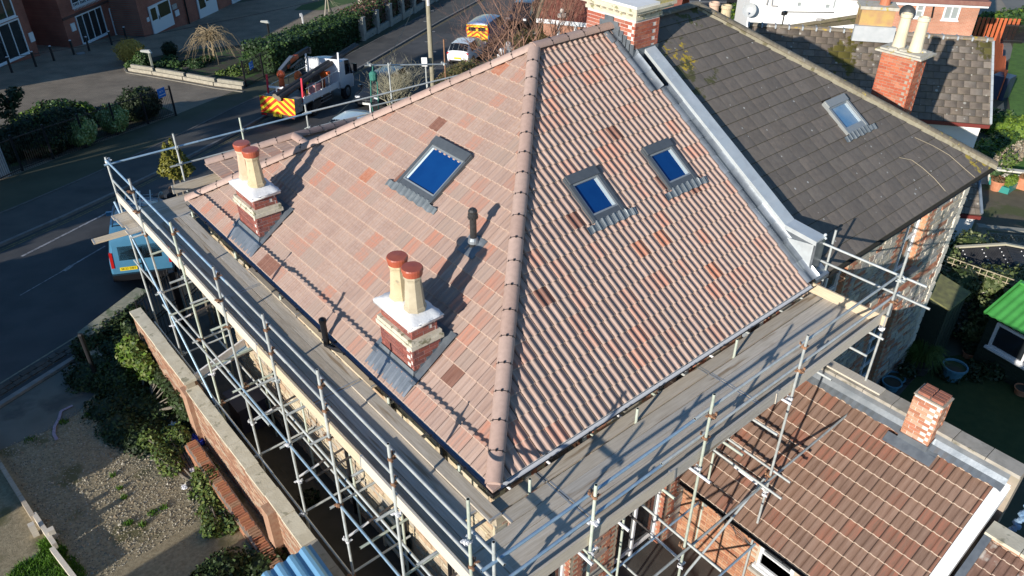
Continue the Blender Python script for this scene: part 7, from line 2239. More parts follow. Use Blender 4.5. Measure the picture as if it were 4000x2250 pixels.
# conifers in the front garden, bare bush, hedge bush, red-twigged trees
for k, (px, py, h) in enumerate(((640, 562, .8), (663, 548, 1.0), (690, 576, .7))):
    top = onplane(px, py, 1, 15.0); b = V((top.x, top.y, top.z - h * 1.25))
    t = thing('conifer', ['slim golden green conifer, left of the three by the bay roof', 'tallest slim golden conifer of the three by the bay roof', 'short bushy golden conifer nearest the bay roof'][k], 'tree', V((b.x, b.y, gz(b.x, b.y))))
    leaf_object('foliage', [(top + V((0, 0, -h * (.05 + .115 * i))), (.04 + .035 * i, .04 + .035 * i, h * .12)) for i in range(9)], 2600, .06, leafset('golden_conifer', [(.13, .13, .02), (.18, .17, .03), (.09, .10, .02)]), t, seed=80 + k, surf=.7)
    mb = MB(); mb.tube(V((b.x, b.y, gz(b.x, b.y))), top, .05, .02, 6); mb.obj('trunk', bark, t)
def on_y(px, py, y): return onplane(px, py, 1, y)
b = at(1560, 455)
bare('bush', 'bare pale-twigged shrub between the dark grey car and the telegraph pole', 'shrub', b, [((rnd.uniform(-.3, .3), rnd.uniform(-.3, .3), 0), (rnd.uniform(-.5, .5), rnd.uniform(-.4, .4), 1), rnd.uniform(1.9, 2.7), .045) for _ in range(9)], mat('lichened_twig', (.30, .28, .19), (.38, .36, .26), 10, .9), lev=4, kids=3, spread=.55, seed=12)
bush('bush', 'brown green scrubby hedge below the white hatchback', 'shrub', at(1790, 335), [((0, 0, .6), (1.2, .8, .75)), ((1.2, .5, .6), (1, .8, .7)), ((-1.1, -.4, .5), (.9, .7, .6))], 5000, .075, leafset('brown_hedge', [(.12, .11, .045), (.16, .13, .055), (.10, .11, .035), (.18, .12, .06)]), seed=91)
bush('bush', 'brown and olive hedge behind the red twigs, left of the bungalow', 'shrub', at(2100, 215), [((k * 1.0 - 2, rnd.uniform(-.5, .5), .9), (1.0, .9, 1.0)) for k in range(7)], 8000, .085, leafset('olive_hedge', [(.10, .085, .03), (.13, .10, .04), (.08, .085, .02), (.15, .10, .05)]), seed=92)
b = at(2060, 345)
bare('tree', 'bare red twigged trees with pale stems in front of the bungalow', 'tree', b, [((dx, dy, 0), (rnd.uniform(-.12, .12), rnd.uniform(-.1, .1), 1), rnd.uniform(5.2, 7.0), .055) for dx, dy in ((-1.6, .4), (-.7, 0), (-.1, .2), (.6, 0), (1.1, .5), (1.9, .1), (2.6, .3), (.2, .9), (-2.3, .6))], red_twig, lev=4, kids=3, spread=.5, seed=13, up=.14)
b = at(1990, 300)
bare('tree', 'arching reddish bare shrub hanging over the chevron van', 'tree', b, [((dx, 0, 0), (rnd.uniform(-.9, -.1), rnd.uniform(-.2, .3), 1), rnd.uniform(3.0, 4.2), .04) for dx in (-.6, -.2, .2, .6, 1.0)], red_twig, lev=4, kids=3, spread=.55, seed=14, up=.0)
mb = MB(); 
for k in range(7):
    p = at(1960 + 26 * k, 262 - 9 * k); mb.bx(p.x - .3, p.x + .3, p.y - .12, p.y + .12, p.z, p.z + .9 + .35 * (k % 2)); mb.ball(p + V((0, 0, 1.1 + .3 * (k % 2))), .2, 8, 5)
tag(mb.obj('garden_wall', white_p), 'ornate white garden wall showing between hip ridge and red twigs', 'wall')

# telegraph pole with step pegs, and its wires
tp = at(1690, 338); ttop = CAM + pray(1655, -120) * ((tp - CAM).xy.length / pray(1655, -120).xy.length)
t = thing('telegraph_pole', 'tall weathered telegraph pole with step pegs standing beside the bare bush', 'telegraph pole', tp)
mb = MB(); mb.tube(tp - V((0, 0, .3)), V((tp.x, tp.y, ttop.z)), .17, .12, 12); mb.obj('pole', mat('weathered_pole', (.26, .24, .17), (.34, .31, .23), 6, .9, .4, 20, stretch=(4, 4, .5)), t)
mb = MB()
for k in range(9):
    z = tp.z + 1.6 + k * .62; s = 1 if k % 2 else -1; mb.tube((tp.x, tp.y, z), V((tp.x, tp.y, z)) + V((.76, -.65, 0)) * .33 * s, .02, n=5)
mb.obj('step_peg', rim_m, t)
mb = MB(); mb.box(V((tp.x, tp.y, tp.z + 5.3)) + V((-.1, -.17, 0)), (.1, .14, .5)); mb.obj('cable_box', tube_white, t)
for k, (a, b) in enumerate(((V((tp.x, tp.y, ttop.z - .2)), V((3.9, 13, -.1))), (V((tp.x, tp.y, ttop.z - .3)), V((-20, 33, 0))))):
    mb = MB(); pts = [a + (b - a) * (i / 16) - V((0, 0, 1.2 * math.sin(math.pi * i / 16))) for i in range(17)]; mb.path(pts, .012, 4)
    tag(mb.obj('overhead_wire', iron), ['thin overhead wire from the telegraph pole to the house front', 'thin overhead wire crossing the road above the lorry'][k], 'wire')
p = at(1668, 345); t = thing('sign_post', 'grey post with a small white notice beside the telegraph pole', 'sign', p)
mb = MB(); mb.tube(p, p + V((0, 0, 1.9)), .05, n=8); mb.obj('post', galv, t); mb = MB(); mb.box(p + V((-.15, -.1, 1.75)), (.35, .04, .55), Matrix.Rotation(-.7, 3, 'Z')); mb.obj('notice', white_p, t)
p = at(1290, 82); t = thing('tree', 'small bare tree held by two splayed stakes on the far lawn', 'tree', p)
mb = MB(); mb.tube(at(1268, 82), p + V((-.1, 0, 2.0)), .05, n=6); mb.tube(at(1305, 72), p + V((-.1, 0, 2.0)), .06, n=6); mb.obj('stake', mat('pale_stake', (.36, .33, .28), rough=.9), t)
mb = MB(); mb.tube(p, p + V((0, 0, 2.2)), .05, .04, 7); 
for k in range(12): grow(mb, p + V((0, 0, 2.1)), V((rnd.gauss(0, 1), rnd.gauss(0, 1), .35)), rnd.uniform(1.0, 1.7), .03, 3, rnd, .6, 3, 3, .06)
mb.obj('branches', mat('lichened_twig', (.3, .28, .2)), t, fix=False)
p = at(1412, 25); t = thing('tree', 'thick pale tree trunk cut off by the top edge behind the hedge', 'tree', p)
mb = MB(); mb.tube(p, p + V((0, 0, 5)), .26, .2, 12); mb.obj('trunk', mat('pale_bark', (.32, .27, .22), (.40, .35, .29), 6, .9, .5, 20), t)
mb = MB(); 
for k in range(6): grow(mb, p + V((0, 0, 4.8)), V((rnd.gauss(0, 1), rnd.gauss(0, 1), .9)), 2, .08, 3, rnd, .5, 3, 3)
mb.obj('branches', bark, t, fix=False)

# railings with the blue signs
def railing(label, pts, h, sign=None, gap=.115):
    t = thing('railing', label, 'railing', pts[0]); L0 = 0
    P = [V((p.x, p.y, 0)) for p in pts]
    bm_ = MB(); bm_.tube((0, 0, 0), (0, 0, h + .12), .009, n=5); bm_.lathe((0, 0, h + .12), [(.013, 0), (.0, .05)], 5); bar = bm_.mesh('bar', [iron])
    for a, b in zip(P[:-1], P[1:]):
        d = (b - a); L = d.length; d.normalize()
        for z in (.12, h):
            mb = MB(); mb.bar((a.x, a.y, gz(a.x, a.y) + z), (b.x, b.y, gz(b.x, b.y) + z), .03, .04); mb.obj('rail', iron, t)
        k = int(L / gap)
        for i in range(k):
            p = a + d * (i + .5) * gap; put('bar', bar, t, Matrix.Translation((p.x, p.y, gz(p.x, p.y))))
    for p in P:
        mb = MB(); mb.bx(p.x - .045, p.x + .045, p.y - .045, p.y + .045, gz(p.x, p.y), gz(p.x, p.y) + h + .18); mb.obj('post', iron, t)
    if sign:
        px, py, w, hh, txt, lab = sign
        a, b = P[-2], P[-1]
        if abs(px - 630) > 100: a, b = P[0], P[1]
        d = (b - a).normalized(); n = V((d.y, -d.x, 0)); n = n if n.dot(CAM - a) > 0 else -n
        c = vplane(px, py, a, d) + n * .03
        s = thing('sign', lab, 'sign', c)
        R = Matrix((d, n, V((0, 0, 1)))).transposed(); mb = MB(); mb.box(c, (w, .015, hh), R); o = mb.obj('board', mat('sign_blue', (.03, .20, .62), rough=.35), s)
        sw = mat('sign_letter_white', (.75, .78, .82), rough=.5)
        F = Matrix((d, V((0, 0, 1)), n)).transposed().to_4x4()
        text('BCH', hh * .26, o, sw, WM[s.name].inverted() @ (Matrix.Translation(c + n * .011 + V((0, 0, hh * .14))) @ F), ext=.001)
        mb = MB(); mb.box(c + n * .011 - V((0, 0, hh * .22)), (w * .8, .003, hh * .07), R); mb.obj('white_line', sw, o)
    return t
f1 = [at(-60, 735), at(90, 668), at(210, 622), at(340, 576), at(462, 527), at(580, 485), at(688, 452)]
railing('long black railings along the pavement in front of the shrubs', f1, 1.55, (629, 362, .52, .50, 'x', 'blue sign with white lettering on the long railings by the gateway'))
f2 = [at(962, 340), at(1032, 305), at(1100, 280)]
railing('short black railings beside the lorry at the sleeper-edged bed', f2, 1.5, (980, 255, .46, .46, 'x', 'blue sign on the short railings left of the lorry crane'))
p = at(40, 690); mb = MB(); mb.box((p.x - .35, p.y + .1, p.z + .95), (.75, .35, 1.95), Matrix.Rotation(.35, 3, 'Z')); tag(mb.obj('gate_pillar', mat('rough_white_render', (.42, .44, .46), (.50, .52, .53), 8, .95, .8, 30)), 'rough white rendered pillar at the left edge by the railings', 'pillar')

# bollards, lamps, sleepers
bmb = MB(); bmb.lathe((0, 0, 0), [(.075, 0), (.075, .85), (.06, .88), (.085, .9), (.085, .98), (.05, 1.02)], 10); bme = bmb.mesh('post', [mat('dark_bollard', (.02, .02, .022), rough=.5)])
cmb = MB(); cmb.lathe((0, 0, 1.0), [(.087, 0), (.08, .035), (.03, .05)], 10); cme_ = cmb.mesh('cap', [tube_white])
BL = [((48, 284), 'bollard in front of the left wing of the flats, nearest the left edge'), ((142, 261), 'bollard at the corner of the left wing of the flats'), ((212, 238), 'white-capped bollard standing alone before the dark alley'), ((290, 214), 'bollard beside the pale slab, left of the french doors'), ((350, 199), 'bollard before the left side of the french doors'), ((438, 176), 'bollard before the right side of the french doors'), ((496, 158), 'bollard below the tall narrow window')]
for (px, py), lab in BL:
    p = at(px, py); t = thing('bollard', lab, 'bollard', p, None, 'bollards in front of the flats'); m = Matrix.Translation(p); put('post', bme, t, m); put('cap', cme_, t, m)
mb = MB(); p = at(293, 210); mb.box(p + V((.3, -.3, .04)), (.5, .4, .06)); tag(mb.obj('slab', mat('pale_slab', (.3, .3, .3), rough=.9)), 'small pale slab on the paving beside a bollard', 'slab')
def lamp(px, py, h, lab, bend):
    p = at(px, py); t = thing('lamp', lab, 'lamp', p); mb = MB(); mb.bx(p.x - .06, p.x + .06, p.y - .06, p.y + .06, p.z, p.z + h); mb.obj('post', mat('mossy_grey_post', (.26, .29, .24), (.33, .35, .30), 4, .7) if bend else mat('dark_bollard', (.02, .02, .02)), t)
    mb = MB(); d = V((-.76, .3, 0)).normalized()
    mb.prism([p + V((0, 0, h - .05)) + d * -.12, p + V((0, 0, h + .18)) + d * -.02, p + V((0, 0, h + .22)) + d * .5, p + V((0, 0, h + .12)) + d * .5], (.13, .11, 0)); mb.obj('head', mat('pale_lamp_head', (.55, .56, .52), rough=.5), t)
lamp(599, 274, 1.15, 'mossy low lamp post with a sloping head at the sleeper wall', True); lamp(1055, 154, 1.25, 'dark low lamp post with a pale angled head on the lawn edge', False)
p = at(1186, 106); mb = MB(); mb.box(p + V((0, 0, .5)), (.1, .1, 1.05)); mb.box(p + V((-.08, 0, 1.0)), (.18, .08, .25)); tag(mb.obj('marker_post', tube_white), 'slim white marker post beyond the hedge', 'post')
sw_ = thing('retaining_wall', 'low weathered timber sleeper wall along the planting bed', 'retaining wall', at(720, 310))
slm = [mat('grey_sleeper_%d' % i, c, tuple(x * .75 for x in c), 6, .9, .4, 30) for i, c in enumerate([(.40, .37, .30), (.34, .32, .26), (.46, .42, .33)])]
Ls = [at(505, 278), at(600, 292), at(720, 313), at(840, 335), at(952, 350)]
for r in range(2):
    for a, b in zip(Ls[:-1], Ls[1:]):
        k = max(1, round((b - a).length / 2.2))
        for i in range(k):
            q0 = a + (b - a) * ((i + (.0 if r == 0 else .12)) / k); q1 = a + (b - a) * ((i + .97 + (.0 if r == 0 else .05)) / k)
            up = V((0, 0, .13 + r * .23)); off = V((.06, .05, 0)) * r
            mb = MB(); mb.bar(q0 + up + off, q1 + up + off, .16, .21); mb.obj('sleeper', slm[(i + r) % 3], sw_)
strip('kerb', dens([(p.x, p.y, 0) for p in (at(480, 262), at(492, 285), at(600, 303), at(720, 324), at(840, 347), at(950, 361))], 1.0), 0, .12, mat('court_kerb', (.20, .19, .16), (.27, .25, .21), 5, .9), (-.02, .05))

# ------------------------------------------------------------------ the vacant lot, its walls and the passage
gw = thing('garden_wall', 'long brick and rubble wall with stone coping between the vacant lot and the scaffolded passage', 'wall', (-1.5, 8, gz(-1.5, 8)))
mb = MB(); mb.bx(-1.60, -1.40, 9.72, 13.5, -7, -3.72); mb.bx(-1.58, -1.42, -2, 9.72, -7, -3.92); mb.obj('core', mat('garden_mortar', (.36, .30, .22), (.42, .36, .27), 8, .95), gw)
GB = [(.40, .22, .14), (.46, .29, .19), (.50, .36, .25), (.36, .19, .12), (.44, .34, .25), (.33, .17, .11)]
lst = []
bricks(gw, V((-1.60, 9.7, -5.9)), V((0, -1, 0)), V((-1, 0, 0)), 11.6, -5.9, -3.93, 'garden_brick', GB, out=lst, seed=91, proud=.012)
bricks(gw, V((-1.60, 13.5, -6.2)), V((0, -1, 0)), V((-1, 0, 0)), 3.78, -6.2, -3.73, 'garden_brick', GB, out=lst, seed=92, proud=.012)
lay(gw, lst, 300, 'brick')
y = 13.55
while y > -2:
    top = -3.69 if y > 9.8 else -3.89; l = random.uniform(.8, 1.1) if y > 9.8 else random.uniform(.7, 1.0)
    if y > 9.8: l = min(l, y - 9.72)
    mb = MB(); mb.box((-1.5 + random.uniform(-.01, .01), y - l / 2, top + random.uniform(-.006, .006)), (.30, l - .012, .075), Matrix.Rotation(random.uniform(-.01, .01), 3, 'Z')); mb.obj('coping_stone', stone_cream if y > 4 else concrete, gw); y -= l
mb = MB(); mb.bx(-1.72, -1.3, 9.55, 9.95, -6, -3.9); mb.obj('pier', mat('pier_brick', (.36, .20, .13), (.42, .27, .18), 10, .9, .4, 30), gw)
mb = MB(); mb.bx(-1.80, -1.3, 5.1, 5.42, -6, -4.0); mb.obj('pier', mat('pier_brick', (.36, .2, .13)), gw)
# low broken brick footing in front of it
ft = thing('brick_footing', 'low mossy brick footing along the foot of the lot wall', 'low wall', (-1.95, 7, gz(-1.95, 7)))
mb = MB(); mb.bx(-2.12, -1.82, 4.3, 9.3, -6.2, gz(-2, 7) + .30); mb.obj('core', mortar_d, ft)
lst = []; bricks(ft, V((-2.12, 9.3, gz(-2, 7) - .3)), V((0, -1, 0)), V((-1, 0, 0)), 5.0, gz(-2, 7) - .3, gz(-2, 7) + .31, 'footing_brick', [(.50, .22, .11), (.44, .18, .1), (.40, .24, .15)], out=lst, seed=93)
bm2 = brick_meshes('footing_brick', [(.50, .22, .11), (.44, .18, .1), (.40, .24, .15)])
yy = 9.25
while yy > 4.4:
    lst.append((frame(V((-1.97 + random.uniform(-.02, .02), yy, gz(-2, 7) + .335)), V((1, random.uniform(-.05, .05), 0)).normalized(), V((0, 1, 0)), V((0, 0, 1))), random.choice(bm2)[0])); yy -= .076
lay(ft, lst, 280, 'brick')
# ivy bank
ib = bush('ivy', 'dark ivy and bramble bank against the wall at the back of the lot', 'ivy', V((-2.45, 12.2, gz(-2.45, 12.2))),
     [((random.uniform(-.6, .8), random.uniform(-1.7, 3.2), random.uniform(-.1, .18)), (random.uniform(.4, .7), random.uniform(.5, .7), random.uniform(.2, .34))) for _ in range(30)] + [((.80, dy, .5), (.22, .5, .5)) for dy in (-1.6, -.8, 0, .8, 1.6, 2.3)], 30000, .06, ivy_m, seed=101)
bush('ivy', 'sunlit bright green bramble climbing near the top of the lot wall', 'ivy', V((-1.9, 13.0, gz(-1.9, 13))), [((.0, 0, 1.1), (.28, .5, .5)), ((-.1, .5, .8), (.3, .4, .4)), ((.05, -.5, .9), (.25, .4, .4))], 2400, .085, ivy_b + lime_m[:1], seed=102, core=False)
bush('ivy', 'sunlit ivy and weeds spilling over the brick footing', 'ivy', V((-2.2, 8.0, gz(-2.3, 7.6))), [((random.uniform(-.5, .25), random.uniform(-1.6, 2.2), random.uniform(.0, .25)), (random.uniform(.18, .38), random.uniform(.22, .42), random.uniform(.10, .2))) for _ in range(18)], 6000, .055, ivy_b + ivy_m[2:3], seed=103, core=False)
bush('ivy', 'shaded dark ivy in the near corner of the lot behind the blue roof', 'ivy', V((-2.7, 4.6, gz(-2.7, 4.6))), [((random.uniform(-.7, .8), random.uniform(-2.2, .8), random.uniform(-.1, .15)), (random.uniform(.35, .6), random.uniform(.4, .6), random.uniform(.16, .28))) for _ in range(22)], 17000, .06, ivy_m, seed=104)
# front wall of the lot with the dark post
fw = thing('garden_wall', 'low rubble front wall of the lot, half buried in ivy beside the road', 'wall', at(420, 1300))
a, b = at(332, 1368), at(522, 1245); d = (b - a); d.z = 0; L = d.length; d.normalize(); nn = V((d.y, -d.x, 0)); zb = min(a.z, b.z) - .1; ztp = max(a.z, b.z) + .55
mb = MB(); q = [a, b, b + nn * .35, a + nn * .35]; mb.prism([(p.x, p.y, zb) for p in q], (0, 0, ztp - zb)); mb.obj('core', wall_core, fw)
stones(fw, V((b.x, b.y, zb)) + nn * .35, -d, nn, L, zb, ztp - .02, grey_mats, 120, seed=95); stones(fw, V((a.x, a.y, zb)), d, -nn, L, zb, ztp - .02, grey_mats, 80, seed=96)
k = 0.
while k < L:
    l = random.uniform(.4, .6); p = a + d * (k + l / 2) + nn * .17; mb = MB(); mb.box((p.x, p.y, ztp + .03), (l - .02, .46, .09), Matrix((d, nn, V((0, 0, 1)))).transposed()); mb.obj('coping_stone', mat('mossy_coping', (.22, .22, .16), (.30, .29, .22), 5, .95, .6, 25, c3=(.12, .15, .08), s3=3), fw); k += l
sidew = thing('garden_wall', 'ragged rubble return wall beside the dark post at the lot entrance', 'wall', at(385, 1480))
p0, p1 = at(338, 1385), at(400, 1500); dd = (p1 - p0); dd.z = 0; LL = dd.length; dd.normalize(); n2 = V((dd.y, -dd.x, 0)); n2 = n2 if n2.dot(CAM - p0) > 0 else -n2
mb = MB(); q = [p0, p1, p1 - n2 * .4, p0 - n2 * .4]; mb.prism([(p.x, p.y, p0.z - .2) for p in q], (0, 0, .55)); mb.obj('core', wall_core, sidew)
stones(sidew, V((p0.x, p0.y, p0.z - .15)), dd, n2, LL, p0.z - .15, p0.z + .36, stone_mats[3:] + grey_mats[:2], 70, seed=97)
p = at(385, 1492); mb = MB(); mb.tube(p - V((0, 0, .1)), p + V((0, 0, 1.62)), .06, n=10); mb.ball(p + V((0, 0, 1.62)), .075); tag(mb.obj('gate_post', iron), 'dark iron gate post at the mouth of the vacant lot', 'post')
bush('ivy', 'dark ivy smothering the rubble front wall beside the road', 'ivy', at(440, 1330), [((dx, dx * .45 + dy, z), (.4, .35, .3)) for dx in (-.75, -.4, 0, .4, .8) for dy, z in ((-.2, .25), (-.05, .45))], 6500, .06, ivy_m, seed=106, core=False)
# iron gates
def gate(lab, A, B, h, arch_):
    t = thing('gate', lab, 'gate', A); d = (B - A); d.z = 0; L = d.length; d.normalize(); k = int(L / .12); z0 = (A.z + B.z) / 2 + .08
    bars = []
    for i in range(k + 1):
        s = i / k; hh = h + (arch_ * math.sin(math.pi * s) if arch_ > 0 else -arch_ * s)
        p = A + d * L * s; mb = MB(); mb.tube((p.x, p.y, z0), (p.x, p.y, z0 + hh), .010 if 0 < i < k else .025, n=5); mb.lathe((p.x, p.y, z0 + hh), [(.02, 0), (.0, .12)], 5); mb.obj('bar', iron, t)
    for zz in (.1, h * .45, h * .52):
        mb = MB(); mb.bar((A.x, A.y, z0 + zz), (B.x, B.y, z0 + zz), .025, .035); mb.obj('rail', iron, t)
    mb = MB(); pts = [A + d * L * i / 12 for i in range(13)]; mb.path([V((p.x, p.y, z0 + h - .12 + (arch_ * math.sin(math.pi * i / 12) if arch_ > 0 else -arch_ * i / 12))) for i, p in enumerate(pts)], .018, 5); mb.obj('top_rail', iron, t)
    for i in range(6):
        p = A + d * L * (i + .5) / 6; mb = MB()
        for j in range(10): 
            t0, t1 = 2 * math.pi * j / 10, 2 * math.pi * (j + 1) / 10
            mb.tube(V((p.x, p.y, z0 + h * .485)) + d * math.cos(t0) * .05 + V((0, 0, math.sin(t0) * .045)), V((p.x, p.y, z0 + h * .485)) + d * math.cos(t1) * .05 + V((0, 0, math.sin(t1) * .045)), .008, n=4, cap=False)
        mb.obj('ring', iron, t)
ga, gb_ = V((-1.25, 14.6, gz(-1.2, 14.6))), V((-.05, 15.3, gz(0, 15.3)))
gate('left black iron gate leaf with a straight sloping top', ga, gb_, 1.75, -.2)
gate('right black iron gate leaf with an arched spiked top', gb_ + V((.35, .35, 0)), V((1.9, 16.6, gz(1.9, 16.6))), 1.7, .45)
for p, lab in ((gb_ + V((.1, .1, 0)), 'dark timber gate post between the two gate leaves'), (V((2.1, 16.8, gz(2, 16.8))), 'dark gate post by the house front')):
    mb = MB(); mb.bx(p.x - .09, p.x + .09, p.y - .09, p.y + .09, p.z, p.z + 2.0); tag(mb.obj('gate_post', iron), lab, 'post')
# things standing in the passage
mb = MB(); p = V((-.3, 10.4, gz(-.3, 10.4)))
for k in range(9): mb.tube(p + V((-.9, -.05 * k, 1.6 + .02 * k)), p + V((1.1, .5 - .05 * k, 1.7 + .02 * k)), .03, n=7)
tag(mb.obj('pole_bundle', galv_b), 'bundle of blue grey tubes laid across the passage on brackets', 'tubes')
mb = MB(); mb.bar(p + V((-1.1, -.45, 1.9)), p + V((1.0, .2, 2.0)), .05, .2); tag(mb.obj('long_board', tube_white), 'long pale board lying over the bundle of tubes in the passage', 'board')
mb = MB(); p = V((.2, 9.8, gz(.2, 9.8))); mb.bx(p.x - .9, p.x - .2, p.y - .5, p.y + .3, p.z, p.z + .9); mb.prism([(p.x - .95, p.y - .55, p.z + .9), (p.x - .15, p.y - .55, p.z + .95), (p.x - .15, p.y + .35, p.z + .98), (p.x - .95, p.y + .35, p.z + .93)], (0, 0, .05)); tag(mb.obj('wheelie_bin', mat('dusky_bin', (.05, .05, .08), rough=.5)), 'dark lidded bin in the shaded passage under the scaffold', 'bin')
bush('fern', 'small dim weeds at the foot of the passage', 'plant', V((-.5, 6.2, gz(-.5, 6.2))), [((0, 0, .1), (.25, .25, .12))], 250, .05, dark_m, seed=111, core=False)
# blue corrugated shed
zs = -3.35
c0, c1 = onplane(1192, 2138, 2, zs), onplane(1040, 2235, 2, zs - .12)
bs = thing('shed', 'small shed with a blue corrugated metal roof against the lot wall, bottom edge', 'shed', V((-2.4, 2, gz(-2.4, 2))))
xr = -1.64; xl = xr - 1.75; y1 = c0.y; y0 = y1 - 3.4
mb = MB(); K = 56; sec = []
for i in range(K + 1):
    x = xl + (xr - xl) * i / K; ph = (i % 8) / 8; h = .055 * (1 if .15 < ph < .6 else (0 if ph > .7 or ph < .05 else .5)); sec.append((x, h))
for i in range(K):
    (xa, ha), (xb, hb) = sec[i], sec[i + 1]; za, zb_ = zs - .12 * (K - i) / K, zs - .12 * (K - i - 1) / K
    mb.quad((xa, y1, za + ha), (xb, y1, zb_ + hb), (xb, y0, zb_ + hb - .25), (xa, y0, za + ha - .25)); mb.quad((xa, y1, za + ha), (xb, y1, zb_ + hb), (xb, y1, zb_ - .03), (xa, y1, za - .03))
mb.obj('roof', mat('blue_corrugated', (.16, .36, .56), (.20, .41, .60), 3, .35, .05, 20, .3), bs, fix=False)
mb = MB(); mb.bx(xl + .1, xr - .03, y0 + .1, y1 - .1, -6, zs - .18); mb.obj('wall', mat('dark_boards', (.06, .05, .04), rough=.9), bs)
# small things lying on the lot
def crumple(name, label, cat, p, r, m, seed, sc_=(1, 1, .5), cut=1.0):
    rr = random.Random(seed); bm = bmesh.new(); bmesh.ops.create_icosphere(bm, subdivisions=3, radius=r)
    for v in bm.verts:
        n = v.co.normalized(); v.co = V((v.co.x * sc_[0], v.co.y * sc_[1], v.co.z * sc_[2])) * (1 + .28 * math.sin(n.x * 9 + seed) * math.sin(n.y * 8) + .2 * math.sin(n.z * 13 + n.x * 7) + rr.uniform(-.07, .07))
    me = bpy.data.meshes.new(name); bm.to_mesh(me); bm.free(); me.materials.append(m); o = bpy.data.objects.new(name, me); COL.objects.link(o); o.location = p; tag(o, label, cat); return o
gl = lambda px, py, h=0: at(px, py) + V((0, 0, h))
crumple('plastic_bag', 'bright blue plastic bag caught in the weeds by the footing', 'bag', gl(778, 1732, .12), .17, mat('blue_plastic', (.03, .05, .45), (.05, .10, .6), 8, .25), 3, (.8, 1.1, .8))
crumple('plastic_bag', 'pale translucent plastic bag at the edge of the ivy', 'bag', gl(688, 1690, .1), .17, mat('pale_plastic', (.40, .48, .50), (.30, .38, .40), 8, .3), 5, (.7, 1.6, .6))
for k, (px, py, s) in enumerate(((640, 1695, .10), (505, 1635, .09), (465, 1470, .10), (510, 1525, .08), (415, 1515, .08), (755, 1842, .06), (722, 1908, .06))):
    crumple('litter', ['crumpled white wrapper by the ivy edge', 'small torn paper in the middle of the shaded gravel', 'silver scrap under the front wall ivy', 'grey scrap beside the silver one', 'pale scrap near the lot entrance', 'white scrap by the sunlit weeds', 'white stone-sized scrap beside the sunny gravel'][k], 'litter', gl(px, py, .05), s, [tube_white, band, tube_white, band, tube_white, tube_white, tube_white][k], 20 + k, (1, 1.3, .4))
mb = MB(); pts = [gl(a, b, .04) for a, b in ((285, 1588), (240, 1610), (232, 1640), (215, 1670), (212, 1700), (225, 1722))]
for a, b in zip(pts[:-1], pts[1:]): mb.bar(a, b, .075, .006)
tag(mb.obj('barrier_tape', mat('striped_tape', (.42, .36, .42), (.30, .20, .28), 30, .5)), 'loose strip of red and white tape lying on the shaded gravel', 'tape')
mb = MB(); a, b = gl(405, 1580, .05), gl(432, 1558, .05); mb.bar(a, b, .06, .03); tag(mb.obj('batten', white_p), 'short white batten lying by the ivy', 'batten')
# edging boards and grass at the lower left
eb = thing('timber_edging', 'old timber edging boards at the bottom left beside the grass', 'edging', at(150, 2040))
for a, b, m in (((-60, 1700), (8, 1828), wood[2]), ((8, 1828), (140, 2040), wood[2]), ((145, 2030), (225, 2150), wood_pale), ((215, 2165), (310, 2290), wood_pale)):
    p, q = at(*a), at(*b); mb = MB(); mb.bar(p + V((0, 0, .1)), q + V((0, 0, .1)), .09, .24); mb.obj('edging_board', m, eb)
for k, (px, py) in enumerate(((218, 2108), (142, 2090))):
    p = at(px, py); mb = MB(); mb.box(p + V((0, 0, .15)), (.12, .12, .4)); mb.obj('peg', wood_pale, eb)
def grass(name, lab, centres, n, h, mats_, seed):
    g = np.random.default_rng(seed); mb = MB(); c = np.array(centres); w = g.integers(0, len(c), n)
    for i in range(n):
        cx, cy, r = c[w[i]]; a = g.uniform(0, 6.28); q = r * math.sqrt(g.uniform(0, 1)); x, y = cx + q * math.cos(a), cy + q * math.sin(a); z = gz(x, y); t = g.uniform(0, 6.28); hh = h * g.uniform(.5, 1.3); s = .012
        mb.add([(x - s * math.cos(t), y - s * math.sin(t), z), (x + s * math.cos(t), y + s * math.sin(t), z), (x + g.normal() * hh * .5, y + g.normal() * hh * .5, z + hh)], [(0, 1, 2)], int(g.integers(0, len(mats_))))
    o = mb.obj(name, mats_, fix=False); o['kind'] = 'stuff'; o['label'] = lab; return o
gg = leafset('grass_blade', [(.08, .19, .015), (.11, .25, .02), (.06, .14, .015)])
def pxs(l): return [(at(a, b).x, at(a, b).y, r) for a, b, r in l]
grass('grass', 'bright green grass beside the timber edging at the bottom left', pxs([(205, 2170, .28), (225, 2230, .4), (110, 2235, .35), (190, 2125, .16), (250, 2270, .4)]), 5200, .10, gg, 5)
grass('grass', 'scattered tufts of grass in the lot gravel', pxs([(485, 1945, .07), (600, 2005, .12), (500, 2045, .10), (560, 2050, .08), (440, 1860, .06), (790, 1990, .08), (470, 1910, .05), (640, 1985, .08), (350, 1620, .12), (250, 1650, .12), (120, 1720, .15)]), 1100, .07, gg + ivy_b[:2], 6)
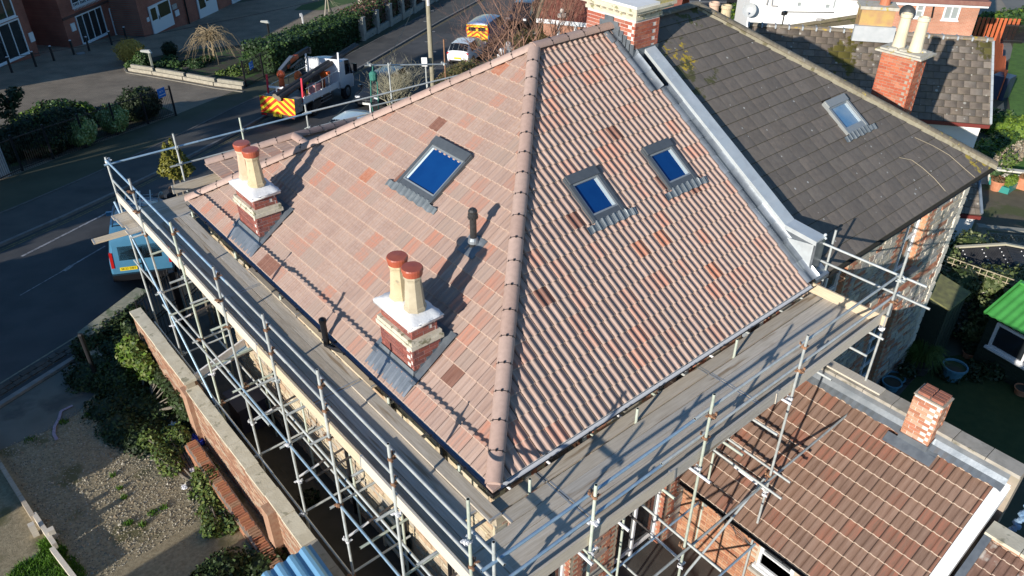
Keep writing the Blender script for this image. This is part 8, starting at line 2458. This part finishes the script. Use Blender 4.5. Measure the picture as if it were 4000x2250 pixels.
# loose stones over the gravel
g = np.random.default_rng(8); mb = MB(); cnt = 0
A_, B_, C_, D_ = at(0, 1760), at(520, 1480), at(1000, 1900), at(330, 2300)
gm = [mat('loose_stone_%d' % i, c, rough=.95) for i, c in enumerate([(.30, .27, .20), (.22, .20, .15), (.40, .37, .30), (.26, .21, .14)])]
while cnt < 9000:
    u_, v_ = g.uniform(0, 1, 2); p = (A_ * (1 - u_) + B_ * u_) * (1 - v_) + (D_ * (1 - u_) + C_ * u_) * v_
    s = g.uniform(.012, .035) * (1.8 if g.random() < .03 else 1); z = gz(p.x, p.y); a = g.uniform(0, 6.28); ca, sa = math.cos(a) * s, math.sin(a) * s
    mb.add([(p.x + ca, p.y + sa, z), (p.x - sa, p.y + ca * .8, z), (p.x - ca, p.y - sa, z), (p.x + sa, p.y - ca * .8, z), (p.x + g.normal() * s * .3, p.y + g.normal() * s * .3, z + s * .9)], [(0, 1, 4), (1, 2, 4), (2, 3, 4), (3, 0, 4)], int(g.integers(0, 4))); cnt += 1
o = mb.obj('loose_gravel', gm, fix=False); o['kind'] = 'stuff'; o['label'] = 'loose stones scattered over the vacant lot'

# ------------------------------------------------------------------ gardens on the right
sh = thing('shed', 'dark green boarded garden shed with a bright green corrugated roof', 'shed', V((18.5, -2.6, gz(18, -2.6))))
zr_ = -5.0
s0 = onplane(3852, 1226, 2, zr_); s1 = onplane(4000, 1306, 2, zr_); ed = (s1 - s0); ed.z = 0; ed.normalize(); iv = V((-ed.y, ed.x, 0)); iv = iv if iv.dot(s0 - CAM) > 0 else -iv
EL, DEP, RS = 3.2, 1.5, .62
K = 84; mb = MB()
for i in range(K):
    f = lambda j: .03 * (1 if (j % 6) in (1, 2) else (0 if (j % 6) in (4, 5) else .5))
    a0 = s0 + ed * (EL * i / K) + V((0, 0, f(i))); a1 = s0 + ed * (EL * (i + 1) / K) + V((0, 0, f(i + 1))); up = iv * DEP + V((0, 0, RS))
    mb.quad(a0, a1, a1 + up, a0 + up); mb.quad(a0, a1, a1 - V((0, 0, .02)), a0 - V((0, 0, .02)))
gr = mat('green_corrugated', (.055, .27, .055), (.07, .32, .07), 3, .4, .05, 20)
mb.obj('roof', gr, sh, fix=False)
mb = MB(); mb.bar(s0 + iv * DEP + V((0, 0, RS + .03)), s0 + ed * EL + iv * DEP + V((0, 0, RS + .03)), .36, .06); mb.bar(s0 - ed * .05, s0 - ed * .05 + iv * DEP + V((0, 0, RS)), .06, .12); mb.prism([s0 + iv * DEP + V((0, 0, RS)), s0 + ed * EL + iv * DEP + V((0, 0, RS)), s0 + ed * EL + iv * 2 * DEP, s0 + iv * 2 * DEP], (0, 0, .02)); mb.obj('ridge_cap', gr, sh)
zg = gz(18.2, -2) - .1
gbd = mat('dark_green_board', (.018, .030, .020), (.026, .042, .028), 6, .7, .2, 30, rnd=.15, stretch=(3, 3, 3))
def boards(P, d, n, L, z0, z1, skip=None, hgt=.12):
    z = z0
    while z < z1 - .01:
        segs = [(0, L)]
        if skip and skip[2] < z + hgt and z < skip[3]: segs = [(0, skip[0]), (skip[1], L)]
        for a, b in segs:
            if b - a > .02:
                c = P + d * ((a + b) / 2) + V((0, 0, z + hgt / 2 - P.z)) + n * .012; mb = MB(); mb.box(c, (b - a, .022, hgt - .006), Matrix((d, (n + V((0, 0, .12))).normalized(), V((0, 0, 1)))).transposed()); mb.obj('cladding_board', gbd, sh)
        z += hgt
f0 = s0 + iv * .14 + ed * .1; mb = MB(); q = [f0, f0 + ed * (EL - .2), f0 + ed * (EL - .2) + iv * 2.6, f0 + iv * 2.6]; mb.prism([(p.x, p.y, zg) for p in q], (0, 0, zr_ - zg - .02)); mb.obj('wall', gbd, sh)
wz0, wz1 = zr_ - 1.0, zr_ - .12
boards(V((f0.x, f0.y, zg)), ed, -iv, EL - .2, zg, zr_ - .03, (.25, 2.3, wz0, wz1)); boards(V(((f0 + iv * 2.6).x, (f0 + iv * 2.6).y, zg)), -iv, -ed, 2.6, zg, zr_ - .03)
window(sh, V((f0.x, f0.y, wz0)) + ed * .25 - iv * .03, ed, -iv, 2.05, wz1 - wz0, 0, 1, fr=.08)
# small green cupboard against the stone wall
cp = thing('garden_store', 'tall narrow mossy dark green timber store against the stone house', 'cupboard', V((17.6, .2, gz(17, .2))))
mb = MB(); mb.bx(16.75, 18.0, -.15, .75, gz(17, 0) - .1, -4.5); mb.obj('carcass', gbd, cp)
for k in range(5): mb = MB(); mb.bx(16.78 + k * .245, 16.99 + k * .245, -.19, -.155, gz(17, 0), -4.55); mb.obj('door_board', gbd, cp)
mb = MB(); mb.prism([(16.7, -.25, -4.55), (18.08, -.25, -4.55), (18.08, .8, -4.35), (16.7, .8, -4.35)], (0, 0, .05)); mb.obj('roof', mat('mossy_board', (.20, .20, .08), (.12, .12, .06), 5, .95), cp)
# ivy-clad bank with sunny patch, trellis fence
bush('ivy', 'big variegated ivy bush in the garden below the trellis, partly sunlit', 'ivy', V((20.5, .6, gz(20, .6))), [((random.uniform(-1.7, 2.0), random.uniform(-1.6, 1.3), random.uniform(.4, 1.7)), (random.uniform(.6, 1.0), random.uniform(.6, .9), random.uniform(.5, .8))) for _ in range(20)], 17000, .085, leafset('garden_ivy', [(.05, .075, .022), (.09, .12, .04), (.16, .18, .08), (.035, .055, .018)]), seed=121)
mb = MB(); p = at(3765, 1120, 1.5); mb.tube(p - V((0, 0, 1.7)), p + V((0, 0, .02)), .42, .40, 14); tag(mb.obj('tree_stump', mat('pale_cut_wood', (.36, .31, .24), (.28, .24, .19), 8, .9)), 'pale sawn stump top in the sunny patch of ivy', 'stump')
tf_ = thing('trellis_fence', 'weathered board fence topped with square trellis behind the ivy', 'fence', at(3660, 1040))
ta, tb_ = onplane(3655, 985, 2, -4.75), onplane(4010, 1110, 2, -4.75); td = (tb_ - ta); td.z = 0; TL = td.length; td.normalize(); tn = V((td.y, -td.x, 0))
R = Matrix((td, tn, V((0, 0, 1)))).transposed(); tm = mat('weathered_trellis', (.40, .35, .24), (.32, .28, .19), 8, .9)
for k in range(int(TL / .2) + 1):
    p = ta + td * (k * .2); mb = MB(); mb.box((p.x, p.y, -4.95), (.025, .02, .42), R); mb.obj('trellis_slat', tm, tf_)
for k in range(3):
    p = ta + td * TL / 2; mb = MB(); mb.box((p.x, p.y, -5.12 + k * .18), (TL, .022, .025), R); mb.obj('trellis_rail', tm, tf_)
for k in range(int(TL / .15)):
    p = ta + td * (k * .15 + .07); mb = MB(); mb.box((p.x, p.y, -6.15), (.14, .02, 1.9), R); mb.obj('fence_board', wood[k % 5], tf_)
# black corrugated outbuilding
bk = thing('outbuilding', 'black ribbed roof with pale fixings and a cream ridge beyond the trellis', 'outbuilding', V((23.5, 1.5, gz(23, 1))))
r0, r1 = onplane(3730, 971, 2, -5.0), onplane(3926, 959, 2, -5.0); rdir = (r1 - r0); rdir.z = 0; RL = rdir.length; rdir.normalize(); rn = V((rdir.y, -rdir.x, 0)); rn = rn if rn.dot(CAM - r0) > 0 else -rn
bkm = mat('black_ribbed', (.018, .018, .02), (.03, .03, .032), 4, .5); K = 60; mb = MB()
dn = rn * 2.0 + V((0, 0, -.85)); hipv = rdir * 1.6 + rn * 1.2 + V((0, 0, -.85))
for i in range(K):
    f = lambda j: .02 if j % 2 else 0
    a0, a1 = r0 + rdir * (RL * i / K) + V((0, 0, f(i))), r0 + rdir * (RL * (i + 1) / K) + V((0, 0, f(i + 1))); mb.quad(a0, a1, a1 + dn, a0 + dn)
K = 40
for i in range(K):
    f = lambda j: .02 if j % 2 else 0
    a0, a1 = r1 + dn * (i / K) + V((0, 0, f(i))), r1 + dn * ((i + 1) / K) + V((0, 0, f(i + 1))); mb.quad(a0, a1, a1 + rdir * 2.2 + V((0, 0, -.55)), a0 + rdir * 2.2 + V((0, 0, -.55)))
bo = mb.obj('roof', bkm, bk, fix=False)
mb = MB(); mb.bar(r0 + V((0, 0, .06)), r1 + V((0, 0, .06)), .10, .06); mb.bar(r1 + V((0, 0, .06)), r1 + rdir * 2.2 + V((0, 0, -.49)), .12, .06); mb.obj('ridge_strip', mat('cream_strip', (.50, .46, .34), rough=.8), bk)
mb = MB()
for s in (.12, .5, .85):
    for k in range(16): mb.ball(r0 + rdir * (RL * s + .0) + dn * (k / 15) + V((0, 0, .04)), .022, 5, 3)
for s in (.25, .7):
    for k in range(12): mb.ball(r1 + rdir * (2.2 * s) + V((0, 0, -.55 * s + .04)) + dn * (k / 12), .022, 5, 3)
o = mb.obj('roof_fixing', white_p, bk); o['kind'] = 'stuff'
mb = MB(); q = [r0 + dn, r1 + dn, r1 + rdir * 2, r0 + rdir * .1]; mb.prism([(p.x, p.y, -7.3) for p in q], (0, 0, 1.4)); mb.obj('wall', mat('dark_boards', (.06, .05, .04)), bk)
# patterned block walls
def block_wall(lab, A, B, h, m, dark_):
    t = thing('garden_wall', lab, 'wall', A); d = (B - A); d.z = 0; L = d.length; d.normalize(); n = V((d.y, -d.x, 0)); n = n if n.dot(CAM - A) > 0 else -n; R = Matrix((d, n, V((0, 0, 1)))).transposed()
    z = A.z
    mb = MB(); mb.box(A + d * L / 2 + V((0, 0, .12)), (L, .2, .3), R); mb.box(A + d * L / 2 + V((0, 0, h)), (L, .26, .08), R); mb.obj('coping', m, t)
    k = int(L / .3)
    for i in range(k):
        c = A + d * (i + .5) * .3 + V((0, 0, h * .57)); mb = MB(); w = .28
        for s in (-1, 1): mb.box(c + d * s * .135, (.02, .1, w), R); mb.box(c + V((0, 0, s * .135)), (w, .1, .02), R)
        for a in (.785, -.785): mb.box(c, (.38, .08, .025), R @ Matrix.Rotation(a, 3, 'Y'))
        mb.box(c, (.09, .09, .09), R); mb.obj('screen_block', m, t)
    for s in (0, 1):
        mb = MB(); mb.box(A + d * L * s + V((0, 0, h * .52)), (.3, .3, h * 1.1), R); mb.obj('pier', m, t)
blk = mat('grey_screen_block', (.24, .24, .20), (.30, .29, .25), 6, .9); blw = mat('pale_screen_block', (.52, .50, .44), (.60, .58, .52), 6, .9)
block_wall('shaded grey screen block wall behind the black ribbed roof', at(3805, 960), at(4040, 975), .85, blk, True)
block_wall('sunlit pale screen block wall behind the terracotta pots', at(3840, 715), at(4080, 735), .75, blw, False)
# pots
def pot_plant(name, lab, px, py, r, h, m, plant=None, ph=.4, n=500, trough=None, seed=1):
    p = at(px, py); t = thing(name, lab, 'plant pot', p); mb = MB()
    if trough: mb.bx(p.x - trough[0], p.x + trough[0], p.y - trough[1], p.y + trough[1], p.z, p.z + h)
    else: mb.lathe(p, [(r * .72, 0), (r * .95, h * .86), (r * 1.06, h * .87), (r * 1.06, h), (r * .93, h), (r * .9, h * .9)], 16, capt=False); mb.lathe(p + V((0, 0, h * .88)), [(r * .9, 0), (.001, .01)], 16, 1)
    mb.obj('pot', [m, soil], t)
    if plant: leaf_object('leaves', [(p + V((0, 0, h + ph * .5)), (r * 1.1 if not trough else trough[0], r * 1.1 if not trough else trough[1], ph * .6))], n, .07, plant, t, surf=.3, seed=seed, lenk=2.4)
tc = mat('terracotta', (.46, .18, .09), (.52, .23, .13), 6, .85); teal = mat('teal_plastic', (.04, .25, .22), rough=.4); bpl = mat('blue_tub', (.10, .26, .36), (.08, .2, .28), 4, .4)
pot_plant('plant_pot', 'terracotta pot standing in front of the others on the patio', 3888, 742, .30, .48, tc, leafset('dry_leaf', [(.16, .09, .04), (.12, .08, .04)]), .1, 120, seed=1)
pot_plant('plant_pot', 'terracotta pot with a tall spindly plant behind the front pot', 3905, 715, .33, .42, tc, ivy_b, 1.1, 260, seed=2)
pot_plant('plant_pot', 'round teal pot with a leafy plant, left of the terracotta pots', 3872, 717, .27, .36, teal, hedge_m, .35, 420, seed=3)
pot_plant('trough', 'long teal trough of green plants right of the terracotta pots', 3935, 742, .3, .30, teal, lime_m, .35, 520, (.5, .2), seed=4)
pot_plant('plant_pot', 'square terracotta planter at the right edge by the pale wall', 3992, 735, .3, .5, tc, leafset('dry_leaf', [(.16, .09, .04)]), .2, 160, (.25, .25), seed=5)
pot_plant('tub', 'blue grey tub on the shaded lawn left of the brick chimney pot', 3712, 1478, .34, .5, bpl, seed=6)
pot_plant('plant_pot', 'spiky green grass clump in a dark pot below the stone wall', 3580, 1452, .35, .4, mat('dark_pot', (.03, .03, .03), rough=.6), None, seed=7)
mb = MB(); p = at(3580, 1452); rr = random.Random(2)
for k in range(420):
    a = rr.uniform(0, 6.28); L = rr.uniform(.4, .8); q = p + V((0, 0, .4)); e = q + V((math.cos(a) * L * .6, math.sin(a) * L * .6, rr.uniform(.25, .6))); e2 = e + V((math.cos(a) * L * .4, math.sin(a) * L * .4, -rr.uniform(.05, .3))); mb.path([q, e, e2], [.009, .007, .002], 3)
tag(mb.obj('ornamental_grass', leafset('spiky_grass', [(.07, .12, .025)])[0], fix=False), 'spiky fountain of green grass blades below the stone wall', 'plant')
for k, (px, py, r, lab) in enumerate(((3490, 1500, .26, 'empty blue bowl pot nearest the stone wall'), (3528, 1490, .24, 'dark leafy pot beside the blue bowl'), (3545, 1445, .2, 'teal pot behind the grass clump'), (3475, 1520, .27, 'second shallow blue tub by the french door'), (3780, 1395, .2, 'small terracotta pot in the dark border by the shed'), (3872, 1450, .24, 'brown pot at the foot of the green shed'), (3985, 1540, .22, 'terracotta pot at the right edge of the dark lawn'), (3545, 1480, .16, 'small white pot by the grass clump'))):
    pot_plant('plant_pot', lab, px, py, r, r * 1.1, [bpl, mat('dark_pot', (.03, .03, .03)), teal, bpl, tc, mat('brown_pot', (.20, .13, .08), rough=.7), tc, white_p][k], dark_m if k in (1, 2, 4) else None, .3, 240, seed=30 + k)
bush('shrub', 'straggling silver green shrub in the dark border', 'shrub', at(3730, 1300), [((0, 0, .6), (.5, .5, .5)), ((.5, .2, .9), (.4, .4, .4)), ((-.3, .3, .4), (.5, .4, .35))], 2600, .07, leafset('silver_leaf', [(.06, .08, .06), (.09, .11, .09), (.04, .055, .04)]), seed=131, core=False)
bush('shrub', 'dim low plants along the border in front of the green shed', 'shrub', at(3830, 1440), [((k * .6 - 1.2, -.4 * k + .4, .2), (.45, .4, .3)) for k in range(5)], 2400, .08, dark_m, seed=132, core=False)
bush('shrub', 'dim ferny plants by the green store at the foot of the stone wall', 'shrub', at(3610, 1310), [((0, 0, .3), (.5, .5, .35)), ((.6, -.3, .2), (.4, .4, .25))], 1700, .08, dark_m + hedge_m[:1], seed=133, core=False)
# right hand edge: orange fence, bin, bank of shrubs, lawn tufts
of = thing('fence', 'orange stained board fence beyond the tiled house verge', 'fence', at(3880, 330))
ma = mat('orange_fence', (.50, .12, .04), (.44, .10, .035), 5, .7, rnd=.1)
fa, fb = at(3868, 225), at(3895, 395); dd = (fb - fa); dd.z = 0; FL = dd.length; dd.normalize(); fbm = MB(); fbm.box((0, 0, .8), (.13, .03, 1.7)); fme = fbm.mesh('fence_board', [ma])
for k in range(min(int(FL / .14), 140)):
    p = fa + dd * (k * .14); put('fence_board', fme, of, frame(V((p.x, p.y, gz(p.x, p.y) + .15 * math.sin(k * .3))), dd, V((-dd.y, dd.x, 0)), V((0, 0, 1))))
of2 = thing('fence', 'short orange slatted fence beside the brick house corner', 'fence', at(3820, 160)); fa = at(3800, 158)
for k in range(10):
    mb = MB(); p = fa + fd * (k * .28) ; mb.box((p.x, p.y, p.z + .8), (.18, .05, 1.6), Matrix((fd, fn, V((0, 0, 1)))).transposed()); mb.obj('fence_board', ma, of2)
p = at(3895, 380); mb = MB(); mb.prism([(p.x - .45, p.y - .45, p.z), (p.x + .45, p.y - .45, p.z), (p.x + .45, p.y + .45, p.z), (p.x - .45, p.y + .45, p.z)], (0, 0, 1.3)); tag(mb.obj('water_butt', mat('navy_plastic', (.03, .045, .09), rough=.4)), 'dark blue box bin at the foot of the orange fence', 'bin')
for k, (px, py, bl, m_, lab, nn_) in enumerate(((3890, 520, [((0, i * 1.1 - 2.2, .5), (.8, .8, .7)) for i in range(5)], lime_m + hedge_m[1:2], 'bright green bank of plants under the grey verge', 6000), (3850, 620, [((i * .9 - .9, 0, .4), (.7, .7, .5)) for i in range(4)], lime_m + hedge_m[1:3], 'leafy green plants at the corner of the white walled house', 4500), (3940, 640, [((i * .8 - .8, .2, .25), (.6, .5, .35)) for i in range(4)], leafset('dry_straw', [(.36, .29, .20), (.28, .22, .16), (.42, .36, .26)]), 'dry pale stalks along the lawn edge', 2400), (3860, 130, [((i * 1.6, -i * .6, .6), (1.4, 1.2, .9)) for i in range(5)], hedge_m[1:] + lime_m[:1], 'green hedge by the street behind the tiled house', 6000), (2830, 105, [((i * 1.1, -.3 * i, .7), (1.1, .9, .9)) for i in range(5)], lime_m[1:] + hedge_m[2:], 'bright green bush at the foot of the white house wall', 6000))):
    bush('shrub', lab, 'shrub', at(px, py), bl, nn_, .10 if k < 3 else .16, m_, seed=140 + k, core=k != 2)
rl = thing('railing', 'black street railings at the top right beyond the lawn', 'railing', at(3920, 165))
bm_ = MB(); bm_.tube((0, 0, 0), (0, 0, 1.3), .02, n=4); bar = bm_.mesh('bar', [iron]); a, b = at(3905, 168), at(3990, 172)
for k in range(24): p = a + (b - a) * (k / 23); put('bar', bar, rl, Matrix.Translation(p))
for z in (.2, 1.2): mb = MB(); mb.bar(a + V((0, 0, z)), b + V((0, 0, z)), .04, .05); mb.obj('rail', iron, rl)

# ------------------------------------------------------------------ two people looking up by the far corner of the scaffold
def person(p, yaw, label, hair_m, top_m, hi=1.72, hat=False):
    t = thing('person', label, 'person', p, yaw)
    me = bpy.data.meshes.new('body'); k = hi / 1.75
    J = [((0, 0, .95), .15), ((0, 0, 1.12), .145), ((0, 0, 1.30), .16), ((0, 0, 1.45), .11), ((0, -.01, 1.52), .06), ((.0, .02, 1.60), .075), ((.0, .03, 1.68), .09),
         ((.10, 0, .92), .10), ((.12, .02, .50), .068), ((.12, -.03, .09), .045), ((.12, .10, .04), .04),
         ((-.10, 0, .92), .10), ((-.12, .02, .50), .068), ((-.12, -.03, .09), .045), ((-.12, .10, .04), .04),
         ((.20, 0, 1.41), .07), ((.27, -.02, 1.15), .048), ((.24, .14, .95), .036), ((.22, .20, .88), .038),
         ((-.20, 0, 1.41), .07), ((-.27, -.02, 1.15), .048), ((-.24, .14, .95), .036), ((-.22, .20, .88), .038)]
    E = [(0, 1), (1, 2), (2, 3), (3, 4), (4, 5), (5, 6), (0, 7), (7, 8), (8, 9), (9, 10), (0, 11), (11, 12), (12, 13), (13, 14), (3, 15), (15, 16), (16, 17), (17, 18), (3, 19), (19, 20), (20, 21), (21, 22)]
    me.from_pydata([tuple(c * k for c in q) for q, r in J], E, [])
    o = bpy.data.objects.new('body', me); COL.objects.link(o); o.parent = t; WM[o.name] = WM[t.name]
    sk = o.modifiers.new('skin', 'SKIN')
    for i, (q, r) in enumerate(J): me.skin_vertices[0].data[i].radius = (r * k, r * k)
    me.skin_vertices[0].data[0].use_root = True
    ss = o.modifiers.new('smooth', 'SUBSURF'); ss.levels = 2; ss.render_levels = 2
    me.materials.append(top_m)
    skin = mat('skin', (.52, .30, .22), rough=.55)
    mb = MB(); mb.ball((0, .03 * k, 1.66 * k), .1 * k, 14, 10, 0, (.82, .98, 1.2)); mb.prism([(-.014, .12 * k, 1.63 * k), (.014, .12 * k, 1.63 * k), (0, .12 * k, 1.69 * k)], (0, .03, -.01))
    for s in (-1, 1): mb.ball((s * .083 * k, .02, 1.66 * k), .024, 6, 4, 0, (.5, .8, 1.2))
    h = mb.obj('head', skin, t, local=True, smooth=True)
    mb = MB()
    for s in (-1, 1): mb.ball((s * .032, .118 * k, 1.685 * k), .011, 6, 4)
    mb.box((0, .122 * k, 1.595 * k), (.045, .01, .008)); mb.obj('eyes_and_mouth', ink, h, local=True)
    mb = MB(); mb.ball((0, .012 * k, 1.70 * k), .105 * k, 14, 8, 0, (.86, 1.0, 1.02)); mb.obj('hat' if hat else 'hair', hair_m, h, local=True, smooth=True)
    # five-fingered hands, slightly curled
    mb = MB()
    for s in (-1, 1):
        c = V((s * .22, .22, .86)) * k
        for f in range(4): q = c + V((s * (.02 - .014 * f), .02, 0)); mb.path([q, q + V((0, .035, -.03)), q + V((0, .03, -.065 + .006 * f))], [.010, .009, .007], 5)
        mb.path([c + V((-s * .025, 0, .01)), c + V((-s * .045, .02, -.02)), c + V((-s * .035, .035, -.045))], [.011, .010, .008], 5)
    mb.obj('hands', skin, t, local=True)
    return t
pk_ = mat('pattern_hat', (.55, .56, .50), (.06, .07, .06), 34, .9)
d1 = at(628, 752, 1.72); d2 = at(648, 745, 1.72)
p1 = V((d1.x, d1.y, gz(d1.x, d1.y))); p2 = V((d2.x, d2.y, gz(d2.x, d2.y))) + V((.22, .06, 0))
person(p1, 2.6, 'person in a black and white patterned hat and dark coat by the far scaffold corner', pk_, mat('dark_coat', (.018, .02, .024), (.03, .034, .036), 8, .9), 1.70, True)
person(p2, 2.2, 'person with short brown hair and dark jacket beside the one in the patterned hat', mat('brown_hair', (.11, .065, .04), (.15, .09, .06), 20, .8), mat('dark_jacket', (.02, .022, .03), rough=.85), 1.76)
